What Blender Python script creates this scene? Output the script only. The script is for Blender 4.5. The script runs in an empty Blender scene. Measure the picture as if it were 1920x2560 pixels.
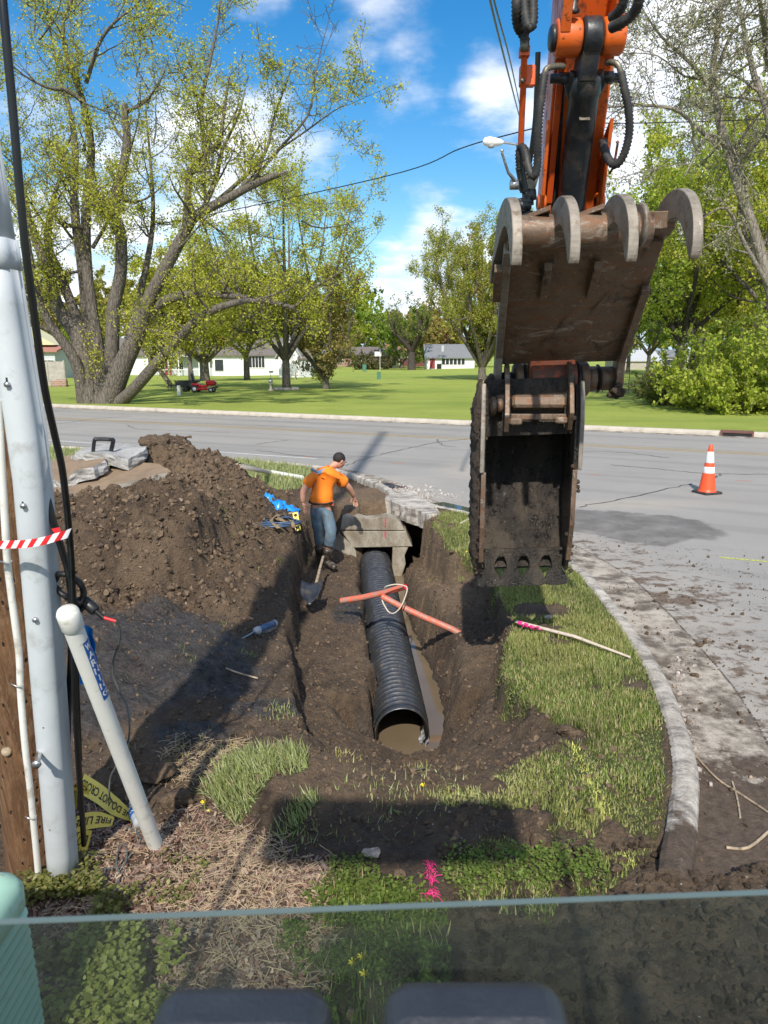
import bpy, math, random
import numpy as np
from mathutils import Vector, Matrix, Quaternion
SC = bpy.context.scene
COL = SC.collection
R = math.radians
# ---------------------------------------------------------------- camera
CAMH, PITCH, FPX = 2.6, R(12.05), 1850.0
cp, sp = math.cos(PITCH), math.sin(PITCH)
cam_d = bpy.data.cameras.new('camera'); cam = bpy.data.objects.new('camera', cam_d); COL.objects.link(cam)
cam.location = (0, 0, CAMH); cam.rotation_euler = (R(90) - PITCH, 0, 0)
cam_d.sensor_fit = 'VERTICAL'; cam_d.sensor_height = 36.0; cam_d.lens = 36.0 * FPX / 2560.0
cam_d.clip_start = 0.05; cam_d.clip_end = 5000
cam_d.dof.use_dof = True; cam_d.dof.focus_distance = 7.5; cam_d.dof.aperture_fstop = 8.0
SC.camera = cam
SC.render.resolution_x, SC.render.resolution_y = 768, 1024
# ---------------------------------------------------------------- light
SUN_EL, SUN_AX = R(42), 0.09            # sun behind the camera, shadows run away from it
wd = bpy.data.worlds.new('World'); SC.world = wd; wd.use_nodes = True
nt = wd.node_tree; nt.nodes.clear()
def wn(t, **k):
    n = nt.nodes.new(t)
    for a, b in k.items(): setattr(n, a, b)
    return n
wl = nt.links.new
sky = wn('ShaderNodeTexSky', sky_type='NISHITA', sun_disc=False)
sky.sun_elevation = SUN_EL; sky.sun_rotation = math.pi + math.atan(SUN_AX); sky.air_density = 1.15; sky.dust_density = 0.2; sky.ozone_density = 2.6
hs = wn('ShaderNodeHueSaturation'); hs.inputs['Saturation'].default_value = 1.45; hs.inputs['Value'].default_value = .86
hz = wn('ShaderNodeMix', data_type='RGBA'); wl(sky.outputs[0], hz.inputs[6]); hz.inputs[7].default_value = (4.2, 6.2, 8.6, 1)
tc = wn('ShaderNodeTexCoord'); sx = wn('ShaderNodeSeparateXYZ'); wl(tc.outputs['Generated'], sx.inputs[0])
hr = wn('ShaderNodeMapRange'); wl(sx.outputs[2], hr.inputs[0]); hr.inputs[1].default_value = .16; hr.inputs[2].default_value = -.02; hr.inputs[3].default_value = 0; hr.inputs[4].default_value = .9
wl(hr.outputs[0], hz.inputs[0]); wl(hz.outputs[2], hs.inputs['Color'])
def wm(op, a, b=None, c=None):
    n = wn('ShaderNodeMath', operation=op)
    for i, v in enumerate((a, b, c)):
        if v is None: continue
        if isinstance(v, (int, float)): n.inputs[i].default_value = v
        else: wl(v, n.inputs[i])
    return n.outputs[0]
zz = wm('ADD', wm('MAXIMUM', sx.outputs[2], 0.0), 0.22)
cx = wm('DIVIDE', sx.outputs[0], zz); cy = wm('DIVIDE', sx.outputs[1], zz)
cv = wn('ShaderNodeCombineXYZ'); wl(cx, cv.inputs[0]); wl(cy, cv.inputs[1])
def wnoise(scale, det, off, rough=0.5):
    mp = wn('ShaderNodeMapping'); mp.inputs['Location'].default_value = off; wl(cv.outputs[0], mp.inputs[0])
    n = wn('ShaderNodeTexNoise'); n.inputs['Scale'].default_value = scale; n.inputs['Detail'].default_value = det
    n.inputs['Roughness'].default_value = rough
    wl(mp.outputs[0], n.inputs['Vector']); return n.outputs[0]
def blob(px, py, rad, soft):       # a cloud bank round one sky direction
    v = (1280 - py) / FPX; d = Vector(((px - 960) / FPX, cp + v * sp, -sp + v * cp)).normalized()
    vm = wn('ShaderNodeVectorMath', operation='DISTANCE'); wl(tc.outputs['Generated'], vm.inputs[0]); vm.inputs[1].default_value = d
    mr = wn('ShaderNodeMapRange'); wl(vm.outputs['Value'], mr.inputs[0])
    mr.inputs[1].default_value = rad + soft; mr.inputs[2].default_value = max(rad - soft, 0); mr.inputs[3].default_value = 0; mr.inputs[4].default_value = 1
    return mr.outputs[0]
n1 = wnoise(1.5, 6, (3.1, 1.7, 0)); n2 = wnoise(5.0, 5, (0.4, 7.7, 0), 0.6)
bias = None
for b in [(930, -20, .12, .10), (1000, 110, .05, .07), (700, -60, .07, .08), (1235, 200, .045, .06), (1090, 600, .075, .06), (1180, 640, .08, .06), (990, 690, .07, .05), (1060, 740, .09, .05), (560, 480, .16, .12), (1900, 480, .34, .2), (1660, 120, .16, .12),
          (300, 760, .26, .16), (60, 330, .10, .1), (1560, 640, .18, .12)]:
    o = blob(*b); bias = o if bias is None else wm('MAXIMUM', bias, o)
m = wm('ADD', wm('MULTIPLY', n1, 0.70), wm('MULTIPLY', n2, 0.38))
ovr = wn('ShaderNodeMapRange'); wl(wm('ADD', wm('MULTIPLY', sx.outputs[1], -.8), wm('MULTIPLY', sx.outputs[2], .45)), ovr.inputs[0]); ovr.inputs[1].default_value = -.25; ovr.inputs[2].default_value = .25
bias = wm('MAXIMUM', bias, wm('MULTIPLY', ovr.outputs[0], .85))        # unseen broken cloud, added overhead and behind for white fill light
m = wm('ADD', m, wm('MULTIPLY', bias, 0.50))
mr = wn('ShaderNodeMapRange', interpolation_type='SMOOTHSTEP'); wl(m, mr.inputs[0]); mr.inputs[1].default_value = 0.84; mr.inputs[2].default_value = 1.10
mk = wm('MULTIPLY', mr.outputs[0], 0.92)
sh = wn('ShaderNodeMapRange'); wl(wm('ADD', wm('MULTIPLY', wnoise(2.6, 4, (9.3, 2.2, 0)), .7), wm('MULTIPLY', n2, .3)), sh.inputs[0])
sh.inputs[1].default_value = .35; sh.inputs[2].default_value = .65
cc = wn('ShaderNodeMix', data_type='RGBA'); wl(sh.outputs[0], cc.inputs[0])
cc.inputs[6].default_value = (4.6, 5.0, 5.8, 1); cc.inputs[7].default_value = (9.0, 9.0, 9.2, 1)
mx = wn('ShaderNodeMix', data_type='RGBA'); wl(mk, mx.inputs[0]); wl(hs.outputs[0], mx.inputs[6]); wl(cc.outputs[2], mx.inputs[7])
bg = wn('ShaderNodeBackground'); bg.inputs[1].default_value = 0.13; wl(mx.outputs[2], bg.inputs[0])
wo = wn('ShaderNodeOutputWorld'); wl(bg.outputs[0], wo.inputs[0])
sd = bpy.data.lights.new('sun', 'SUN'); so = bpy.data.objects.new('sun', sd); COL.objects.link(so)
sd.energy = 4.0; sd.angle = R(0.8); sd.color = (1.0, 0.94, 0.84)
SDIR = Vector((SUN_AX * math.cos(SUN_EL), math.cos(SUN_EL), -math.sin(SUN_EL))).normalized()
so.rotation_euler = SDIR.to_track_quat('-Z', 'Y').to_euler(); so.location = (0, -20, 30)
SC.view_settings.view_transform = 'Standard'; SC.view_settings.look = 'None'
SC.view_settings.exposure = 0.46; SC.view_settings.gamma = 1
SC.cycles.max_bounces = 6; SC.cycles.transparent_max_bounces = 12; SC.cycles.use_denoising = True
# ---------------------------------------------------------------- measuring: photo direction to a point in the place
def ray(px, py):
    v = (1280 - py) / FPX
    return ((px - 960) / FPX, cp + v * sp, -sp + v * cp)
def G(px, py, z=0.0):                       # where that direction meets height z
    d = ray(px, py); t = (z - CAMH) / d[2]; return Vector((d[0] * t, d[1] * t, z))
def PY(px, py, Y):                          # ... or distance Y
    d = ray(px, py); t = Y / d[1]; return Vector((d[0] * t, Y, CAMH + d[2] * t))
# ---------------------------------------------------------------- objects
def link(o, parent=None):
    COL.objects.link(o)
    if parent: o.parent = parent
    return o
def tag(o, label=None, cat=None, group=None, kind=None):
    if label: o['label'] = label
    if cat: o['category'] = cat
    if group: o['group'] = group
    if kind: o['kind'] = kind
    return o
def empty(name, loc=(0, 0, 0), label=None, cat=None, group=None):
    o = bpy.data.objects.new(name, None); o.location = loc; o.empty_display_size = .1; COL.objects.link(o)
    return tag(o, label, cat, group)
def copy_tree(o, parent=None):
    c = o.copy(); COL.objects.link(c)
    if parent: c.parent = parent
    for ch in [k for k in o.children]: copy_tree(ch, c)
    return c
class MB:
    """collects simple solids into one mesh"""
    def __init__(s): s.v = []; s.f = []; s.smooth = []; s.c = []
    def add(s, vs, fs, smooth=False, col=None):
        b = len(s.v); s.v += [tuple(q) for q in vs]; s.f += [tuple(b + i for i in f) for f in fs]; s.smooth += [smooth] * len(fs)
        s.c += [col or (1, 1, 1)] * len(vs)
        return s
    def box(s, c, size, rot=None, bev=0):
        x, y, z = [q / 2 for q in size]
        if bev <= 0:
            vs = [(-x, -y, -z), (x, -y, -z), (x, y, -z), (-x, y, -z), (-x, -y, z), (x, -y, z), (x, y, z), (-x, y, z)]
            fs = [(0, 3, 2, 1), (4, 5, 6, 7), (0, 1, 5, 4), (1, 2, 6, 5), (2, 3, 7, 6), (3, 0, 4, 7)]
        else:
            b = min(bev, x * .9, y * .9, z * .9); P = [(x - b, y - b), (x - b, y), (x, y - b)]
            vs = []
            def ring(xx, yy, zz): return [(xx - b, -yy, zz), (xx, -yy + b, zz), (xx, yy - b, zz), (xx - b, yy, zz), (-xx + b, yy, zz), (-xx, yy - b, zz), (-xx, -yy + b, zz), (-xx + b, -yy, zz)]
            vs = ring(x - b * .7, y - b * .7, -z) + ring(x, y, -z + b) + ring(x, y, z - b) + ring(x - b * .7, y - b * .7, z)
            fs = [tuple(range(7, -1, -1)), tuple(range(24, 32))]
            for k in range(3):
                for i in range(8): j = (i + 1) % 8; fs.append((k * 8 + i, k * 8 + j, k * 8 + 8 + j, k * 8 + 8 + i))
        M = rot if rot is not None else Matrix.Identity(3)
        c = Vector(c); return s.add([c + M @ Vector(q) for q in vs], fs)
    def tube(s, pts, rad, n=8, caps=True, smooth=True, col=None, ell=1.0):
        pts = [Vector(p) for p in pts]; k = len(pts)
        rs = rad if isinstance(rad, (list, tuple)) else [rad] * k
        t0 = (pts[1] - pts[0]).normalized(); up = Vector((0, 0, 1)) if abs(t0.z) < .9 else Vector((1, 0, 0))
        a = t0.cross(up).normalized(); vs = []; fs = []
        for i in range(k):
            t = (pts[min(i + 1, k - 1)] - pts[max(i - 1, 0)])
            t = t.normalized() if t.length > 1e-9 else t0
            a = (a - t * a.dot(t)); a = a.normalized() if a.length > 1e-6 else t.orthogonal().normalized()
            b = t.cross(a)
            for j in range(n):
                w = 2 * math.pi * j / n; vs.append(pts[i] + (a * math.cos(w) + b * math.sin(w) * ell) * rs[i])
        for i in range(k - 1):
            for j in range(n):
                q = (j + 1) % n; fs.append((i * n + j, i * n + q, (i + 1) * n + q, (i + 1) * n + j))
        s.add(vs, fs, smooth, col)
        if caps:
            s.add(vs[:n], [tuple(range(n - 1, -1, -1))], False, col); s.add(vs[-n:], [tuple(range(n))], False, col)
        return s
    def prism(s, poly, d, smooth=False):            # poly: 3-D loop, extruded by vector d
        n = len(poly); d = Vector(d); p = [Vector(q) for q in poly]
        a = sum((p[i].cross(p[(i + 1) % n]) for i in range(n)), Vector()) 
        if a.dot(d) > 0: p = p[::-1]
        s.add(p + [q + d for q in p], [tuple(range(n)), tuple(range(2 * n - 1, n - 1, -1))])
        s.add(p + [q + d for q in p], [(i, n + i, n + (i + 1) % n, (i + 1) % n) for i in range(n)], smooth)
        return s
    def lathe(s, c, prof, axis=(0, 0, 1), n=20, col=None):
        c = Vector(c); ax = Vector(axis).normalized(); a = ax.orthogonal().normalized(); b = ax.cross(a); vs = []; fs = []
        for r, h in prof:
            for j in range(n):
                w = 2 * math.pi * j / n; vs.append(c + ax * h + (a * math.cos(w) + b * math.sin(w)) * r)
        for i in range(len(prof) - 1):
            for j in range(n):
                q = (j + 1) % n; fs.append((i * n + j, i * n + q, (i + 1) * n + q, (i + 1) * n + j))
        return s.add(vs, fs, True, col)
    def build(s, name, mat, parent=None, bevel=0, colattr=False):
        me = bpy.data.meshes.new(name); me.from_pydata(s.v, [], s.f)
        me.polygons.foreach_set('use_smooth', s.smooth); me.materials.append(mat)
        if colattr:
            at = me.color_attributes.new('col', 'FLOAT_COLOR', 'POINT')
            at.data.foreach_set('color', np.c_[np.array(s.c, float), np.ones(len(s.c))].ravel())
        me.update(); o = link(bpy.data.objects.new(name, me), parent)
        if bevel:
            w = o.modifiers.new('b', 'WELD'); w.merge_threshold = 1e-5
            b = o.modifiers.new('bev', 'BEVEL'); b.width = bevel; b.segments = 2; b.limit_method = 'ANGLE'; b.angle_limit = R(40)
        return o
def npmesh(name, V, F, mat, parent=None, col=None, smooth=False, attrs=None):
    """V (n,3), F (m,k) arrays -> object"""
    me = bpy.data.meshes.new(name); V = np.asarray(V, np.float32); F = np.asarray(F, np.int32); k = F.shape[1]
    me.vertices.add(len(V)); me.vertices.foreach_set('co', V.ravel())
    me.loops.add(F.size); me.loops.foreach_set('vertex_index', F.ravel())
    me.polygons.add(len(F)); me.polygons.foreach_set('loop_start', np.arange(0, F.size, k, dtype=np.int32))
    me.polygons.foreach_set('use_smooth', np.full(len(F), smooth))
    if col is not None:
        at = me.color_attributes.new('col', 'FLOAT_COLOR', 'POINT'); c = np.ones((len(V), 4), np.float32); c[:, :3] = col
        at.data.foreach_set('color', c.ravel())
    for nme, arr in (attrs or {}).items():
        at = me.attributes.new(nme, 'FLOAT', 'POINT'); at.data.foreach_set('value', np.asarray(arr, np.float32).ravel())
    me.materials.append(mat); me.update(calc_edges=True); me.validate()
    return link(bpy.data.objects.new(name, me), parent)
def scatter(name, T, TF, pos, rot, scl, mat, col=None, parent=None, smooth=False):
    """template T (k,3), TF faces; pos (n,3), rot (n,3,3), scl (n,) or (n,3); col (n,3)"""
    T = np.asarray(T, float); n = len(pos); k = len(T); scl = np.asarray(scl, float)
    if scl.ndim == 1: scl = scl[:, None]
    P = T[None] * scl[:, None, :] if scl.shape[1] == 3 else T[None] * scl[:, :, None]
    V = np.einsum('nij,nkj->nki', rot, P) + pos[:, None, :]
    F = (np.asarray(TF)[None] + (np.arange(n) * k)[:, None, None]).reshape(-1, len(TF[0]))
    c = None if col is None else np.repeat(col, k, axis=0)
    return npmesh(name, V.reshape(-1, 3), F, mat, parent, c, smooth)
RNG = np.random.default_rng(7)
def rotz(a): 
    c, s = np.cos(a), np.sin(a); z = np.zeros_like(a); o = np.ones_like(a)
    return np.stack([np.stack([c, -s, z], -1), np.stack([s, c, z], -1), np.stack([z, z, o], -1)], -2)
def rotrand(n, rng=RNG):
    q = rng.normal(size=(n, 4)); q /= np.linalg.norm(q, axis=1)[:, None]; w, x, y, z = q.T
    return np.stack([np.stack([1 - 2 * (y * y + z * z), 2 * (x * y - z * w), 2 * (x * z + y * w)], -1),
                     np.stack([2 * (x * y + z * w), 1 - 2 * (x * x + z * z), 2 * (y * z - x * w)], -1),
                     np.stack([2 * (x * z - y * w), 2 * (y * z + x * w), 1 - 2 * (x * x + y * y)], -1)], -2)
# ---------------------------------------------------------------- numpy noise
_perm = np.random.default_rng(3).permutation(4096)
def _h(ix, iy, k=0): return _perm[(_perm[(ix + 17 * k) & 4095] + iy) & 4095] / 4096.0
def vnoise(x, y, k=0):
    ix = np.floor(x).astype(int); iy = np.floor(y).astype(int); fx = x - ix; fy = y - iy
    fx = fx * fx * (3 - 2 * fx); fy = fy * fy * (3 - 2 * fy)
    return (_h(ix, iy, k) * (1 - fx) + _h(ix + 1, iy, k) * fx) * (1 - fy) + (_h(ix, iy + 1, k) * (1 - fx) + _h(ix + 1, iy + 1, k) * fx) * fy
def fbm(x, y, oct=4, k=0, g=.5):
    a = 1; s = 0; t = 0
    for i in range(oct): s = s + a * (vnoise(x * 2 ** i, y * 2 ** i, k + i) - .5); t += a; a *= g
    return s / t
def cell(x, y, k=0):                                   # lumpy: 1 at a clod's centre, 0 between clods
    ix = np.floor(x).astype(int); iy = np.floor(y).astype(int); d = np.full(np.shape(x), 9.0)
    for i in (-1, 0, 1):
        for j in (-1, 0, 1):
            cx_ = ix + i + _h(ix + i, iy + j, k); cy_ = iy + j + _h(ix + i, iy + j, k + 5)
            d = np.minimum(d, (x - cx_) ** 2 + (y - cy_) ** 2)
    return np.clip(1 - np.sqrt(d), 0, 1)
def sstep(a, b, x): t = np.clip((x - a) / (b - a), 0, 1); return t * t * (3 - 2 * t)
def polysd(x, y, P):
    """signed distance to polygon, >0 inside"""
    P = np.asarray(P, float); d = np.full(np.shape(x), 1e9); ins = np.zeros(np.shape(x), bool); n = len(P)
    for i in range(n):
        a, b = P[i], P[(i + 1) % n]; e = b - a; wx, wy = x - a[0], y - a[1]
        t = np.clip((wx * e[0] + wy * e[1]) / (e @ e), 0, 1); d = np.minimum(d, (wx - e[0] * t) ** 2 + (wy - e[1] * t) ** 2)
        c = ((a[1] <= y) & (b[1] > y)) | ((b[1] <= y) & (a[1] > y))
        with np.errstate(divide='ignore', invalid='ignore'): xi = a[0] + (y - a[1]) / (b[1] - a[1] + 1e-12) * e[0]
        ins ^= c & (x < xi)
    d = np.sqrt(d); return np.where(ins, d, -d)
def linesd(x, y, P):
    P = np.asarray(P, float); d = np.full(np.shape(x), 1e9)
    for a, b in zip(P[:-1], P[1:]):
        e = b - a; wx, wy = x - a[0], y - a[1]; t = np.clip((wx * e[0] + wy * e[1]) / (e @ e + 1e-12), 0, 1)
        d = np.minimum(d, (wx - e[0] * t) ** 2 + (wy - e[1] * t) ** 2)
    return np.sqrt(d)
def smooth_path(P, n=8):
    P = [Vector(p) for p in P]; out = []
    for i in range(len(P) - 1):
        p0, p1, p2, p3 = P[max(i - 1, 0)], P[i], P[i + 1], P[min(i + 2, len(P) - 1)]
        for k in range(n):
            t = k / n; out.append(.5 * ((2 * p1) + (p2 - p0) * t + (2 * p0 - 5 * p1 + 4 * p2 - p3) * t * t + (3 * p1 - p0 - 3 * p2 + p3) * t ** 3))
    return out + [P[-1]]
# ---------------------------------------------------------------- materials
class NT:
    def __init__(s, name):
        s.m = bpy.data.materials.new(name); s.m.use_nodes = True; s.t = s.m.node_tree; s.t.nodes.clear()
        s.out = s.n('ShaderNodeOutputMaterial'); s.p = s.n('ShaderNodeBsdfPrincipled'); s.l(s.p.outputs[0], s.out.inputs[0])
        s.geo = s.n('ShaderNodeNewGeometry'); s.pos = s.geo.outputs['Position']; s.obj = s.n('ShaderNodeTexCoord').outputs['Object']
    def n(s, t, **k):
        q = s.t.nodes.new(t)
        for a, b in k.items(): setattr(q, a, b)
        return q
    def l(s, a, b): s.t.links.new(a, b)
    def put(s, v, sock):
        if hasattr(v, 'is_linked') or hasattr(v, 'links'): s.l(v, sock)
        elif isinstance(v, (tuple, list)) and len(v) == 3 and sock.type == 'RGBA': sock.default_value = (*v, 1)
        else: sock.default_value = v
    def noise(s, scale, det=4, rough=.55, vec=None, off=(0, 0, 0), stretch=(1, 1, 1), dist=0):
        mp = s.n('ShaderNodeMapping'); mp.inputs['Location'].default_value = off; mp.inputs['Scale'].default_value = stretch; s.l(vec or s.obj, mp.inputs[0])
        q = s.n('ShaderNodeTexNoise'); q.inputs['Scale'].default_value = scale; q.inputs['Detail'].default_value = det; q.inputs['Roughness'].default_value = rough
        q.inputs['Distortion'].default_value = dist
        s.l(mp.outputs[0], q.inputs['Vector']); return q.outputs[0]
    def vor(s, scale, feat='F1', vec=None, stretch=(1, 1, 1), rand=1.0, out='Distance'):
        mp = s.n('ShaderNodeMapping'); mp.inputs['Scale'].default_value = stretch; s.l(vec or s.obj, mp.inputs[0])
        q = s.n('ShaderNodeTexVoronoi', feature=feat); q.inputs['Scale'].default_value = scale; q.inputs['Randomness'].default_value = rand
        s.l(mp.outputs[0], q.inputs['Vector']); return q.outputs[out]
    def math(s, op, a, b=0.0, c=None):
        q = s.n('ShaderNodeMath', operation=op); s.put(a, q.inputs[0]); s.put(b, q.inputs[1])
        if c is not None: s.put(c, q.inputs[2])
        return q.outputs[0]
    def rng(s, v, a, b, c=0.0, d=1.0, smooth=False):
        q = s.n('ShaderNodeMapRange'); 
        if smooth: q.interpolation_type = 'SMOOTHSTEP'
        s.put(v, q.inputs[0])
        for i, k in enumerate((a, b, c, d)): q.inputs[i + 1].default_value = k
        return q.outputs[0]
    def mix(s, f, a, b, mode='MIX'):
        q = s.n('ShaderNodeMix', data_type='RGBA', blend_type=mode); s.put(f, q.inputs[0]); s.put(a, q.inputs[6]); s.put(b, q.inputs[7]); return q.outputs[2]
    def attr(s, name, out='Color'):
        q = s.n('ShaderNodeAttribute'); q.attribute_name = name; return q.outputs[out]
    def sep(s, v): q = s.n('ShaderNodeSeparateXYZ'); s.l(v, q.inputs[0]); return q.outputs
    def bump(s, h, strength=.5, dist=.02, prev=None):
        q = s.n('ShaderNodeBump'); q.inputs['Strength'].default_value = strength; q.inputs['Distance'].default_value = dist; s.put(h, q.inputs['Height'])
        if prev is not None: s.l(prev, q.inputs['Normal'])
        return q.outputs[0]
    def fin(s, col=None, rough=None, metal=None, normal=None, spec=None):
        if col is not None: s.put(col, s.p.inputs['Base Color'])
        if rough is not None: s.put(rough, s.p.inputs['Roughness'])
        if metal is not None: s.put(metal, s.p.inputs['Metallic'])
        if normal is not None: s.put(normal, s.p.inputs['Normal'])
        if spec is not None: s.put(spec, s.p.inputs['Specular IOR Level'])
        return s.m
def simple(name, col, rough=.6, metal=0, var=.15, scale=8, bump=0, bscale=60, spec=None, dirt=0, dirtcol=(.09, .065, .045)):
    q = NT(name); a = q.noise(scale, 5); f = q.rng(a, .3, .7)
    c = q.mix(f, tuple(k * (1 - var) for k in col), tuple(min(k * (1 + var), 1) for k in col))
    if dirt:
        d = q.rng(q.noise(scale * 1.7, 6, .65, off=(3, 1, 7)), .62 - dirt * .35, .72 - dirt * .2); c = q.mix(q.math('MULTIPLY', d, .85), c, dirtcol)
    nm = q.bump(q.noise(bscale, 4), bump, .01) if bump else None
    return q.fin(c, rough, metal, nm, spec)
M = {}
# dirt of the excavation
q = NT('dirt'); ma = q.attr('col'); ss = q.n('ShaderNodeSeparateColor'); q.l(ma, ss.inputs[0]); gr, wet, tan = ss.outputs
big = q.noise(1.6, 5, .6); mid = q.noise(9, 6, .65, dist=.6); fine = q.noise(55, 5, .7); vr = q.vor(34)
c = q.mix(q.rng(mid, .3, .72), (.040, .026, .017), (.145, .097, .060))
c = q.mix(q.math('MULTIPLY', q.rng(big, .42, .62), .6), c, (.155, .105, .064))
c = q.mix(q.rng(fine, .56, .72, 0, .7), c, (.23, .175, .125))
c = q.mix(q.rng(fine, .40, .26, 0, .8), c, (.020, .014, .010))
c = q.mix(q.math('MULTIPLY', tan, q.rng(mid, .25, .6, .35, 1)), c, (.21, .145, .09))
wc = q.mix(q.rng(mid, .35, .7), (.042, .034, .029), (.105, .090, .080)); c = q.mix(wet, c, wc)
gc = q.mix(q.rng(q.noise(28, 4, .7), .35, .7), (.050, .060, .018), (.115, .125, .040)); c = q.mix(gr, c, gc)
speck = q.math('LESS_THAN', q.vor(15, out='Distance'), .085); c = q.mix(q.math('MULTIPLY', speck, q.math('GREATER_THAN', q.noise(7, 2, off=(4, 4, 4)), .56)), c, (.42, .39, .34))
rg = q.mix(wet, (.93,) * 3, (.30,) * 3); rg = q.math('ADD', rg, q.rng(mid, .3, .7, -.06, .1))
b1 = q.bump(mid, .8, .035); b2 = q.bump(q.math('SUBTRACT', q.math('ADD', fine, q.math('MULTIPLY', q.noise(170, 3, .7), .45)), q.math('MULTIPLY', vr, .6)), 1.0, .028, b1)
M['dirt'] = q.fin(c, rg, 0, b2, .45)
# loose clods
q = NT('clod'); c = q.mix(q.rng(q.noise(40, 5), .3, .7), (.055, .038, .025), (.150, .106, .070)); c = q.mix(1.0, c, q.attr('col'), 'MULTIPLY')
M['clod'] = q.fin(c, .92, 0, q.bump(q.noise(90, 4), .9, .012), .25)
# blades and leaves: colour per blade
def leafmat(name, trans=.35, rough=.55):
    q = NT(name); c = q.attr('col'); q.fin(c, rough, 0, None, .25)
    tr = q.n('ShaderNodeBsdfTranslucent'); q.l(q.mix(1.0, c, (1.25, 1.25, .6), 'MULTIPLY'), tr.inputs[0]); mx = q.n('ShaderNodeMixShader'); mx.inputs[0].default_value = trans
    q.l(q.p.outputs[0], mx.inputs[1]); q.l(tr.outputs[0], mx.inputs[2]); q.l(mx.outputs[0], q.out.inputs[0]); return q.m
M['blade'] = leafmat('blade', .3, .5); M['leaf'] = leafmat('leaf', .5, .5)
M['tint'] = (lambda q: q.fin(q.attr('col'), .8, 0, None, .3))(NT('tint'))
# far lawn
q = NT('lawn'); a = q.noise(.35, 4, .6, q.pos); b = q.noise(9, 6, .75, q.pos, stretch=(1, .5, 1)); e = q.noise(60, 3, .7, q.pos)
c = q.mix(q.rng(a, .35, .65), (.30, .36, .07), (.40, .44, .10)); c = q.mix(q.rng(b, .3, .75, 0, .6), c, (.21, .28, .055)); c = q.mix(q.rng(e, .55, .75, 0, .35), c, (.26, .30, .08))
c = q.mix(q.rng(q.noise(.09, 3, .5, q.pos, off=(5, 3, 0), stretch=(.35, 1.6, 1)), .5, .66, 0, .55), c, (.17, .25, .045))  # broad darker patches, painted to look like sun and shade on the lawn
M['lawn'] = q.fin(c, .9, 0, q.bump(q.math('ADD', b, e), .8, .05), .15)
# asphalt
q = NT('asphalt'); a = q.noise(.5, 5, .6, q.pos); g = q.noise(70, 4, .75, q.pos); h = q.vor(95, vec=q.pos)
c = q.mix(q.rng(a, .3, .7), (.235, .222, .205), (.30, .285, .262)); c = q.mix(q.rng(g, .35, .7, 0, .75), c, (.42, .40, .37)); c = q.mix(q.rng(g, .42, .28, 0, .7), c, (.09, .086, .082))
rot = q.n('ShaderNodeVectorRotate', rotation_type='Z_AXIS'); rot.inputs['Angle'].default_value = R(25.6); q.l(q.pos, rot.inputs[0])
lane = q.noise(.8, 3, .5, rot.outputs[0], stretch=(.06, 1.6, 1)); c = q.mix(q.rng(lane, .5, .7, 0, .35), c, (.14, .14, .142))
mk = q.attr('col'); ss = q.n('ShaderNodeSeparateColor'); q.l(mk, ss.inputs[0])
mud = q.math('MULTIPLY', ss.outputs[0], 1.0); br = q.noise(4.5, 6, .7, q.pos, stretch=(1, 1.15, 1), dist=.2)
mm = q.math('MULTIPLY', q.rng(q.math('ADD', br, q.math('MULTIPLY', mud, .20)), .66, .76), q.math('MINIMUM', q.math('MULTIPLY', mud, 3.0), 1.0))
c = q.mix(q.math('MULTIPLY', ss.outputs[2], q.rng(q.noise(3, 5, .6, q.pos), .3, .62, .3, .9)), c, (.40, .355, .30))
c = q.mix(mm, c, q.mix(q.rng(q.noise(20, 5, .7, q.pos), .3, .7), (.085, .063, .048), (.22, .17, .13)))
c = q.mix(q.math('MULTIPLY', ss.outputs[1], q.rng(q.noise(2.4, 5, .7, q.pos), .3, .6, .35, .85)), c, q.mix(q.rng(g, .3, .7), (.085, .078, .072), (.17, .16, .15)))
M['asphalt'] = q.fin(c, .88, 0, q.bump(q.math('ADD', g, h), .6, .008), .12)
# concrete
def concrete(name, a, b, dirt=.4, dcol=(.11, .085, .06), bs=30, st=(1, 1, 1), space='pos', bd=.012, dmin=.5, dmax=.68):
    q = NT(name); v = q.pos if space == 'pos' else q.obj
    c = q.mix(q.rng(q.noise(2.2, 6, .65, v, stretch=st), .3, .7), a, b); g = q.noise(bs * 2.5, 4, .7, v); c = q.mix(q.rng(g, .5, .75, 0, .5), c, tuple(min(k * 1.3, .8) for k in b))
    c = q.mix(q.rng(g, .42, .3, 0, .4), c, tuple(k * .5 for k in a))
    d = q.rng(q.noise(3.7, 7, .72, v, off=(9, 2, 4), stretch=st), dmin, dmax, 0, dirt * 2); c = q.mix(q.math('MINIMUM', d, .92), c, dcol)
    return q.fin(c, .88, 0, q.bump(q.math('ADD', q.noise(bs, 5, .7, v), g), .6, bd), .3)
M['curb'] = concrete('curb', (.40, .36, .30), (.52, .47, .40), .12)
M['curb_near'] = concrete('curb_near', (.34, .30, .25), (.62, .57, .50), .42, (.15, .13, .115), 30, (1.2, 2.2, 1), bd=.02, dmin=.45, dmax=.62)
M['gutter'] = concrete('gutter', (.36, .31, .25), (.48, .43, .36), .5, (.10, .078, .06), 30, dmin=.42, dmax=.60)
M['box'] = concrete('box', (.25, .225, .18), (.40, .365, .30), .5, (.13, .095, .06), 22, (1, 1, .5), dmin=.42, dmax=.7)
M['slab'] = concrete('slab', (.30, .29, .27), (.50, .49, .47), .3, bs=14, space='obj', bd=.05)
M['slabside'] = concrete('slabside', (.23, .21, .18), (.30, .28, .24), .3, (.14, .11, .08), 20)
M['sand'] = concrete('sand', (.24, .165, .105), (.32, .235, .155), .25, (.13, .09, .06), 24, bd=.03)
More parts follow.
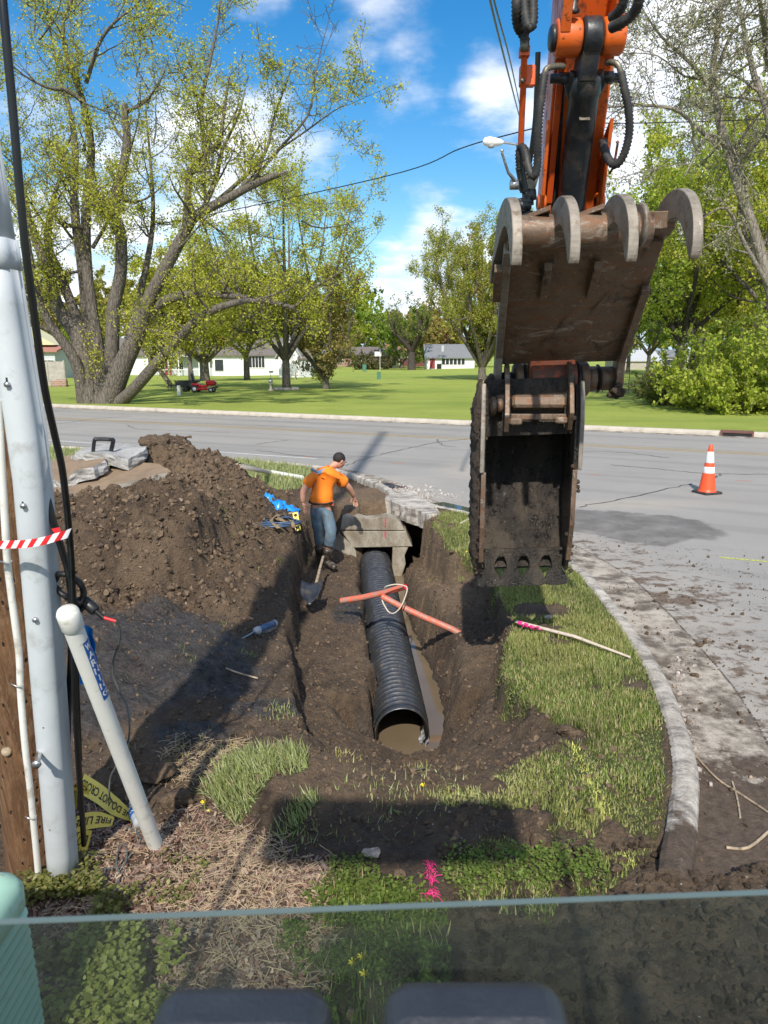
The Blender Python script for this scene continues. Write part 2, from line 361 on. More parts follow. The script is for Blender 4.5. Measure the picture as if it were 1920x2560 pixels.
def addmud(m, y0, y1):
    t = m.node_tree; b = next(n for n in t.nodes if n.type == 'BSDF_PRINCIPLED'); src = b.inputs['Base Color'].links[0].from_socket; q = NT.__new__(NT); q.m = m; q.t = t; q.geo = q.n('ShaderNodeNewGeometry'); q.pos = q.geo.outputs['Position']; q.obj = q.pos
    f = q.rng(q.math('ADD', q.noise(3.2, 6, .7, q.pos), q.rng(q.sep(q.pos)[1], y0, y1, 0, .34)), .60, .70); q.l(q.mix(f, src, q.mix(q.rng(q.noise(18, 5, .7, q.pos), .3, .7), (.05, .037, .028), (.13, .095, .07))), b.inputs['Base Color'])
addmud(M['gutter'], 5.0, 3.7); addmud(M['curb_near'], 4.2, 3.2)
q = NT('water'); q.fin(q.mix(q.rng(q.noise(1.2, 3, .5, q.pos), .3, .7), (.135, .100, .062), (.185, .140, .090)), .06, 0, q.bump(q.noise(7, 2, .5, q.pos), .04, .01), .5); M['water'] = q.m
# bark
def bark(name, a, b, sc=1.0, dist=.08):
    q = NT(name); v = q.obj; st = (1, 1, .18)
    n_ = q.noise(7 * sc, 6, .7, v, stretch=st, dist=.4); w = q.vor(9 * sc, 'DISTANCE_TO_EDGE', v, (1, 1, .22))
    c = q.mix(q.rng(n_, .3, .7), a, b); c = q.mix(q.rng(w, .12, 0, 0, .75), c, tuple(k * .35 for k in a))
    return q.fin(c, .92, 0, q.bump(q.math('ADD', n_, q.math('MULTIPLY', w, .8)), 1.0, dist), .2)
M['bark'] = bark('bark', (.115, .098, .080), (.21, .185, .155)); M['bark_dark'] = bark('bark_dark', (.055, .045, .038), (.12, .10, .085))
M['bark_pale'] = bark('bark_pale', (.20, .175, .145), (.33, .29, .24))
# excavator
q = NT('orange_paint'); w = q.noise(5, 7, .72); v2 = q.noise(22, 5, .7, off=(3, 3, 3))
c = q.mix(q.rng(q.noise(1.5, 3), .3, .7), (.62, .105, .012), (.72, .135, .018)); c = q.mix(q.rng(w, .56, .64, 0, .8), c, (.045, .028, .02)); c = q.mix(q.rng(v2, .60, .66, 0, .8), c, (.03, .022, .018))
c = q.mix(q.rng(q.noise(9, 5, .7, stretch=(3, 3, .4), off=(1, 8, 2)), .56, .66, 0, .35), c, (.35, .16, .08))
M['orange'] = q.fin(c, q.rng(w, .4, .7, .26, .62), 0, q.bump(w, .12, .01), .55)
M['orange_clean'] = simple('orange_clean', (.66, .10, .015), .4, 0, .1, 6, dirt=.25)
M['orange_worn'] = simple('orange_worn', (.50, .10, .02), .6, 0, .2, 9, .4, dirt=1.15, dirtcol=(.05, .035, .028))
q = NT('steel_worn'); w = q.noise(6, 7, .75, dist=.5); s2 = q.noise(34, 4, .8, stretch=(1, 1, .25)); s3 = q.noise(13, 6, .75, off=(3, 9, 1), stretch=(.6, 1, 1.6))
c = q.mix(q.rng(w, .3, .7), (.095, .062, .042), (.23, .165, .115)); c = q.mix(q.rng(s3, .48, .62, 0, .85), c, (.20, .092, .045)); c = q.mix(q.rng(s2, .60, .72, 0, .7), c, (.42, .40, .37)); s4 = q.noise(5, 7, .8, off=(7, 7, 7), stretch=(.5, 1, 1), dist=1.2); c = q.mix(q.rng(s4, .56, .62, 0, .75), c, (.36, .32, .27)); s5 = q.noise(3.2, 6, .75, off=(1, 2, 9), stretch=(1.6, 1, .7), dist=.8); c = q.mix(q.rng(s5, .54, .64, 0, .8), c, (.040, .028, .020))
c = q.mix(q.rng(s3, .40, .30, 0, .8), c, (.05, .036, .027))
M['steel'] = q.fin(c, q.rng(w, .3, .7, .45, .75), .35, q.bump(q.math('ADD', w, s2), .35, .012), .5)
q = NT('steel_tine'); w = q.noise(6, 6, .7); c = q.mix(q.rng(w, .3, .7), (.15, .13, .105), (.33, .29, .24)); c = q.mix(q.rng(q.noise(14, 6, .75), .52, .62, 0, .8), c, (.14, .095, .06)); c = q.mix(q.rng(q.noise(34, 4, .8, stretch=(1, 1, .3)), .62, .72, 0, .7), c, (.5, .47, .43))
M['tine'] = q.fin(c, .6, .3, q.bump(w, .3, .01), .5)
q = NT('bucket_mud'); w = q.noise(9, 7, .75); c = q.mix(q.rng(w, .3, .7), (.008, .006, .005), (.034, .026, .020)); c = q.mix(q.rng(q.noise(30, 4, .8, stretch=(1, 1, .35)), .64, .74, 0, .8), c, (.40, .39, .38))
c = q.mix(q.rng(q.noise(4, 5, .7, off=(2, 8, 1), stretch=(1, 1, .4)), .48, .62, 0, .7), c, (.085, .066, .048)); M['bucket'] = q.fin(c, q.rng(w, .35, .6, .14, .55), .1, q.bump(q.math('ADD', q.noise(16, 5, .7, stretch=(1.3, 1, .5)), q.math('MULTIPLY', q.noise(60, 4, .75), .5)), 1.0, .035), .8)
q = NT('mud_cake'); w = q.noise(26, 6, .7); c = q.mix(q.rng(w, .3, .7), (.035, .025, .019), (.10, .072, .052)); M['mud'] = q.fin(c, .85, 0, q.bump(w, 1, .03), .3)
M['blacksteel'] = simple('blacksteel', (.022, .026, .032), .38, .1, .5, 7, .15, dirt=.35, dirtcol=(.07, .06, .05))
M['rubber'] = simple('rubber', (.028, .028, .028), .6, 0, .4, 15, dirt=.3, dirtcol=(.075, .062, .05))
M['chrome'] = simple('chrome', (.55, .55, .55), .3, .85, .2, 20, dirt=.2)
M['brass'] = simple('brass', (.20, .18, .14), .5, .6, .3, 20, dirt=.4)
M['black'] = simple('black', (.012, .012, .013), .42, 0, .3, 12)
M['blackpad'] = simple('blackpad', (.030, .034, .042), .34, 0, .25, 10, .25, 220)
# glass of the cab
q = NT('tinted_glass'); tr = q.n('ShaderNodeBsdfTransparent'); tr.inputs[0].default_value = (.47, .55, .52, 1); gl = q.n('ShaderNodeBsdfGlossy'); gl.inputs['Roughness'].default_value = .03
lw = q.n('ShaderNodeLayerWeight'); lw.inputs[0].default_value = .5; mx = q.n('ShaderNodeMixShader'); q.l(q.math('ADD', q.math('MULTIPLY', q.math('POWER', lw.outputs['Facing'], 4.0), .9), .045), mx.inputs[0]); q.l(tr.outputs[0], mx.inputs[1]); q.l(gl.outputs[0], mx.inputs[2])
df = q.n('ShaderNodeBsdfDiffuse'); df.inputs[0].default_value = (.30, .36, .34, 1); m2 = q.n('ShaderNodeMixShader'); q.l(q.rng(q.noise(3, 5, .6), .3, .7, .02, .07), m2.inputs[0]); q.l(mx.outputs[0], m2.inputs[1]); q.l(df.outputs[0], m2.inputs[2])
q.l(m2.outputs[0], q.out.inputs[0]); M['glass'] = q.m
M['glassedge'] = simple('glassedge', (.10, .14, .14), .15, 0, .1)
# pole things
q = NT('pole_wood'); w = q.noise(6, 6, .7, stretch=(3, 3, .25), dist=.6); w2 = q.noise(26, 5, .7, stretch=(2, 2, .12)); vv = q.vor(26, stretch=(1, 1, .45))
c = q.mix(q.rng(w, .3, .7), (.060, .028, .014), (.20, .105, .050)); c = q.mix(q.rng(w2, .5, .72, 0, .6), c, (.30, .20, .12)); c = q.mix(q.math('MULTIPLY', q.math('LESS_THAN', vv, .13), .9), c, (.012, .007, .005))
M['pole'] = q.fin(c, .8, 0, q.bump(q.math('ADD', w2, q.rng(vv, .2, .05, 0, -1)), .7, .02), .3)
M['pvc_grey'] = simple('pvc_grey', (.50, .53, .55), .45, 0, .06, 5, .05, 30, dirt=.20, dirtcol=(.38, .39, .39))
M['pvc_white'] = simple('pvc_white', (.72, .71, .66), .4, 0, .06, 6, .05, dirt=.18, dirtcol=(.42, .38, .31))
M['cable'] = simple('cable', (.008, .008, .009), .3, 0, .2)
M['grey_cable'] = simple('grey_cable', (.10, .11, .11), .5)
M['red'] = simple('red', (.60, .02, .025), .45, 0, .08); M['white'] = simple('white', (.75, .75, .75), .5, 0, .03)
M['yellow'] = simple('yellow', (.78, .60, .09), .45, 0, .08, 12); M['ink'] = simple('ink', (.01, .01, .012), .6); M['bluep'] = simple('bluep', (.015, .10, .36), .45, 0, .05)
M['bluebag'] = simple('bluebag', (.015, .25, .72), .3, 0, .1, 20, .2, 40)
M['green_box'] = simple('green_box', (.40, .64, .49), .42, 0, .04, 5, .04, 60, dirt=.04, dirtcol=(.30, .36, .28))
M['orange_pipe'] = simple('orange_pipe', (.62, .115, .055), .5, 0, .12, 12, .2, dirt=.62, dirtcol=(.27, .22, .18))
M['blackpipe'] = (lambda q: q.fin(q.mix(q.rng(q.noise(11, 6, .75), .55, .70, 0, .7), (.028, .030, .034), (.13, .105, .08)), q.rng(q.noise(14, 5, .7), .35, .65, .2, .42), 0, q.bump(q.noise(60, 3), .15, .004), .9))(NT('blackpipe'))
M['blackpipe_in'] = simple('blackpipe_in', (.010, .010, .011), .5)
M['wood'] = simple('wood', (.36, .28, .19), .75, 0, .3, 14, .3, dirt=.35); M['stake'] = simple('stake', (.55, .47, .38), .75, 0, .15, 18, .3, dirt=.15, dirtcol=(.25, .17, .12))
M['pink'] = simple('pink', (.80, .04, .22), .5); M['conered'] = simple('conered', (.80, .085, .02), .45, 0, .06, 9, dirt=.06); M['conewhite'] = simple('conewhite', (.74, .74, .72), .4, 0, .05)
M['shirt'] = simple('shirt', (.90, .22, .012), .8, 0, .05, 5, .35, 14); M['jeans'] = simple('jeans', (.105, .160, .205), .9, 0, .35, 9, .5, 30, dirt=.30, dirtcol=(.11, .10, .085))
M['boot'] = simple('boot', (.030, .026, .022), .45, 0, .4, 12, .2, dirt=.45, dirtcol=(.16, .13, .10)); M['skin'] = simple('skin', (.50, .25, .165), .55, 0, .1, 14); M['hair'] = simple('hair', (.018, .012, .010), .7, 0, .4, 60, .6, 120)
M['belt'] = simple('belt', (.02, .017, .015), .6)
M['bottle'] = simple('bottle', (.62, .68, .72), .12); M['strap'] = simple('strap', (.22, .155, .085), .85, 0, .2, 20, .3)
M['caulk'] = simple('caulk', (.06, .11, .20), .35, 0, .15, 10, dirt=.2); M['iron'] = simple('iron', (.16, .07, .055), .7, 0, .2, 8)
M['mulch'] = M['tint']
# ---------------------------------------------------------------- the road, kerbs and lawn
U = Vector((0.9016, -0.4326, 0)); N = Vector((0.4326, 0.9016, 0))   # along the road, across it
def RD(a, s, z=0.0): return Vector((U.x * a + N.x * s, U.y * a + N.y * s, z))
S_FAR, S_LINE = 26.5, 16.05
CURB = [(-40, 35.1), (-20, 25.7), (-8, 20.05), (-3.2, 17.75), (-1.55, 16.75), (-.87, 16.0), (-.3, 15.0), (.09, 14.05), (.35, 13.1), (.72, 12.4), (1.45, 11.55), (2.05, 10.1), (2.38, 8.6), (2.40, 7.6),
        (2.34, 6.4), (2.24, 5.4), (2.0, 4.3), (1.72, 3.6), (1.45, 3.0), (1.0, 1.6), (.8, -2), (.8, -20)]
CP = [(p.x, p.y) for p in smooth_path([(x, y, 0) for x, y in CURB], 6)]
def lawn_h(x, y):
    s = N.x * x + N.y * y
    h = .13 + .55 * sstep(30, 75, s) * fbm(x * .02 + 4, y * .02, 3) * 2.2 - .25 * sstep(30, 60, s)
    return np.where(s > S_FAR + .14, h, -2.6)
ax = np.concatenate([-np.geomspace(60, 2500, 26)[::-1], np.linspace(-58, 58, 117), np.geomspace(60, 2500, 26)])
sy = np.concatenate([[-400, -100, 0, S_FAR + .10, S_FAR + .16], np.linspace(S_FAR + .5, 90, 70), np.geomspace(92, 2600, 26)])
A_, S_ = np.meshgrid(ax, sy); X_ = U.x * A_ + N.x * S_; Y_ = U.y * A_ + N.y * S_; Z_ = lawn_h(X_, Y_)
nx, ny = len(ax), len(sy); I = np.arange(nx * ny).reshape(ny, nx)
tag(npmesh('ground', np.stack([X_, Y_, Z_], -1).reshape(-1, 3), np.stack([I[:-1, :-1], I[:-1, 1:], I[1:, 1:], I[1:, :-1]], -1).reshape(-1, 4), M['lawn'], smooth=True), kind='structure')
# paved sheet: a grid cut away inside the kerb line, with painted masks for mud and wet stains
paveP = [(-300, -U.x * 0 + 0)]
ax = np.concatenate([-np.geomspace(24, 400, 20)[::-1], np.arange(-23, 24, .25), np.geomspace(24.5, 400, 20)])
def paved(x, y):
    poly = [(CP[0][0] - 400, CP[0][1] + 192)] + CP + [(400, -20), (400, 600)]
    return polysd(x, y, poly)
gx = np.concatenate([-np.geomspace(14, 420, 22)[::-1], np.arange(-13.9, -2, .3), np.arange(-2, 6, .07), np.arange(6, 20, .3), np.geomspace(20.5, 420, 20)])
gs = np.concatenate([[-60, -40], np.arange(-20, 2, .5), np.arange(2, 15.9, .08), np.arange(16, S_FAR, .3), [S_FAR]])
X_, S_ = np.meshgrid(gx, gs)       # columns by X, rows by distance across the road
Y_ = (S_ - N.x * X_) / N.y
sd_ = paved(X_, Y_)
I = np.arange(X_.size).reshape(X_.shape); keep = np.maximum.reduce([sd_[:-1, :-1], sd_[1:, :-1], sd_[:-1, 1:], sd_[1:, 1:]]) > -.02
keep &= ~((X_[:-1, :-1] < -12) & (Y_[:-1, :-1] < 10))
F_ = np.stack([I[:-1, :-1], I[:-1, 1:], I[1:, 1:], I[1:, :-1]], -1)[keep]
def soft(px, py, rx, ry, x, y, pw=1.0):      # elliptical patch round a ground point
    c = G(px, py); a = G(px + rx, py) - c; b = G(px, py + ry) - c
    return np.clip(1.25 - np.sqrt(((x - c.x) / abs(a.x)) ** 2 + ((y - c.y) / abs(b.y)) ** 2), 0, 1)
dC = linesd(X_, Y_, CP)
mud = np.clip(1.15 - dC / 2.6, 0, 1) * sstep(11.6, 9.8, Y_) * (X_ > 1)
mud = np.maximum(mud, soft(1700, 1470, 330, 60, X_, Y_) * .9); mud = np.maximum(mud, sstep(5.0, 3.6, Y_) * np.clip(1.5 - dC / 1.6, 0, 1) * 1.6); mud = np.maximum(mud, soft(1640, 1500, 260, 32, X_, Y_) * 1.5)
wetm = sstep(-.02, .06, polysd(X_ + .7 * fbm(X_ * 1.6, Y_ * 1.6, 4, 9), Y_ + .9 * fbm(X_ * 1.8, Y_ * 1.8, 4, 2), [tuple(G(a, b).xy) for a, b in [(1380, 1283), (1440, 1276), (1560, 1280), (1680, 1290), (1770, 1310), (1805, 1330), (1770, 1350), (1700, 1354), (1600, 1362), (1520, 1350), (1440, 1338), (1380, 1330)]]))
shade = sstep(-.35, .35, polysd(X_, Y_, [tuple(G(a, b).xy) for a, b in [(862, 1190), (950, 1200), (1075, 1075), (1035, 1070)]])) * .30
silt = np.maximum(soft(1180, 1180, 90, 30, X_, Y_), np.clip(1.1 - dC / 1.6, 0, 1) * (Y_ < 16)); silt = np.maximum(silt, soft(1560, 1260, 240, 16, X_, Y_))
rem = np.full(X_.size, -1); used = np.unique(F_); rem[used] = np.arange(len(used))
col = np.stack([mud, wetm, silt], -1).reshape(-1, 3)[used]
tag(npmesh('road', np.stack([X_, Y_, X_ * 0], -1).reshape(-1, 3)[used], rem[F_], M['asphalt'], col=col), kind='structure')
# far kerb: upright face, rounded top, gutter pan, joints
def sweep(path, prof, close=True):
    """profile (offset to the right of travel, height) along a 2-D path"""
    P = [Vector((x, y, 0)) for x, y in path]; n = len(prof); V = []; F = []
    for i, p in enumerate(P):
        t = (P[min(i + 1, len(P) - 1)] - P[max(i - 1, 0)]).normalized(); r = Vector((t.y, -t.x, 0))
        V += [tuple(p + r * o + Vector((0, 0, h))) for o, h in prof]
    for i in range(len(P) - 1):
        for j in range(n if close else n - 1): k = (j + 1) % n; F.append((i * n + j, (i + 1) * n + j, (i + 1) * n + k, i * n + k))
    return V, F
def far_curb(a0, a1):
    pts = [RD(a, S_FAR).xy for a in np.linspace(a0 + .006, a1 - .006, 2)]
    return sweep([tuple(p) for p in pts], [(.02, -.1), (.02, .06), (.0, .125), (-.04, .15), (-.16, .155), (-.18, -.1)])
mb = MB()
for k in range(-28, 26):
    if k * 3.05 < 16.3 < (k + 1) * 3.05: pass
    V, F = far_curb(k * 3.05, (k + 1) * 3.05); mb.add(V, F, False)
fc = tag(mb.build('far_kerb', M['curb']), kind='structure')
V, F = sweep([tuple(RD(a, S_FAR - .02).xy) for a in np.linspace(-120, 120, 40)], [(0.0, .004), (.42, .004)], False)
tag(MB().add(V, F).build('far_gutter', M['gutter']), kind='structure')
# painted lines and survey marks, each a sheet 4 mm above the asphalt
def strip(name, a0, a1, s0, s1, mat, z=.004, kind='structure'):
    return tag(MB().add([RD(a0, s0, z), RD(a1, s0, z), RD(a1, s1, z), RD(a0, s1, z)], [(0, 1, 2, 3)]).build(name, mat), kind=kind)
def paint(name, colr, wear):
    q = NT(name); w = q.noise(2.2, 7, .75, q.pos); c = q.mix(q.rng(w, .3, .7), tuple(k * .8 for k in colr), colr); q.fin(c, .75)
    tr = q.n('ShaderNodeBsdfTransparent'); mx = q.n('ShaderNodeMixShader'); q.l(q.rng(q.noise(26, 6, .8, q.pos), wear - .05, wear + .06), mx.inputs[0]); q.l(q.p.outputs[0], mx.inputs[1]); q.l(tr.outputs[0], mx.inputs[2]); q.l(mx.outputs[0], q.out.inputs[0]); return q.m
M['pt_yellow'] = paint('pt_yellow', (.50, .33, .07), .52); M['pt_white'] = paint('pt_white', (.62, .61, .58), .58); M['pt_orange'] = paint('pt_orange', (.75, .22, .10), .50); M['pt_lime'] = paint('pt_lime', (.62, .66, .12), .52)
strip('centre_line', -120, 120, 22.05, 22.17, M['pt_yellow']); strip('centre_line', -120, 120, 21.72, 21.84, M['pt_yellow'])
strip('edge_line', -120, -9.6, 16.0, 16.12, M['pt_white'])
def dash(pa, pb, w, mat, name):
    a, b = G(*pa, .004), G(*pb, .004); n = Vector((-(b - a).y, (b - a).x, 0)).normalized() * w / 2
    return tag(MB().add([a - n, b - n, b + n, a + n], [(0, 1, 2, 3)]).build(name, mat), kind='structure')
for a, b in [((976, 1157), (1012, 1159)), ((752, 1140), (780, 1142)), ((1470, 1186), (1500, 1187)), ((1838, 1201), (1880, 1203)), ((1240, 1078), (1260, 1079))]: dash(a, b, .07, M['pt_orange'], 'survey_mark')
dash((1800, 1393), (1925, 1404), .07, M['pt_lime'], 'survey_mark')
M['tar'] = simple('tar', (.035, .035, .038), .7)
for k, P_ in enumerate([[(110, 1062), (180, 1055), (240, 1046), (330, 1041)], [(318, 1063), (345, 1072), (420, 1076), (575, 1081)], [(640, 1111), (680, 1105), (723, 1100)], [(862, 1164), (931, 1142), (1028, 1119), (1100, 1105), (1190, 1095)], [(640, 1125), (784, 1142), (931, 1142)],
        [(1446, 1128), (1560, 1131), (1672, 1145)], [(1527, 1162), (1640, 1172), (1753, 1183), (1790, 1184), (1920, 1186)], [(1775, 1196), (1795, 1190), (1800, 1184)], [(1446, 1267), (1560, 1245), (1730, 1209)], [(110, 1050), (420, 1056), (960, 1074)], [(100, 1110), (230, 1117), (520, 1130)], [(1092, 1098), (1096, 1104), (1106, 1112), (1140, 1118)]]):
    P_ = smooth_path([G(a, b, .004) for a, b in P_], 10); g_ = random.Random(k); V = []
    for i, p in enumerate(P_):
        t = (P_[min(i + 1, len(P_) - 1)] - P_[max(i - 1, 0)]).normalized(); n_ = Vector((-t.y, t.x, 0)); p = p + n_ * g_.uniform(-.05, .05); w_ = g_.uniform(.008, .022) if k < 9 else .012; V += [p - n_ * w_, p + n_ * w_]
    tag(MB().add(V, [(2 * i, 2 * i + 1, 2 * i + 3, 2 * i + 2) for i in range(len(P_) - 1)]).build('road_crack', M['tar']), kind='structure')
# ---------------------------------------------------------------- the dug-up verge: one height field
def rbf(pts, rb=2.0):
    P = np.array([(p[0], p[1]) for p in pts]); z = np.array([p[2] for p in pts]); n = len(P)
    D = np.linalg.norm(P[:, None] - P[None], axis=2); A = np.zeros((n + 3, n + 3)); A[:n, :n] = D; A[:n, n] = 1; A[:n, n + 1:] = P; A[n, :n] = 1; A[n + 1:, :n] = P.T
    w = np.linalg.solve(A, np.r_[z, 0, 0, 0])
    def f(x, y):
        s = w[n] + w[n + 1] * x + w[n + 2] * y
        for i in range(n): s = s + w[i] * np.sqrt((x - P[i, 0]) ** 2 + (y - P[i, 1]) ** 2)
        return s
    return f
def g3(px, py, z): p = G(px, py, z); return (p.x, p.y, z)
def y3(px, py, Y): p = PY(px, py, Y); return (p.x, Y, p.z)
BASE = [g3(*p) for p in [(1250, 1500, .07), (1400, 1550, .1), (1500, 1700, .1), (1640, 1750, .10), (1300, 1650, .06), (1600, 1950, .09), (1500, 1850, .06), (1300, 1950, .02), (1450, 2100, .0),
        (1600, 2200, .03), (1250, 1300, .09), (1150, 1330, .08), (1090, 1310, .08), (1200, 2150, -.03), (1100, 2250, 0), (1480, 1460, .1), (1560, 1560, .11),
        (700, 2200, 0), (400, 2200, 0), (200, 2200, 0), (900, 2300, 0), (960, 2550, 0), (200, 2550, 0), (1700, 2550, 0), (960, 2060, -.06), (820, 2040, .02), (700, 2080, -.02),
        (600, 2060, .0), (540, 1990, .06), (620, 1930, .13), (740, 1900, .10), (560, 1880, .03), (430, 1950, .0), (420, 1830, .02), (300, 1900, .03), (560, 1750, -.03), (680, 1720, -.04), (700, 1600, -.07),
        (620, 1590, -.05), (730, 1480, -.09), (600, 1500, .0), (735, 1400, -.06), (680, 1420, -.02), (640, 1480, -.02), (690, 1300, .02), (640, 1345, .06), (735, 1310, .0), (330, 1700, .16), (220, 1700, .26), (350, 1590, .30), (230, 1580, .42), (480, 1600, .16), (450, 1650, .20), (400, 1720, .15), (300, 1800, .13), (520, 1570, .14),
        (870, 1262, .10), (950, 1272, .10), (830, 1230, -.05), (760, 1240, -.02), (660, 1215, .0), (740, 1205, .05), (600, 1160, .08), (760, 1165, .04), (200, 1110, .04), (120, 1160, .05),
        ]] + [y3(*p) for p in [(390, 1088, 12.0), (440, 1105, 12.0), (500, 1132, 11.8), (570, 1165, 11.5), (615, 1200, 11.2), (645, 1250, 10.8), (650, 1300, 10.6),
        (480, 1172, 10.9), (530, 1190, 10.7), (580, 1220, 10.5), (270, 1275, 9.5), (160, 1300, 9.4), (410, 1255, 9.4), (330, 1250, 9.9), (480, 1240, 9.5), (545, 1270, 9.3), (600, 1300, 9.5), (200, 1300, 8.8), (330, 1290, 8.7), (450, 1290, 8.5), (520, 1300, 8.6),
        (300, 1400, 8.0), (420, 1400, 7.95), (200, 1400, 8.0), (505, 1400, 8.05), (560, 1400, 8.7), (620, 1400, 9.15), (300, 1490, 7.45), (430, 1490, 7.45), (180, 1490, 7.5), (520, 1480, 7.7), (580, 1470, 8.15)]] + [
        (-3.6, 13.6, .1), (-2.4, 13.8, .06), (-5.2, 13.2, .1), (-6.5, 11, .12), (-7.5, 8, .1), (-7, 5, .05), (-4, 4.2, .0), (-8, 2, 0), (-12, 14, .06), (-14, 22, .04), (-6, 18, .03), (-16, 28, .04), (-4.6, 10.6, .30), (-3.6, 10.8, .42), (-4.1, 11.5, .45), (-4.2, 10.2, .38), (-3.3, 6.3, .1), (-2.6, 5.4, .0), (-1.9, 4.6, 0), (-6, 19, .03)]
fb = rbf(BASE)
FLOOR = [g3(*p) for p in [(860, 1500, -.52), (830, 1650, -.5), (850, 1780, -.48), (880, 1860, -.5), (800, 1880, -.36), (1120, 1500, -.32), (1060, 1480, -.55), (1100, 1600, -.45), (1150, 1700, -.42), (1210, 1800, -.30), (1150, 1850, -.50), (1300, 1850, -.14),
        (1000, 1935, -.46), (1100, 1920, -.36), (900, 1930, -.34), (820, 1950, -.16), (1200, 1890, -.22), (960, 1985, -.14), (1120, 1960, -.12), (1180, 1650, -.30), (1030, 1420, -.6), (1000, 1450, -.8), (1150, 1450, -.2), (1380, 1850, -.05)]] + [
        (-.9, 11.6, -.5), (-.75, 10.8, -.62), (-.85, 10.3, -.6), (-.55, 10.2, -.6), (-.7, 11.2, -.6), (.4, 12.6, -.95), (.5, 11.9, -.9), (.3, 13.3, -.9), (-.2, 12.2, -.9), (.2, 5.5, -.80), (.45, 5.6, -.72), (-.05, 5.4, -.55)]
ff = rbf(FLOOR)
PIT = [(-.95, 12.3), (-1.22, 11.6), (-1.24, 10.35), (-1.19, 9.47), (-1.05, 7.9), (-.925, 6.7), (-.72, 5.56), (-.57, 4.85), (-.42, 4.5), (0, 4.3), (.4, 4.25), (.75, 4.35), (1.0, 4.5), (1.23, 4.62), (1.11, 4.85), (.95, 5.36), (.99, 5.9),
       (1.12, 6.6), (1.21, 7.48), (1.23, 8.4), (1.19, 9.03), (.9, 9.63), (.72, 10.6), (.64, 11.4), (.84, 12.0), (.84, 13.2), (.22, 13.3), (.24, 11.92), (-.70, 11.86), (-.82, 12.1)]
TRENCH = [(-.41, 12.6), (-.36, 10.5), (-.255, 8.75), (-.17, 7.5), (-.09, 6.5), (-.03, 6.2), (.15, 6.12), (.45, 6.2), (.55, 6.5), (.52, 7.5), (.46, 8.4), (.38, 9.2), (.28, 10.2), (.24, 11.4), (.30, 12.6)]
gx = np.concatenate([-np.geomspace(5.3, 40, 46)[::-1], np.arange(-5.2, 2.75, .0195), np.arange(2.76, 9, .06)]); 
gy = [-3.0, -1.5, 0, .6]; y = .9
while y < 14.2: gy.append(y); y += .013 + .0016 * y
gy = np.concatenate([gy, np.arange(14.25, 19, .06), np.arange(19.1, 36, .4)])
X_, Y_ = np.meshgrid(gx, gy)
HEAP = [(-5.2, 7.75), (-3.9, 7.55), (-3.0, 7.62), (-2.35, 7.55), (-2.08, 7.9), (-2.12, 8.5), (-1.95, 9.2), (-2.3, 9.9), (-3, 10.3), (-5.2, 10.3)]
def near(x, y, x0, x1, y0, y1, w=.5): return sstep(x0 - w, x0 + w, x) * sstep(x1 + w, x1 - w, x) * sstep(y0 - w, y0 + w, y) * sstep(y1 + w, y1 - w, y)
def turf_clear(x, y): return 0
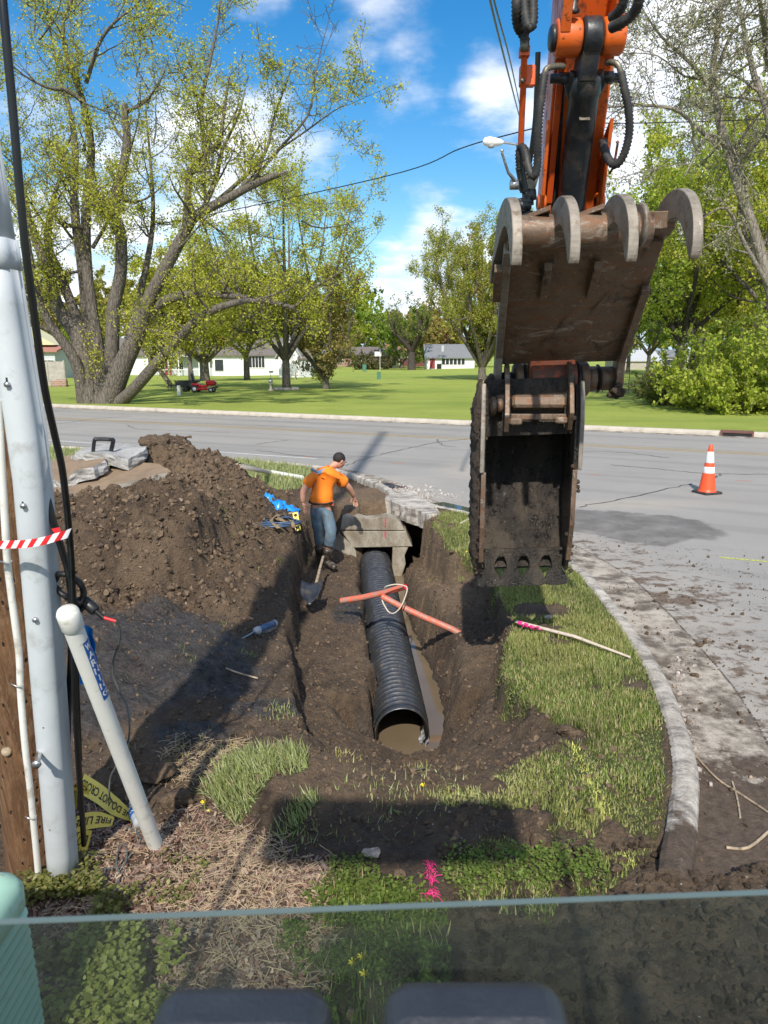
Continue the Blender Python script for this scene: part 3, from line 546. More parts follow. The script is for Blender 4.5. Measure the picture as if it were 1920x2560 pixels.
def height(x, y, detail=True):
    h = fb(x, y); wx = x + .16 * fbm(x * 2.3, y * 2.3, 4, 11) + .07 * fbm(x * 9, y * 9, 3, 21); wy = y + .16 * fbm(x * 2.3 + 7, y * 2.3, 4, 13) + .07 * fbm(x * 9, y * 9, 3, 31)
    # the pile: steep broken face toward the excavator
    pile = near(x, y, -5.5, -1.35, 7.0, 12.6, .45)
    h = h - .10 * near(x, y, -4.8, -2.0, 7.4, 9.6, .3) + .34 * sstep(-.05, .16, polysd(wx + .08 * fbm(x * 6, y * 6, 2, 3), wy, HEAP)) * sstep(9.5, 8.9, y)
    sdp = polysd(wx, wy, PIT); sdt = polysd(wx, wy, TRENCH)
    w = np.where((y < 4.95) | ((x > .3) & (y > 4.5) & (y < 5.2) & (x < .9)), .30, .055); w = np.where((x > .5) & (y > 8.7) & (y < 11.8), .08, w)
    k = sstep(-w * .5, w, sdp); fl = ff(x, y); h = h * (1 - k) + fl * k
    kt = sstep(-.05, .07, sdt); kt = np.where(y < 6.3, sstep(-.55, .1, sdt), kt); kt = np.where((x > .2) & (y >= 6.3), sstep(-.24, .06, sdt), kt)
    h = h * (1 - kt) + np.minimum(h, -1.28) * kt
    # shovel ledge in the left ground
    dirt = 1 - grass_mask(x, y) * .75
    lump = (cell(x * 2.6, y * 2.6, 1) - .45) * .16 + (cell(x * 6.5, y * 6.5, 2) - .45) * .085
    rough = .28 + 1.15 * pile; rough = np.where(kt > .5, .12, rough)
    wl_ = wet_mask(x, y); rough = rough * (1 + .5 * wl_)
    if detail:
        h = h + dirt * rough * lump + dirt * (.45 + .9 * pile) * ((cell(x * 13, y * 13, 3) - .45) * .055 + (cell(x * 24, y * 24, 6) - .45) * .030 + fbm(x * 30, y * 30, 3, 7) * .030) + dirt * .05 * np.abs(fbm(x * 4.3, y * 4.3, 4, 77)) * 2 + fbm(x * 1.7, y * 1.7, 4, 5) * (.05 + .16 * pile) * np.where(x > 1.3, .4, 1)
        h = h + pile * .10 * np.maximum(fbm(x * 3.1, y * 1.2, 3, 17), 0)
    inc = sstep(.0, .06, linesd(x, y, CP) * np.where(paved(x, y) > 0, -1, 1)) 
    lip = np.where((x > -1.5) & (x < 1.0) & (y > 11.5), -.05, .085)
    out = paved(x, y) > -.15
    h = np.where(out, np.minimum(h, -.18), np.where(linesd(x, y, CP) < .45, np.minimum(h, .12), h))
    edge = 3.25 + .5 * fbm(x * 1.3, 0 * y, 3, 71) + np.clip(x - 1.9, 0, 9) * .12; mudz = .03 + .07 * (cell(x * 5, y * 5, 8) - .3) + .035 * (cell(x * 14, y * 14, 9) - .3) + .02 * (cell(x * 27, y * 27, 6) - .3) + .07 * fbm(x * 2, y * 2, 3, 19)
    k = sstep(.12, -.12, y - edge) * (x > .6); return np.where(x > .6, h * (1 - k) + np.maximum(mudz, .012) * k, h)
def pxpoly(P, z=0.05): return [tuple(G(a, b, z).xy) for a, b in P]
GR_ISL = pxpoly([(1062, 1296), (1110, 1286), (1180, 1284), (1330, 1330), (1446, 1418), (1500, 1462), (1550, 1530), (1597, 1597), (1640, 1690), (1655, 1800), (1662, 1950), (1655, 2080), (1610, 2140), (1500, 2250), (1350, 2310), (1180, 2245), (1105, 2150), (1180, 2090), (1270, 2030),
          (1260, 2000), (1200, 1990), (1130, 1990), (1065, 1960), (1150, 1925), (1260, 1905), (1350, 1885), (1400, 1872), (1420, 1840), (1350, 1788), (1262, 1716), (1245, 1640), (1282, 1570), (1240, 1480), (1200, 1400), (1128, 1372)], .06)
GR_PATCH = [pxpoly([(508, 1965), (560, 1900), (640, 1872), (720, 1858), (768, 1872), (780, 1912), (752, 1932), (690, 1940), (650, 1985), (590, 2040), (545, 2015)], .1),
            pxpoly([(690, 2085), (735, 2025), (790, 1992), (812, 2008), (760, 2060), (715, 2105)], .0)]
GR_BACK = [[(-2.3, 13.4), (-4, 13.9), (-8, 14.5), (-30, 25), (-30, 31.5), (-8, 20.0), (-3.2, 17.6), (-1.65, 16.6), (-1.35, 15.2), (-1.7, 14.2)]]
GR_LOW = pxpoly([(800, 2250), (870, 2180), (1000, 2215), (1110, 2290), (1130, 2420), (1080, 2600), (780, 2600), (790, 2420)], 0)
BARE = [(G(1350, 1535, .08).xy, .34, .26), (G(1415, 1838, .06).xy, .16, .14), (G(1345, 2105, .0).xy, .14, .10), (G(1230, 1270 + 700, .0).xy, .1, .1), (G(1280, 2060, 0).xy, .28, .14)]
def grass_mask(x, y):
    wx = x + .05 * fbm(x * 5, y * 5, 3, 41); wy = y + .05 * fbm(x * 5 + 3, y * 5, 3, 43)
    g = sstep(-.02, .04, polysd(wx, wy, GR_ISL))
    pn = vnoise(x * 2.6, y * 2.6, 91) * .55 + vnoise(x * 8, y * 8, 92) * .45 + .10 * sstep(4.4, 5.6, y) * (x > .9); g = g * sstep(.24, .38, pn)
    for p in GR_PATCH: g = np.maximum(g, sstep(-.01, .03, polysd(wx, wy, p)))
    for p in GR_BACK: g = np.maximum(g, sstep(-.05, .1, polysd(wx, wy, p)))
    g = np.maximum(g, .55 * sstep(-.1, .1, polysd(wx, wy, GR_LOW)))
    for c, a, b in BARE: g = g * sstep(.7, 1.15, np.sqrt(((wx - c.x) / a) ** 2 + ((wy - c.y) / b) ** 2))
    return g
WETP = [(G(330, 1560, .2).xy, .95, .75), (G(430, 1700, .03).xy, .75, .55), (G(280, 1750, .05).xy, .6, .6), (G(470, 1850, 0).xy, .3, .2), (G(660, 1780, -.03).xy, .35, .18), (G(870, 1540, -.5).xy, .2, .35), (G(700, 1330, 0).xy, .2, .3)]
def wet_mask(x, y):
    g = np.zeros(np.shape(x)); n = fbm(x * 3.1, y * 3.1, 4, 51) * .9
    for c, a, b in WETP: g = np.maximum(g, sstep(1.15, .75, np.sqrt(((x - c.x) / a) ** 2 + ((y - c.y) / b) ** 2) + n))
    return g
Z_ = height(X_, Y_)
def tan_mask(x, y):
    t = near(x, y, -5, -2.2, 9.0, 11.5, .5) * .8; t = np.maximum(t, near(x, y, -1.2, .6, 11.8, 14.5, .35) * .9); t = np.maximum(t, near(x, y, .45, 1.3, 8.2, 11.6, .3) * .9)
    t = np.maximum(t, near(x, y, -.9, 1.1, 4.4, 5.6, .25) * .25); t = np.maximum(t, sstep(.6, .8, cell(x * .9, y * .9, 61)) * .35)
    return t
colm = np.stack([grass_mask(X_, Y_), wet_mask(X_, Y_), tan_mask(X_, Y_)], -1)
# grey soaked soil by the water line
colm[..., 1] = np.maximum(colm[..., 1], sstep(-.88, -1.0, Z_))
I = np.arange(X_.size).reshape(X_.shape)
outm = paved(X_, Y_); k4 = np.minimum.reduce([outm[:-1, :-1], outm[1:, :-1], outm[:-1, 1:], outm[1:, 1:]])
keep = (k4 < 1.6) | (Y_[:-1, :-1] < 4.6)
F_ = np.stack([I[:-1, :-1], I[:-1, 1:], I[1:, 1:], I[1:, :-1]], -1)[keep]
used = np.unique(F_); rem = np.full(X_.size, -1); rem[used] = np.arange(len(used))
tag(npmesh('verge_soil', np.stack([X_, Y_, Z_], -1).reshape(-1, 3)[used], rem[F_], M['dirt'], col=colm.reshape(-1, 3)[used], smooth=True), kind='structure')
def H(x, y):
    x = np.asarray(x, float); y = np.asarray(y, float)
    i = np.clip(np.searchsorted(gx, x) - 1, 0, len(gx) - 2); j = np.clip(np.searchsorted(gy, y) - 1, 0, len(gy) - 2)
    u = np.clip((x - gx[i]) / (gx[i + 1] - gx[i]), 0, 1); v = np.clip((y - gy[j]) / (gy[j + 1] - gy[j]), 0, 1)
    return (Z_[j, i] * (1 - u) + Z_[j, i + 1] * u) * (1 - v) + (Z_[j + 1, i] * (1 - u) + Z_[j + 1, i + 1] * u) * v
def hit(px, py):                           # first point of the soil in that direction
    d = ray(px, py); t = np.arange(1.2, 24, .01); x, y, z = d[0] * t, d[1] * t, CAMH + d[2] * t
    k = np.argmax(z < np.where(paved(x, y) > -.15, 0, H(x, y))); return Vector((x[k], y[k], z[k]))
tag(MB().add([(a, b, -1.0) for a, b in [(-.75, 12.9), (-.7, 5.2), (1.0, 5.2), (1.0, 12.9)]], [(0, 1, 2, 3)]).build('trench_water', M['water']), kind='structure')
# near kerb and gutter round the corner, solid with an underside where the soil has washed out
cpn = [p for p in CP if -22 < p[0] and p[1] > 3.05]
def kerb(name, path, mat, w=.165, top=.13, dep=.26, seg=1):
    pr = [(0, -dep), (.0, .05), (.012, .085), (.035, .113), (.065, top - .002), (.10, top), (w - .03, top - .003), (w - .006, top - .02), (w, top - .05), (w, -dep)][::-1]
    V, F = sweep(path, pr); cr_ = random.Random(int(path[0][1] * 100)); V = [(x + cr_.uniform(-.002, .002), y + cr_.uniform(-.002, .002), z + (cr_.uniform(-.003, .002) if z > 0 else 0)) for x, y, z in V]; m = MB().add(V, F, True); n = len(pr)
    m.add(V[:n], [tuple(range(n))]); m.add(V[-n:], [tuple(range(n - 1, -1, -1))]); return m
P = smooth_path([Vector((x, y, 0)) for x, y in cpn], 3); L = 0; cur = [P[0]]; segs = []
for a, b in zip(P[:-1], P[1:]):
    L += (b - a).length; cur.append(b)
    if L > 2.9: segs.append(cur); cur = [b]; L = 0
segs.append(cur)
mb = MB(); mg = MB(); crumble = random.Random(4)
for s in segs:
    pth = [(p.x, p.y) for p in s]
    t = (s[1] - s[0]).normalized() * .006; pth[0] = (pth[0][0] + t.x, pth[0][1] + t.y)
    k = kerb('k', pth, None); mb.add(k.v, k.f)
    V, F = sweep(pth, [(0.0, .004), (0.0, -.22), (-.52, -.22), (-.52, .004)]); mg.add(V, F)
ko = tag(mb.build('near_kerb', M['curb_near']), kind='structure')
tag(mg.build('near_gutter', M['gutter']), kind='structure')
V, F = sweep([(p[0], p[1]) for p in cpn], [(-.518, .0075), (-.534, .0075)], False); tag(MB().add([(x + random.Random(i // 2).uniform(-.006, .006), y, z) for i, (x, y, z) in enumerate(V)], F).build('gutter_joint', paint('joint_soil', (.09, .07, .055), .50)), kind='structure')
# ---------------------------------------------------------------- trees
TW = [np.array(Matrix.Rotation(0, 3, 'Z'))]
LEAF = [(-.5, 0, 0), (0, -.34, .10), (.5, 0, 0), (0, .34, .10)]; LEAFF = [(0, 1, 2, 3)]
def leaves(name, pts, size, cols, parent, rng, jit=.12, aspect=1.0, kind=None):
    P = np.asarray(pts); n = len(P); P = P + rng.normal(size=(n, 3)) * jit
    sc = size * rng.uniform(.6, 1.35, n); S = np.stack([sc, sc * aspect, sc], -1)
    base = np.asarray(cols)[rng.integers(0, len(cols), n)] * rng.uniform(.72, 1.25, (n, 1))
    return scatter(name, LEAF, LEAFF, P, rotrand(n, rng), S, M['leaf'], base, parent)
class Tree:
    def __init__(s, seed): s.r = random.Random(seed); s.rng = np.random.default_rng(seed); s.w = MB(); s.lp = []; s.lt = []
    def rv(s): return Vector((s.r.gauss(0, 1), s.r.gauss(0, 1), s.r.gauss(0, 1))).normalized()
    def limb(s, pts, n=8): s.w.tube([p for p, _ in pts], [q for _, q in pts], n)
    def branch(s, p, d, L, rad, lvl, up=.18, wig=.22, kids=(9, 7), leafn=20, spread=.75, shrink=.42, segs=6, mn=.012, leaf_from=0):
        pts = [p]; rr = [rad]; d = d.normalized(); q = p
        for i in range(segs):
            d = (d + s.rv() * wig + Vector((0, 0, up))).normalized(); q = q + d * (L / segs); pts.append(q); rr.append(max(rad * (1 - (i + 1) / segs * .85), mn))
        s.w.tube(pts, rr, 5 if rad > .05 else 3, False)
        if lvl <= leaf_from:
            for i in range(leafn):
                k = s.r.random() ** .7 * segs; a = int(min(k, segs - 1)); s.lp.append(pts[a].lerp(pts[a + 1], k - a))
        if lvl > 0:
            nk = kids[min(lvl - 1, len(kids) - 1)]
            for i in range(nk):
                k = (.22 + .78 * (i + s.r.random()) / nk) * segs; a = int(min(k, segs - 1)); b = pts[a].lerp(pts[a + 1], k - a); dd = (pts[a + 1] - pts[a]).normalized()
                s.branch(b, dd * (1 - spread) + s.rv() * spread, L * shrink * s.r.uniform(.7, 1.25) * (1.1 - .4 * k / segs), max(rr[a] * .55, mn), lvl - 1, up, wig, kids, leafn, spread, shrink, max(segs - 2, 3), mn, leaf_from)
    def along(s, pts, n, L, lvl, t0=.25, **k):
        for i in range(n):
            f = (t0 + (1 - t0) * (i + s.r.random()) / n) * (len(pts) - 1); a = int(min(f, len(pts) - 2)); p = pts[a][0].lerp(pts[a + 1][0], f - a); rad = pts[a][1] * (1 - (f - a)) + pts[a + 1][1] * (f - a)
            d = (pts[a + 1][0] - pts[a][0]).normalized(); s.branch(p, d * .45 + s.rv() * .8, L * s.r.uniform(.6, 1.3), min(rad * .5, .09), lvl, **k)
    def finish(s, name, loc, label, cat, leafsize, cols, group=None, bark='bark', jit=.12, limit=None):
        root = empty(name, loc, label, cat, group); off = Vector(loc)
        w = s.w.build('trunk', M[bark], root); w.location = -off
        if s.lp:
            pts = np.array([tuple(p) for p in s.lp]); 
            if limit and len(pts) > limit: pts = pts[s.rng.permutation(len(pts))[:limit]]
            l = leaves('crown', pts, leafsize, cols, root, s.rng, jit); l.location = -off
        return root
YG = [(.48, .49, .06), (.56, .55, .09), (.40, .43, .055), (.62, .58, .13), (.32, .36, .05)]
z1 = .5787
def zl(rows, Y0, dy=0, rm=1.0, ox=0):
    """limb read off the photo: rows of (x, y, width) in the tree's own vertical plane, Y0 away; dy bends it away or nearer with height"""
    out = []; n = len(rows)
    for i, (x, y, w) in enumerate(rows):
        Y = Y0 + dy * i / max(n - 1, 1); p = PY(ox + x * z1, y * z1, Y); out.append((p, w * z1 / FPX * Y / 2 * rm))
    P = smooth_path([p for p, _ in out], 3); Rr = []
    for i in range(n - 1):
        for k in range(3): Rr.append(out[i][1] * (1 - k / 3) + out[i + 1][1] * k / 3)
    Rr.append(out[-1][1]); return list(zip(P, Rr))
T = Tree(11); Y0 = 38.4
LIMBS = [([(365, 1752, 70), (340, 1600, 56), (290, 1500, 48), (215, 1400, 42), (170, 1290, 34), (140, 1160, 26), (115, 1000, 20), (85, 840, 10)], -2.5),
 ([(400, 1752, 95), (365, 1570, 88), (330, 1440, 76), (255, 1340, 60), (215, 1200, 50), (165, 1060, 44), (110, 900, 32), (70, 700, 22), (60, 560, 10)], 1.5),
 ([(430, 1752, 80), (405, 1560, 62), (315, 1330, 46), (255, 1180, 44), (205, 1040, 34), (235, 850, 24), (262, 760, 14), (290, 640, 7)], 3),
 ([(435, 1740, 66), (425, 1600, 60), (380, 1400, 50), (362, 1200, 50), (332, 1000, 40), (320, 850, 38), (325, 650, 30), (300, 470, 20), (250, 300, 12), (215, 120, 6)], 4),
 ([(450, 1740, 66), (440, 1600, 60), (400, 1350, 50), (375, 1150, 48), (372, 900, 42), (395, 650, 34), (356, 430, 28), (290, 250, 22), (272, 100, 16), (310, 0, 10), (340, -140, 6)], 1),
 ([(470, 1745, 80), (484, 1500, 66), (490, 1330, 62), (522, 1180, 56), (520, 1000, 50), (488, 905, 48), (520, 780, 42), (548, 620, 36), (540, 500, 30), (540, 445, 22)], -1),
 ([(462, 1752, 120), (520, 1600, 100), (590, 1450, 78), (640, 1300, 64), (720, 1150, 58), (800, 1000, 50), (850, 930, 45), (960, 870, 40), (1090, 800, 34), (1190, 758, 26), (1240, 745, 12)], -3),
 ([(800, 1000, 40), (812, 850, 34), (822, 740, 34), (890, 662, 32), (945, 625, 22), (965, 500, 15), (990, 330, 8)], -1),
 ([(885, 660, 24), (878, 590, 22), (868, 450, 20), (900, 300, 14), (940, 100, 9), (960, -60, 5)], 1),
 ([(600, 1430, 50), (680, 1320, 48), (790, 1275, 40), (900, 1270, 36), (1050, 1285, 30), (1150, 1300, 26), (1270, 1330, 18)], -4),
 ([(1150, 1300, 20), (1270, 1325, 16), (1340, 1255, 12), (1430, 1200, 8), (1530, 1130, 4)], -2),
 ([(490, 1755, 66), (560, 1700, 60), (650, 1600, 56), (740, 1500, 50), (830, 1400, 45), (920, 1340, 38), (1050, 1300, 28), (1120, 1302, 16)], -5),
 ([(560, 1450, 36), (610, 1250, 30), (650, 1050, 25), (662, 900, 20), (650, 700, 13), (630, 480, 6)], 4),
 ([(870, 920, 26), (930, 780, 24), (960, 650, 18), (1030, 500, 10), (1060, 380, 5)], 2),
 ([(900, 900, 22), (1060, 760, 18), (1150, 650, 14), (1180, 520, 11), (1230, 380, 7), (1270, 260, 4)], -1),
 ([(1080, 800, 16), (1200, 650, 13), (1330, 500, 10), (1360, 350, 7), (1385, 220, 5), (1425, 70, 3)], 0),
 ([(1200, 650, 10), (1330, 560, 8), (1440, 480, 5), (1500, 450, 3)], -1.5),
 ([(360, 440, 22), (285, 390, 18), (210, 380, 14), (110, 330, 8), (40, 270, 4)], -2), ([(372, 360, 20), (430, 185, 16), (500, 92, 12), (590, 20, 8), (640, -60, 5)], -2),
 ([(690, 1345, 14), (770, 1400, 11), (820, 1440, 8), (850, 1500, 4)], -2), ([(400, 1070, 20), (460, 970, 16), (500, 900, 8)], -1), ([(500, 1010, 16), (440, 900, 12), (410, 760, 8)], -3)]
for i, (rows, dy) in enumerate(LIMBS):
    L = zl(rows, Y0, dy, .88); T.limb(L, 10 if rows[0][2] > 40 else 6)
    if i in (15,): T.along(L, 12, 1.6, 1, .3, leafn=1, wig=.15, up=.1, kids=(5,)); continue
    T.along(L, {0: 6, 1: 9, 2: 8, 3: 12, 4: 14, 5: 8, 6: 9, 9: 10, 11: 6}.get(i, 8), 2.7, 2, .33 if rows[0][1] > 1300 else .1, leafn=10, kids=(6, 6), up=.12)
for k in range(26):      # outer sprays that fill the crown's edge
    x, y = T.r.choice([(T.r.uniform(40, 1000), T.r.uniform(-60, 700)), (T.r.uniform(650, 1350), T.r.uniform(550, 1250)), (T.r.uniform(60, 350), T.r.uniform(500, 1200)), (T.r.uniform(100, 900), T.r.uniform(20, 500))])
    p = PY(x * z1, y * z1, Y0 + T.r.uniform(-4, 4)); T.branch(p, T.rv() + Vector((0, 0, .3)), 3.2, .05, 2, leafn=8, kids=(6, 6))
for k in range(9):        # suckers on the bole
    p = PY((430 + T.r.uniform(-35, 35)) * z1, (1560 + T.r.uniform(-90, 90)) * z1, Y0 - .8); T.branch(p, Vector((T.r.uniform(-1, 1), -.6, .7)), 1.0, .02, 1, leafn=12, kids=(4,))
T.finish('maple_tree', (-14.4, 38.4, .1), 'huge many-stemmed tree with young yellow-green leaves beside the far kerb', 'tree', .105, YG, jit=.2)
def crown_tree(seed, name, base, h, spread, label, cols, leafsize=.25, nl=5, lvl=2, leafn=12, kids=(6, 6), bark='bark', group=None, rad=.3, split=.25, up=.2, L=None, jit=.2, nb=8, limit=None, lean=(0, 0)):
    t = Tree(seed); b = Vector(base); top = b + Vector((lean[0], lean[1], h * split)); t.limb([(b - Vector((0, 0, .5)), rad * 1.3), (b + Vector((0, 0, .3)), rad * 1.05), (top, rad * .85)], 9)
    for i in range(nl):
        a = 2 * math.pi * (i + t.r.random() * .7) / nl; o = 1.0 if i else .15; e = b + Vector((math.cos(a) * spread * .5 * o, math.sin(a) * spread * .5 * o, h * t.r.uniform(.82, 1.0)))
        mid = top.lerp(e, .45) + Vector((math.cos(a), math.sin(a), -.1)) * spread * .12; l = [(top - Vector((0, 0, .2)), rad * .6), (top.lerp(mid, .5), rad * .5), (mid, rad * .4), (mid.lerp(e, .6), rad * .22), (e, rad * .07)]
        t.limb(l, 6); t.along(l, nb, L or spread * .33, lvl, .12, leafn=leafn, kids=kids, up=up)
    return t.finish(name, base, label, 'tree', leafsize, cols, group, bark, jit, limit)
def onl(px, py, Y):          # stands on the lawn at that distance
    p = PY(px, py, Y); z = float(lawn_h(np.array(p.x), np.array(Y))); return (p.x, Y, z)
OL = [(.36, .36, .07), (.43, .41, .09), (.28, .30, .06), (.38, .31, .10)]; RB = [(.38, .28, .11), (.33, .31, .09), (.42, .33, .15), (.29, .28, .08)]
DG = [(.17, .25, .04), (.22, .30, .05), (.28, .36, .06), (.13, .20, .04)]; MG = [(.34, .42, .055), (.43, .49, .08), (.27, .36, .05), (.48, .51, .11)]
PK = [(.46, .42, .34), (.38, .38, .24), (.50, .46, .40), (.30, .32, .14)]
crown_tree(21, 'lawn_tree', onl(716, 968, 54), 14.0, 12, 'broad young-leaved tree with a ring of stones round its trunk', YG, .15, 8, 2, 13, rad=.30, split=.16, nb=8)
crown_tree(22, 'lawn_tree', onl(815, 965, 56), 7.6, 7, 'small rusty-green tree with several thin stems right of the stone-ringed tree', RB, .17, 7, 2, 10, rad=.24, split=.10, nb=7)
crown_tree(23, 'lawn_tree', onl(478, 968, 57), 8.5, 8, 'thin pale-trunked tree just left of the red mower', YG, .2, 5, 2, 10, rad=.18, split=.3, bark='bark_pale', nb=7)
crown_tree(24, 'lawn_tree', onl(424, 966, 58), 7.5, 7, 'small leaning tree above the black trailer', OL, .2, 5, 2, 9, rad=.2, split=.28, lean=(-1.2, 0), nb=6)
crown_tree(25, 'lawn_tree', onl(512, 944, 78), 10, 11, 'gnarled short-trunked tree behind the red mower', OL, .27, 6, 2, 10, rad=.5, split=.2, nb=7)
crown_tree(26, 'lawn_tree', onl(617, 941, 82), 10, 11, 'tree with a forked trunk in front of the white house porch', OL, .27, 5, 2, 10, rad=.34, split=.28, nb=7)
crown_tree(27, 'pollard_tree', onl(1029, 918, 142), 12.5, 10, 'stubby pruned tree standing alone before the dark red fence', [(.24, .27, .07), (.18, .2, .05)], .34, 7, 2, 4, rad=.75, split=.28, bark='bark_dark', nb=5, kids=(4, 4))
crown_tree(28, 'lawn_tree', onl(1205, 944, 80), 14.5, 11, 'tall tree in new leaf just left of the excavator thumb', [(.36, .40, .06), (.44, .45, .08), (.28, .33, .05), (.42, .36, .14)], .16, 11, 2, 15, rad=.45, split=.10, up=.38, nb=12, L=3.4)
crown_tree(29, 'lawn_tree', onl(1240, 940, 86), 14, 8, 'tree with reddish buds behind the tall new-leaved tree', RB, .3, 7, 2, 9, rad=.3, split=.2, up=.35, nb=7)
# the pale budding tree at the right edge
T = Tree(31); Y0 = 30; ox = 960
for rows, dy, nn in [([(1720, 1560, 60), (1700, 1380, 52), (1659, 1210, 46), (1600, 1000, 42), (1530, 800, 38), (1480, 640, 34), (1440, 480, 30), (1420, 330, 26), (1440, 150, 20), (1462, 0, 14), (1470, -120, 8)], 1, 18),
                 ([(1720, 1400, 40), (1700, 900, 34), (1660, 500, 30), (1600, 330, 24), (1560, 150, 18), (1530, 0, 12), (1500, -120, 8)], 3, 16),
                 ([(1450, 640, 20), (1330, 530, 17), (1250, 470, 14), (1100, 455, 10), (950, 465, 6), (880, 480, 3)], -2, 10),
                 ([(1420, 400, 18), (1330, 280, 14), (1200, 160, 10), (1130, 60, 6), (1080, -20, 3)], -2, 12), ([(1659, 1230, 22), (1560, 1060, 18), (1480, 900, 12), (1380, 940, 5)], -1, 4),
                 ([(1660, 300, 26), (1640, 100, 20), (1600, -100, 12)], -3, 10), ([(1440, 300, 16), (1500, 150, 12), (1600, 40, 8), (1680, -60, 4)], -2, 8), ([(1480, 640, 16), (1400, 580, 12), (1300, 760, 5)], -3, 4), ([(1430, 340, 14), (1300, 330, 8), (1180, 240, 5), (1040, 230, 3)], 1, 9)]:
    L = zl(rows, Y0, dy, 1, ox); T.limb(L, 9); T.along(L, nn, 2.3, 2, .2, leafn=6, kids=(6, 6), up=.02, wig=.25)
T.finish('budding_tree', (12.6, 30, 0), 'tall pale-barked tree with bare crooked limbs and tiny buds at the road bend', 'tree', .085, PK, bark='bark_pale', jit=.1)
WG = 'wood behind the bright shrub'
for i, (px, py, Y, h, wid, lab, cols, bk, ls) in enumerate([
    (1692, 985, 44, 12, 9, 'dark-trunked tree at the end of the wire fence', MG, 'bark_dark', .22), (1730, 925, 60, 19, 9, 'slim tall tree second along the wood edge behind the dark-trunked one', MG, 'bark_dark', .25),
    (1752, 925, 58, 17, 9, 'straight dark tree close beside the slim tall one', YG, 'bark_dark', .25), (1850, 900, 50, 19, 10, 'grey-trunked tree above the bright shrub', MG, 'bark', .24),
    (1940, 950, 40, 15, 11, 'leafy tree at the very right edge behind the shrub', YG, 'bark', .22), (1620, 925, 95, 13, 12, 'far rounded tree behind the wire fence', DG, 'bark', .36),
    (1570, 925, 105, 15, 13, 'far pale green tree peeping past the thumb plate', MG, 'bark', .36), (1790, 930, 75, 20, 13, 'broad dark green tree deep in the wood', DG, 'bark', .32), (1890, 930, 66, 17, 12, 'dark leafy tree deep in the wood at the right', DG, 'bark', .30),
    (1800, 980, 46, 9, 7, 'young yellow-green tree above the tangled undergrowth', YG, 'bark', .2)]):
    crown_tree(40 + i, 'wood_tree', onl(px, py, Y), h, wid, lab, cols, ls * .8, 6, 2, 9, rad=.26, split=.28 if ls < .3 else .2, bark=bk, nb=8, up=.22)
def shrub(seed, name, base, w, h, label, cols, n=90, leafn=26, ls=.13, cat='shrub', group=None, bark='bark', L=None, d=None):
    t = Tree(seed); b = Vector(base)
    for i in range(n):
        a = t.r.uniform(0, 6.283); r_ = t.r.random() ** .5; e = Vector((math.cos(a) * r_ * w * .5, math.sin(a) * r_ * (d or w) * .5, h * t.r.uniform(.35, 1) * (1 - .45 * r_ ** 2)))
        s0 = b + Vector((math.cos(a) * r_ * w * .22, math.sin(a) * r_ * w * .2, 0)); t.branch(s0, e, (b + e - s0).length, .022, 1, up=.06, wig=.2, kids=(6,), leafn=leafn, leaf_from=1, spread=.7)
    return t.finish(name, base, label, cat, ls, cols, group, bark, .06)
shrub(61, 'shrub', (15.9, 33.2, .0), 7.0, 4.4, 'big bright yellow-green shrub at the right edge of the lawn', [(.38, .44, .06), (.46, .50, .09), (.28, .36, .05)], 110, 30, .17)
shrub(62, 'shrub', (15.0, 37.5, .0), 5, 3.0, 'tangled dark undergrowth bush between the dark trunk and the bright shrub', [(.14, .2, .03), (.2, .16, .07), (.1, .15, .03)], 60, 18, .15)
shrub(63, 'shrub', (18.2, 36, .0), 6, 5.6, 'tall loose yellow-green bush behind the big bright shrub', [(.30, .34, .05), (.2, .26, .04)], 70, 20, .18)
shrub(64, 'shrub', onl(935, 921, 150), 9, 4.5, 'brownish rounded bush by the flagpole', [(.14, .14, .06), (.19, .18, .09)], 40, 16, .4)
# the far tree line
k = 70; tl = random.Random(5)
FARL = [(840, 'far bright yellow-green tree behind the brick house', MG), (800, 'far olive tree left of the brick house roof', OL), (765, 'far rust-tinted tree beyond the small lawn trees', RB), (900, 'far glowing lime tree above the brick garage', [(.36, .42, .05), (.30, .38, .05)]), (870, 'far dark spruce-green tree behind the brick house', [(.06, .11, .05), (.08, .14, .05)]),
        (955, 'far pale green tree left of the pollard', MG), (990, 'far olive tree behind the red-roofed house', OL), (1060, 'far dusty pink tree behind the white house', RB), (1085, 'far reddish tree above the white house roof', [(.30, .16, .08), (.26, .2, .09)]), (1120, 'far olive tree behind the white house chimney', OL), (1160, 'far green tree at the right end of the white house', MG)]
for i, (px, lab, cols) in enumerate(FARL):
    Y = tl.uniform(195, 240); crown_tree(k + i, 'far_tree', onl(px, 905, Y), tl.uniform(11, 19) * (1.15 if px < 960 else .8), 15, lab, cols, .75, 5, 2, 10, (4, 5), rad=.4, split=.12, nb=6, group='trees of the far tree line')
for i, (px, Y, h, lab, cols) in enumerate([(110, 120, 13, 'brownish far tree behind the yellow gable', RB), (200, 135, 15, 'olive far tree behind the leftmost boles of the huge tree', OL), (330, 130, 14, 'olive far tree above the left end of the white house', OL), (420, 128, 15, 'yellowish far tree behind the leaning tree', YG),
    (520, 135, 15, 'brown-green far tree behind the white house roof', RB), (600, 130, 14, 'olive far tree above the white house porch', OL), (680, 138, 16, 'green far tree behind the white garage', MG), (745, 150, 14, 'rusty far tree behind the grey shed', RB)]):
    crown_tree(90 + i, 'far_tree', onl(px, 905, Y), h, 14, lab, cols, .55, 5, 2, 10, (4, 5), rad=.4, split=.12, nb=6, group='trees of the far tree line')

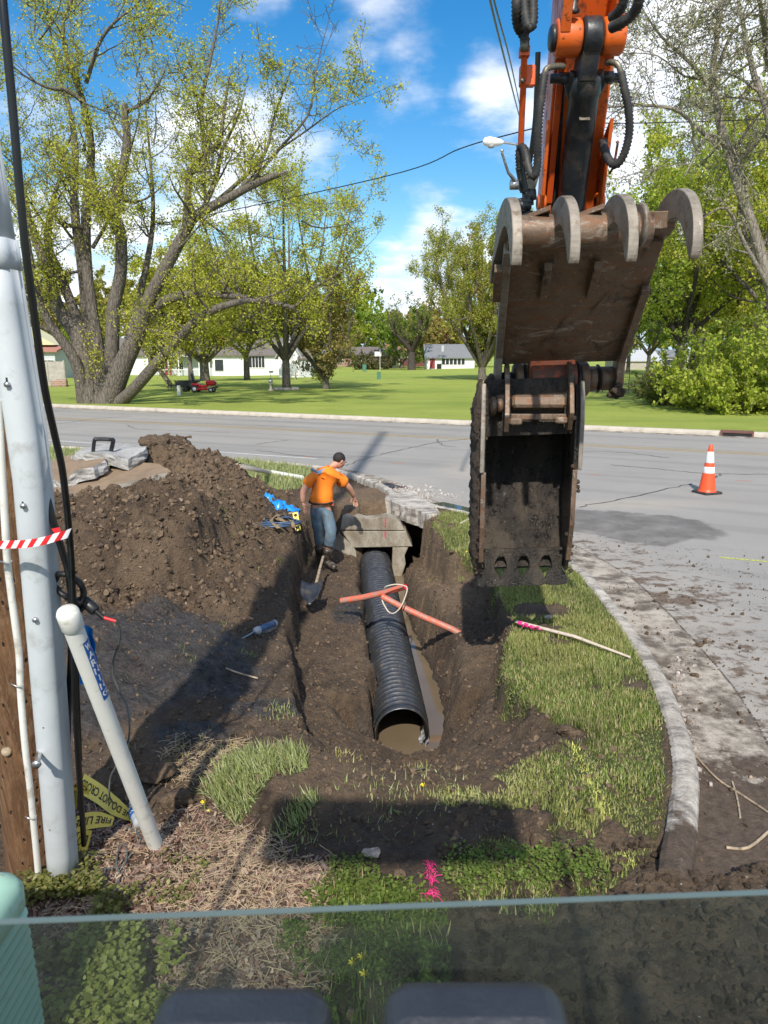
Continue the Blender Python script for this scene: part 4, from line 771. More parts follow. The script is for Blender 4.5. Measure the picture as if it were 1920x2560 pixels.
rr_ = random.Random(12)
tints = [('olive', OL), ('fresh green', MG), ('rust-tinted', RB), ('yellow-green', YG), ('deep green', DG)]
spots = [('beyond the plank fence', 20), ('behind the white house at the pole', 160), ('behind the huge tree', 250), ('left of the pollard tree', 1005), ('between the pollard tree and the white house', 1045), ('right of the white house', 1200), ('behind the bucket', 1290), ('behind the muddy bucket, farther right', 1370), ('left of the low grey outbuilding', 1450),
         ('behind the low grey outbuilding', 1540), ('behind the dark-fronted shed', 1610), ('in the far wood past the shed', 1680), ('in the far wood behind the dark trunk', 1745), ('in the far wood behind the bright shrub', 1815), ('in the far wood at the right edge', 1890), ('in the far wood beyond the right edge', 1960)]
for i, (where, px) in enumerate(spots):
    Y = rr_.uniform(150, 185); tn, tcol = tints[(i * 3) % 5]; tcol = [tuple(k * 1.15 for k in c) for c in tcol]
    crown_tree(120 + i, 'far_tree', onl(px, 905, Y), rr_.uniform(8, 11) if px < 1500 else rr_.uniform(13, 18), 13, 'far %s tree %s' % (tn, where), tcol, .55, 5, 2, 12, (4, 5), rad=.35, split=.1, nb=6, group='trees of the far tree line')
for i, (px, Y, h, where) in enumerate([(-120, 90, 13, 'just left of the utility pole, past the yellow gable'), (-330, 110, 12, 'well left of the utility pole'), (-560, 120, 13, 'farthest left beyond the pole'), (2080, 70, 17, 'outside the shrub at the road bend'), (2260, 80, 16, 'second past the bend'), (2460, 90, 15, 'third past the bend'), (2700, 100, 15, 'fourth past the bend')]):
    crown_tree(150 + i, 'far_tree', onl(px, 905, Y), h, 12, 'green tree ' + where, MG if i % 2 else OL, .42, 6, 2, 10, (5, 5), rad=.35, split=.15, nb=7, group='trees of the far tree line')
# ---------------------------------------------------------------- houses across the lawn
def lap(name, col, step=.12, var=.04):
    q = NT(name); z = q.sep(q.obj)[2]; f = q.math('FRACT', q.math('DIVIDE', z, step)); c = q.mix(q.rng(q.noise(2, 4), .3, .7), tuple(k * (1 - var) for k in col), col)
    return q.fin(c, .7, 0, q.bump(f, .6, .02))
def shingle(name, a, b):
    q = NT(name); c = q.mix(q.rng(q.noise(5, 6, .7), .3, .7), a, b); return q.fin(c, .95, 0, q.bump(q.noise(30, 3), .5, .02))
def brickm(name):
    q = NT(name); br = q.n('ShaderNodeTexBrick'); br.inputs['Scale'].default_value = 1.0; br.inputs['Brick Width'].default_value = .42; br.inputs['Row Height'].default_value = .16; br.inputs['Mortar Size'].default_value = .02
    mp = q.n('ShaderNodeMapping'); mp.inputs['Rotation'].default_value = (R(90), 0, 0); q.l(q.obj, mp.inputs[0]); q.l(mp.outputs[0], br.inputs['Vector'])
    br.inputs['Color1'].default_value = (.24, .12, .085, 1); br.inputs['Color2'].default_value = (.33, .19, .14, 1); br.inputs['Mortar'].default_value = (.36, .31, .27, 1); return q.fin(br.outputs[0], .9)
M['lap_white'] = lap('lap_white', (.72, .73, .74)); M['lap_grey'] = lap('lap_grey', (.50, .53, .54)); M['cream'] = lap('cream', (.66, .60, .44)); M['paleyel'] = lap('paleyel', (.62, .58, .36)); M['stucco'] = simple('stucco', (.72, .72, .70), .8, 0, .05)
M['brick'] = brickm('brick'); M['roof_grey'] = shingle('roof_grey', (.13, .14, .15), (.22, .23, .24)); M['roof_brown'] = shingle('roof_brown', (.11, .095, .085), (.19, .165, .15)); M['roof_red'] = shingle('roof_red', (.30, .13, .09), (.42, .20, .15))
M['roof_green'] = shingle('roof_green', (.05, .15, .11), (.09, .22, .16)); M['roof_pale'] = shingle('roof_pale', (.36, .37, .38), (.48, .49, .5)); M['dark_glass'] = simple('dark_glass', (.03, .035, .04), .1, 0, .3, 2); M['reddoor'] = simple('reddoor', (.24, .03, .035), .5); M['trimw'] = simple('trimw', (.74, .74, .73), .6, 0, .04)
M['dkred'] = simple('dkred', (.13, .045, .045), .7, 0, .15, 4); M['garage'] = simple('garage', (.10, .065, .06), .6, 0, .1); M['greywood'] = simple('greywood', (.36, .33, .29), .9, 0, .2, 3)
class House:
    """local frame: x along the front, y away, z up; front wall at y = 0"""
    def __init__(s, name, px0, px1, pyb, Y, yaw, depth, label, cat='house'):
        a, b = PY(px0, pyb, Y), PY(px1, pyb, Y); s.W = (b - a).length / max(math.cos(yaw), .3); z = float(lawn_h(np.array((a.x + b.x) / 2), np.array(Y))) ; s.zb = z
        s.root = empty(name, ((a.x + b.x) / 2, Y, z), label, cat); s.root.rotation_euler.z = yaw; s.D = depth
        s.mpx = Y / FPX / ray(px0, pyb)[1]
    def walls(s, h, mat, x0=None, x1=None, y0=0, y1=None, name='wall'):
        x0 = -s.W / 2 if x0 is None else x0; x1 = s.W / 2 if x1 is None else x1; y1 = s.D if y1 is None else y1
        return MB().box(((x0 + x1) / 2, (y0 + y1) / 2, h / 2 - .6), (x1 - x0, y1 - y0, h + 1.2)).build(name, M[mat], s.root)
    def gable(s, h, rise, mat, x0=None, x1=None, y0=0, y1=None, ov=.45, along='x', wall=None, hip=0):
        x0 = -s.W / 2 if x0 is None else x0; x1 = s.W / 2 if x1 is None else x1; y1 = s.D if y1 is None else y1; ym = (y0 + y1) / 2; xm = (x0 + x1) / 2; m = MB(); t = .16
        if along == 'x':
            pr = [(y0 - ov, h - ov * rise / (ym - y0) + .02), (ym, h + rise), (y1 + ov, h - ov * rise / (ym - y0) + .02), (y1 + ov, h - ov * rise / (ym - y0) - t), (ym, h + rise - t), (y0 - ov, h - ov * rise / (ym - y0) - t)]
            m.prism([(x0 - ov, a, b) for a, b in pr], (x1 - x0 + 2 * ov, 0, 0))
            if wall:
                for xx in (x0, x1 - .2): MB().prism([(xx, y0, h - .01), (xx, y1, h - .01), (xx, ym, h + rise - t)], (.2, 0, 0)).build('gable', M[wall], s.root)
        else:
            pr = [(x0 - ov, h - ov * rise / (xm - x0) + .02), (xm, h + rise), (x1 + ov, h - ov * rise / (xm - x0) + .02), (x1 + ov, h - ov * rise / (xm - x0) - t), (xm, h + rise - t), (x0 - ov, h - ov * rise / (xm - x0) - t)]
            m.prism([(a, y0 - ov, b) for a, b in pr], (0, y1 - y0 + 2 * ov, 0))
            if wall: MB().prism([(x0, y0, h - .01), (x1, y0, h - .01), (xm, y0, h + rise - t)], (0, .2, 0)).build('gable', M[wall], s.root)
        return m.build('roof', M[mat], s.root)
    def win(s, x, z, w, h, mat='dark_glass', frame='trimw', y=0, n=1, name='window'):
        f = MB(); b = .07
        f.box((x, y - .04, z + h / 2 + b / 2), (w + 2 * b, .1, b)); f.box((x, y - .04, z - h / 2 - b / 2), (w + 2 * b, .1, b))
        for k in range(n + 1): f.box((x - w / 2 - b / 2 + (w + b) * k / n, y - .04, z), (b, .1, h))
        fo = f.build(name, M[frame], s.root); MB().box((x, y - .01, z), (w, .06, h)).build('pane', M[mat], fo)
    def door(s, x, w, h, mat, y=0):
        d = MB().box((x, y - .03, h / 2), (w, .08, h)).build('door', M[mat], s.root); MB().box((x + w * .38, y - .09, h * .48), (.06, .06, .06)).build('handle', M['brass'], d)
h = House('house', 267, 705, 926, 108, 0, 9, 'long white and grey single-storey house behind the small lawn trees'); k = 108 / 1850
h.walls(3.0, 'lap_white', -h.W / 2, -6.5); h.walls(3.0, 'lap_grey', -6.49, 2.6, .6, None); h.walls(3.2, 'stucco', 2.61, h.W / 2)
h.gable(3.2, 2.2, 'roof_brown')
h.win(-5.2, 1.4, 1.6, 1.3, y=.6, n=2); h.win(-2.2, 1.45, 1.0, 1.2, y=.6); h.win(3.6, 1.5, 1.2, 1.6); h.win(9.0, 2.0, 2.2, 1.6, n=5); h.win(-10, 1.6, 1.2, 1.1); h.door(-3.9, .95, 2.1, 'reddoor', .6); h.door(-8.2, .9, 2.1, 'white', 0)
pr = MB()
for i in range(7): pr.box((-6.3 + i * 1.45, -1.0, 1.35), (.12, .12, 2.7))
pr.box((-2, -1.0, .9), (8.8, .06, .08)); pr.box((-2, -.4, 2.78), (9.2, 1.5, .14)); pr.build('porch', M['trimw'], h.root)
h = House('garage_building', 697, 748, 932, 99, 0, 8, 'white gabled garage right of the white house'); h.walls(3.2, 'stucco'); h.gable(3.2, 2.2, 'roof_pale', along='y', wall='stucco'); h.win(0, 4.2, .5, .5); h.door(-.2, 2.2, 2.3, 'trimw')
h = House('shed', 748, 779, 932, 98.7, 0, 4, 'pale grey clapboard shed with a dark roof beside the white garage'); h.walls(2.5, 'lap_grey'); h.gable(2.5, 1.1, 'roof_brown', ov=.2); h.win(.4, 1.5, .5, .5)
h = House('brick_house', 833, 940, 910, 168, 0, 9, 'low brick ranch house with white windows and door'); h.walls(2.7, 'brick'); h.gable(2.7, 1.7, 'roof_brown', ov=.6)
for x, w, n in [(-3.2, .9, 1), (.4, .9, 1), (2.0 + 2.7, 2.0, 2)]: h.win(x, 1.5, w, 1.25, n=n)
h.door(2.6 - .5, 1.1, 2.2, 'white'); MB().box((-1.4, 4, 4.6), (.8, .8, 1.5)).build('chimney', M['brick'], h.root)
h = House('garage_building', 932, 997, 910, 166, 0, 8, 'brick garage with a maroon door joined to the brick house'); h.walls(2.6, 'brick'); h.gable(2.6, 1.6, 'roof_brown', ov=.4, wall='cream'); h.door(-.4, 4.6, 2.2, 'garage'); 
e = House('shed', 974, 997, 909, 160, 0, 5, 'small cream gabled outbuilding with a green window'); e.walls(2.3, 'cream'); e.gable(2.3, 1.3, 'roof_brown', along='y', wall='cream', ov=.25); e.win(.2, 1.3, .45, 1.4, 'roof_green')
h = House('house', 968, 1043, 906, 205, 0, 9, 'cream house with a rust-red roof behind the pollard tree'); h.walls(3.6, 'cream'); h.gable(3.6, 1.9, 'roof_red', wall='cream'); h.win(-1.5, 1.8, 1.1, 1.2); h.win(2.5, 1.8, 1.1, 1.2); h.door(.6, 1, 2.1, 'white')
h = House('barn', 1041, 1063, 904, 200, 0, 9, 'pale yellow barn with a rounded dark green roof'); h.walls(2.6, 'paleyel')
ar = [(math.cos(a) * h.W / 2, 2.6 + math.sin(a) * 2.7) for a in np.linspace(0, math.pi, 9)]
MB().prism([(x, -.05, z) for x, z in ar], (0, h.D, 0)).build('gable', M['paleyel'], h.root); o_ = [(x * 1.1, z + .18) for x, z in ar] + [(x, z + .01) for x, z in ar[::-1]]; MB().prism([(x, -.4, z) for x, z in o_], (0, h.D + 1, 0)).build('roof', M['roof_green'], h.root); h.win(0, 3.4, .7, .8)
fe = empty('board_fence', tuple(PY(1040, 908, 172)), 'dark red board fence between the brick garage and the white house', 'fence'); fe.location.z = -.1
for i in range(3): MB().box((-2.35 + i * 2.45, 0, .8), (2.42, .08, 1.6)).build('board_panel', M['dkred'], fe)
for i in range(4): MB().box((-3.6 + i * 2.45, .06, .85), (.12, .12, 1.75)).build('post', M['dkred'], fe)
h = House('house', 1067, 1186, 917, 150, 0, 9, 'white house with a slate roof, red door and a row of dark windows'); h.walls(2.4, 'stucco'); h.gable(2.4, 2.4, 'roof_grey', ov=.5, wall='stucco')
h.door(-h.W / 2 + 1.1, 1.0, 2.0, 'reddoor')
for i in range(6): h.win(-h.W / 2 + 3.3 + i * .78, 1.35, .62, 1.15)
MB().box((-1.5, 2.0, 3.9), (.5, .5, 1.2)).build('chimney', M['roof_pale'], h.root)
MB().box((-h.W / 2 + 2.4, -.8, .5), (.9, .6, .9), bev=.08).build('barbecue', M['black'], h.root)
h = House('house', 60, 140, 922, 92, 0, 8, 'yellow-gabled house with a brown roof behind the utility pole'); h.walls(3.4, 'lap_grey'); h.gable(3.4, .9, 'roof_red', ov=.5); MB().prism([(-3.2, 1.2, 4.0), (1.6, 1.2, 4.0), (-2.2, 1.2, 6.2)], (0, 4, 0)).build('gable', M['paleyel'], h.root); h.win(1.2, 1.6, 1.2, 1.1)
h = House('house', 112, 200, 914, 120, 0, 8, 'white house with a pale roof seen between the pole and the huge tree'); h.walls(2.6, 'lap_white'); h.gable(2.6, 1.6, 'roof_pale'); h.win(-1, 1.5, 1.6, 1.2, n=2); h.win(1.8, 1.5, 1.2, 1.2)
fe = empty('plank_fence', tuple(PY(104, 938, 62)), 'weathered grey plank fence left of the huge tree', 'fence'); fe.location.z = .0
for i in range(3): MB().box((-1.4 + i * 1.32, 0, 1.0), (1.3, .06, 2.0)).build('plank_panel', M['greywood'], fe)
for i in range(4): MB().box((-2.06 + i * 1.32, .06, 1.05), (.1, .1, 2.15)).build('post', M['greywood'], fe)
rb = MB(); p = PY(147, 946, 60)
rb.box((0, 0, .25), (1.25, .4, .5), bev=.03); rb.box((.2, .02, .53), (.8, .3, .06)); o = rb.build('raised_bed', M['brick']); o.location = (p.x, 60, .05); tag(o, 'low broken red brick planter by the plank fence', 'planter')
h = House('barn', 1548, 1650, 912, 125, 0, 8, 'low grey-roofed outbuilding beyond the wire fence'); h.walls(1.6, 'greywood'); h.gable(1.6, 1.6, 'roof_pale', ov=.3); h.win(2, .9, 1.2, .6)
h = House('shed', 1652, 1730, 905, 130, 0, 6, 'dark-fronted shed beside the low grey outbuilding'); h.walls(2.2, 'greywood'); h.gable(2.2, 1.1, 'roof_grey', ov=.3); h.win(-1.2, 1.1, 2.0, 1.0); h.door(1.6, .9, 1.9, 'white')
# ---------------------------------------------------------------- things on the lawn
def lawn_at(px, py, Y): return Vector(onl(px, py, Y))
o = lawn_at(507, 964, 50); mw = empty('riding_mower', o, 'red riding mower with a black seat parked by the pale-trunked tree', 'lawn mower')
Mred = simple('mower_red', (.55, .02, .03), .3)
b = MB(); b.box((.55, 0, .62), (.62, .5, .34), bev=.09); b.box((-.05, 0, .42), (.8, .55, .12), bev=.04); b.box((-.45, 0, .52), (.5, .8, .16), bev=.07); b.build('body', Mred, mw)
b = MB(); b.box((-.42, 0, .72), (.45, .5, .12), bev=.05); b.box((-.64, 0, .98), (.14, .46, .5), Matrix.Rotation(-.2, 3, 'Y'), bev=.05); b.build('seat', M['black'], mw)
b = MB(); b.tube([(.28, 0, .75), (.1, 0, 1.0)], .025); b.tube([Vector((.08 + .02 * math.sin(a), math.cos(a) * .17, 1.0 + .12 * math.sin(a))) for a in np.linspace(0, 2 * math.pi, 13)], .018); b.build('steering_wheel', M['black'], mw)
b = MB(); b.box((.05, 0, .24), (.75, 1.1, .14), bev=.05); b.build('cutting_deck', Mred, mw)
b = MB(); b.box((.93, 0, .36), (.1, .6, .14), bev=.03); b.box((.87, 0, .62), (.04, .36, .16)); b.build('front_grille', M['black'], mw)
for x, y, r_ in [(.62, .38, .17), (.62, -.38, .17), (-.45, .42, .24), (-.45, -.42, .24)]:
    w = MB().lathe((x, y - .09, r_), [(r_ * .5, 0), (r_ * .9, 0), (r_, .04), (r_, .14), (r_ * .9, .18), (r_ * .5, .18)], (0, 1, 0), 18).build('wheel', M['rubber'], mw); MB().lathe((x, y - .095, r_), [(0, -.01), (r_ * .5, 0), (r_ * .5, .19), (0, .2)], (0, 1, 0), 12).build('hub', M['white'], w)
o = lawn_at(466, 965, 51); tr = empty('garden_trailer', o, 'small black dump cart on the grass behind the mower', 'cart')
b = MB(); b.prism([(-.75, -.4, .75), (.75, -.4, .75), (.55, -.4, .38), (-.55, -.4, .38)], (0, .8, 0)); b.build('tub', M['black'], tr); b = MB(); b.tube([(.5, 0, .35), (1.35, 0, .32)], .03); b.box((0, 0, .32), (1.0, .4, .06)); b.build('frame', M['black'], tr)
for y in (-.42, .42): MB().lathe((0, y - .05, .19), [(0, 0), (.12, 0), (.19, .02), (.19, .08), (.12, .1), (0, .1)], (0, 1, 0), 14).build('wheel', M['rubber'], tr)
o = lawn_at(438, 965, 51.5); rk = empty('lawn_rake', o, 'low black tow-behind rake left of the dump cart', 'rake'); b = MB(); b.box((0, 0, .42), (1.0, .08, .08)); b.tube([(-.5, 0, .2), (-.5, 0, .75)], .03); b.build('frame', M['black'], rk)
b = MB()
for i in range(9): b.tube([(-.45 + i * .11, 0, .4), (-.45 + i * .11, -.12, .2), (-.45 + i * .11, -.05, .02)], .012, 5)
b.build('tines', M['black'], rk)
o = lawn_at(447, 975, 46); ub = empty('utility_pedestal', o, 'white utility pedestal standing on the lawn by the black cart', 'utility box')
MB().box((0, 0, .26), (.19, .16, .56), bev=.015).build('body', M['trimw'], ub); MB().box((.015, 0, .56), (.17, .17, .07), bev=.02).build('cap', M['trimw'], ub); MB().box((0, -.083, .3), (.13, .01, .3)).build('door', M['white'], ub)
o = lawn_at(728, 943, 84); pt = empty('picnic_table', o, 'grey picnic table on the lawn before the garage', 'table'); MB().box((0, 0, .74), (1.5, .7, .06)).build('tabletop', M['greywood'], pt)
for y in (-.65, .65): MB().box((0, y, .44), (1.5, .26, .05)).build('bench_seat', M['greywood'], pt)
for x in (-.5, .5): MB().tube([(x, -.6, 0), (x, -.2, .72)], .04, 6).tube([(x, .6, 0), (x, .2, .72)], .04, 6).box((x, 0, .4), (.06, 1.3, .08)).build('leg', M['greywood'], pt)
for px, py, Y, lab in [(911, 924, 128, 'small dark green utility box left of the flagpole bush'), (947, 943, 82, 'dark green utility box nearer on the open lawn')]:
    o = lawn_at(px, py, Y); g = empty('utility_box', o, lab, 'utility box'); s_ = Y / 100; MB().box((0, 0, .42 * s_), (.5 * s_, .4 * s_, .95 * s_), bev=.05).build('body', M['roof_green'], g); MB().box((0, 0, .9 * s_), (.56 * s_, .46 * s_, .1), bev=.03).build('lid', M['roof_green'], g)
o = lawn_at(950, 923, 140); fp = empty('flagpole', o, 'thin white flagpole beside the brownish bush', 'pole'); MB().tube([(0, 0, 0), (0, 0, 3.9)], [.05, .03]).build('pole', M['white'], fp); MB().lathe((0, 0, 3.95), [(0, -.08), (.08, 0), (0, .08)]).build('finial', M['brass'], fp)
o = lawn_at(945, 918, 150); bh = empty('basketball_hoop', o, 'basketball hoop with a white backboard before the garage', 'basketball hoop'); MB().tube([(0, 0, 0), (0, 0, 3.0)], .06).build('pole', M['black'], bh); MB().box((0, -.3, 3.1), (1.3, .05, .9), bev=.02).build('backboard', M['white'], bh)
b = MB().tube([Vector((math.cos(a) * .22, -.58 + math.sin(a) * .22, 2.85)) for a in np.linspace(0, 6.283, 12)], .02, 5); b.build('rim', M['red'], bh)
o = lawn_at(677, 969, 53); bb = empty('garden_ornament', o, 'grey stone gazing-ball pedestal left of the ringed tree', 'ornament'); MB().lathe((0, 0, 0), [(.2, 0), (.2, .06), (.1, .12), (.08, .4), (.17, .46), (.17, .5), (0, .5)]).build('pedestal', M['curb'], bb); MB().lathe((0, 0, .5), [(0, 0), (.12, .03), (.17, .14), (.12, .26), (0, .3)]).build('ball', M['chrome'], bb)
MB().tube([(0, 0, .75), (.05, 0, 1.3)], .02).box((.06, 0, 1.3), (.3, .1, .12)).build('bird_figure', M['roof_green'], bb)
c0 = lawn_at(716, 968, 54)
for i in range(9):
    a = 2 * math.pi * i / 9; b = MB().box((0, 0, .09), (.55, .24, .2), bev=.05).build('edging_stone', M['curb']) if i == 0 else edg.copy()
    if i == 0: edg = b
    else: COL.objects.link(b)
    b.location = (c0.x + math.cos(a) * .78, c0.y + math.sin(a) * .78 - .0, c0.z); b.rotation_euler.z = a + math.pi / 2
    tag(b, ['rightmost edging stone of the ring round the lawn tree', 'edging stone at the back right of the tree ring', 'edging stone at the back of the tree ring, right of its middle', 'edging stone at the back left of the tree ring', 'leftmost edging stone of the ring, toward its back', 'leftmost edging stone of the ring, toward its front', 'edging stone at the front left of the tree ring', 'front edging stone before the ringed lawn tree', 'edging stone at the front right of the tree ring'][i], 'stone', 'edging stones round the lawn tree')
# wire fence at the wood's edge
wf = empty('wire_fence', (0, 0, 0), 'wire fence on thin dark posts at the edge of the wood', 'fence'); tops = []
for px, pb in [(1506, 980), (1537, 983), (1570, 984), (1602, 986), (1634, 989), (1668, 993)]:
    p = G(px, pb, .08); tops.append(p); MB().tube([p, p + Vector((.02, 0, 1.25))], .028, 5).build('post', M['blacksteel'], wf)
wm_ = MB()
for hz_ in np.linspace(.1, 1.2, 8): wm_.tube([p + Vector((0, 0, hz_)) for p in tops], .004, 3, False)
for a, b in zip(tops[:-1], tops[1:]):
    for k in range(1, 8): q = a.lerp(b, k / 8); wm_.tube([q, q + Vector((0, 0, 1.2))], .003, 3, False)
wm_.build('wire_mesh', M['blacksteel'], wf)
# inlet in the far kerb
p = G(1841, 1098, 0); c = RD(p.x * U.x + p.y * U.y, S_FAR, 0); yaw = math.atan2(U.y, U.x); ci = empty('storm_inlet', c, 'rust-red cast iron inlet box set in the far kerb', 'drain'); ci.rotation_euler.z = yaw
b = MB(); b.box((0, .1, .15), (.98, .42, .04)); b.box((-.46, -.06, .07), (.06, .1, .13)); b.box((.46, -.06, .07), (.06, .1, .13)); b.box((0, -.06, .125), (.9, .1, .03)); b.build('hood', M['iron'], ci); MB().box((0, .0, .06), (.86, .16, .1)).build('throat', M['black'], ci)
# street lamp and its wires, behind the excavator's arm
L0 = Vector((5.95, 25.6, 0)); sl = empty('street_lamp', L0, 'street lamp with a long curved arm rising behind the excavator arm', 'street lamp')
MB().tube([(0, 0, -.3), (0, 0, 10.4)], [.15, .10], 12).build('pole', M['greywood'], sl)
hd = PY(1228, 358, 25.0) - L0; arm = smooth_path([Vector((0, 0, 8.0)), Vector((-.7, -.1, 8.5)), Vector((-1.4, -.4, hd.z - .1)), hd + Vector((.35, 0, .03))], 5); MB().tube(arm, .035).build('arm', M['chrome'], sl)
hp = MB(); hp.lathe(hd + Vector((.38, 0, .02)), [(.04, 0), (.09, .08), (.13, .25), (.15, .45), (.11, .6), (0, .65)], (-1, 0, .05), 16); hh = hp.build('lamp_head', M['trimw'], sl); MB().lathe(hd + Vector((0, 0, -.12)), [(0, -.02), (.09, -.01), (.11, .04), (.10, .08)], (0, 0, 1), 14).build('lens', M['roof_pale'], hh)
def wire(name, pts, r, label):
    o = MB().tube(smooth_path(pts, 8), r, 5).build(name, M['cable']); return tag(o, label, 'wire')
top = L0 + Vector((0, 0, 9.9))
wire('overhead_wire', [PY(-200, 660, 46), PY(400, 560, 40), PY(960, 442, 33), PY(1150, 372, 29), PY(1240, 345, 27), top], .022, 'twisted service wire sagging left from the street lamp')
wire('overhead_wire', [top, PY(1520, 308, 27), PY(1720, 305, 28), PY(1925, 298, 30), PY(2300, 285, 33)], .018, 'pale thin wire running right through the budding tree')
wire('overhead_wire', [PY(1205, -120, 9), PY(1225, 0, 11), PY(1262, 150, 15), PY(1298, 290, 24.5)], .018, 'left one of two steep wires beside the excavator arm')
wire('overhead_wire', [PY(1215, -120, 9), PY(1235, 0, 11), PY(1275, 150, 15), PY(1303, 280, 24.5)], .014, 'right one of two steep wires beside the excavator arm')
# ---------------------------------------------------------------- the excavator: arm, thumb and bucket hang before the cab window
ex = empty('excavator', (0.2, -1.0, 0), 'orange excavator arm with a steel thumb and muddy bucket, seen from its cab', 'excavator'); EO = Vector((0.2, -1.0, 0))
def xb(mb, name, mat, parent=None, bevel=0.006, **k):
    o = mb.build(name, M[mat], parent or ex, bevel, **k)
    if parent is None: o.location = -EO
    return o
def E(w, Y, z): return Vector((1.343 + .12 * (Y - 6.05) + w, Y, z + .03 * w))
def plate(poly, w0, w1, mb=None):
    mb = mb or MB(); return mb.prism([E(w0, a, b) for a, b in poly], E(w1, 0, 0) - E(w0, 0, 0))
def pin(mb, Y, z, w0, w1, r, n=20, r2=None): 
    a, b = E(w0, Y, z), E(w1, Y, z); d = b - a; L = d.length; c = min(.012, r * .2)
    mb.lathe(a, [(0, 0), (r - c, 0), (r, c), (r2 or r, L - c), ((r2 or r) - c, L), (0, L)], d, n); return mb
A = (6.05, 2.41)
# stick
xb(plate([(6.06, 2.30), (5.93, 2.42), (5.97, 2.68), (5.37, 3.66), (4.96, 4.29), (4.45, 5.05), (4.55, 5.5), (4.85, 5.45), (5.40, 4.62), (5.80, 3.95), (6.18, 2.75), (6.20, 2.45)], -.18, .18), 'stick', 'orange', bevel=.012)
for w0, w1 in ((-.135, -.115), (.115, .135)): pass
xb(plate([(5.33, 3.60), (4.90, 4.30), (4.5, 4.95), (4.53, 4.98), (4.95, 4.33), (5.37, 3.64)], -.16, -.12), 'weld_rib', 'orange_clean', bevel=.003)
pn = xb(pin(MB(), A[0], A[1], -.185, .185, .150, 28), 'stick_end_boss', 'orange_worn')
# mount of the thumb cylinder: two bosses on flanges that run up the stick
for w0, w1 in ((-.205, -.06), (.06, .185)):
    xb(pin(MB(), 4.70, 4.37, w0, w1, .098, 24), 'cylinder_boss', 'orange')
    m = w0 + .05 if w0 < 0 else w1 - .05; xb(plate([(4.66, 4.47), (4.60, 4.36), (4.30, 4.85), (4.35, 5.2), (4.6, 5.0), (4.9, 4.45), (4.85, 4.3)], m - .028, m + .028), 'mount_flange', 'orange')
b = pin(MB(), 4.70, 4.37, -.235, -.20, .07, 18); b.lathe(E(-.12, 4.60, 4.46), [(0, 0), (.035, 0), (.035, .02), (.022, .025), (.022, .06), (0, .062)], (0, -.6, .8), 6); xb(b, 'mount_pin', 'blacksteel', bevel=0)
# thumb cylinder
cy_ = MB(); eye = E(0, 4.70, 4.37); low = E(.0, 5.62, 3.05); ax = (low - eye).normalized(); cy_.lathe(eye + ax * .19, [(0, 0), (.085, 0), (.096, .02), (.096, .10), (.089, .115), (.089, 1.28), (.096, 1.29), (.096, 1.36), (.05, 1.38)], ax, 28)
xb(cy_, 'thumb_cylinder', 'blacksteel', bevel=0)
b = pin(MB(), 4.70, 4.37, -.055, .055, .105, 24); b.prism([eye + Vector((-.05, 0, 0)) + Vector((0, q, r_)) for q, r_ in [(-.09, -.02), (.08, .04), (.19, -.13), (.03, -.22)]], (.1, 0, 0)); xb(b, 'cylinder_eye', 'blacksteel')
xb(MB().tube([eye + ax * 1.5, low + ax * .2], .035, 12), 'cylinder_rod', 'chrome', bevel=0)
pl = MB().lathe(eye + ax * .30 + Vector((0, -.081, -.056)) * 1.0, [(0, 0)], ax, 3) if False else None
lb = MB().box(eye + ax * .40 + Vector((0, -.068, -.046)), (.065, .004, .05), Matrix.Rotation(-.60, 3, 'X')); xb(lb, 'maker_plate', 'brass', bevel=0)
b = MB()
for sgn in (-1, 1):
    b.lathe(E(sgn * .09, 4.83, 4.20), [(0, 0), (.034, 0), (.034, .07), (.026, .075), (.026, .12), (0, .122)], (sgn, 0, 0), 6)
    b.tube([E(sgn * .07, 4.8, 4.22), E(sgn * .10, 4.84, 4.18), E(sgn * .06, 4.9, 4.1)], .03, 8)
xb(b, 'port_fitting', 'blacksteel', bevel=0)
xb(MB().tube([PY(1411, 180, 4.98), PY(1396, 370, 5.20), PY(1383, 560, 5.45)], .017, 8), 'grease_line', 'blacksteel', bevel=0)
# lugs on the stick's sides
for s in (-1, 1):
    m = plate([(4.97, 4.02), (5.3, 3.97), (5.47, 3.66), (5.36, 3.54), (5.25, 3.53), (5.16, 3.62)], s * .195 - .012, s * .195 + .012); pin(m, 5.30, 3.60, s * .195 - .03, s * .195 + .03, .055, 18); o = xb(m, 'side_lug', 'orange'); 
    xb(pin(MB(), 5.30, 3.60, s * .195 - .033, s * .195 + .033, .03, 14), 'lug_bore', 'black', bevel=0)
def hose(rows, r, name='hydraulic_hose', mat='rubber', ribs=True, parent=None):
    pts = smooth_path([PY(*p) for p in rows], 10); L = [0]
    for a, b in zip(pts[:-1], pts[1:]): L.append(L[-1] + (b - a).length)
    if not ribs: return xb(MB().tube(pts, r, 12), name, mat, bevel=0)
    out = []; rad = []; n = int(L[-1] / .0095); j = 0
    for i in range(n + 1):
        d = L[-1] * i / n
        while j < len(L) - 2 and L[j + 1] < d: j += 1
        out.append(pts[j].lerp(pts[j + 1], (d - L[j]) / max(L[j + 1] - L[j], 1e-9))); rad.append(r * (1.0 if i % 2 else .76))
    return xb(MB().tube(out, rad, 12), name, mat, bevel=0)
hose([(1410, 165, 4.72), (1385, 166, 4.68), (1367, 172, 4.66), (1361, 186, 4.66)], .017, 'hose_elbow', 'brass', False)
hose([(1361, 184, 4.66), (1354, 235, 4.66), (1347, 301, 4.68), (1344, 362, 4.72), (1343, 415, 4.76), (1336, 440, 4.78), (1325, 430, 4.80), (1318, 402, 4.82), (1311, 375, 4.86), (1301, 369, 4.9), (1298, 390, 4.92), (1300, 420, 4.95)], .027)
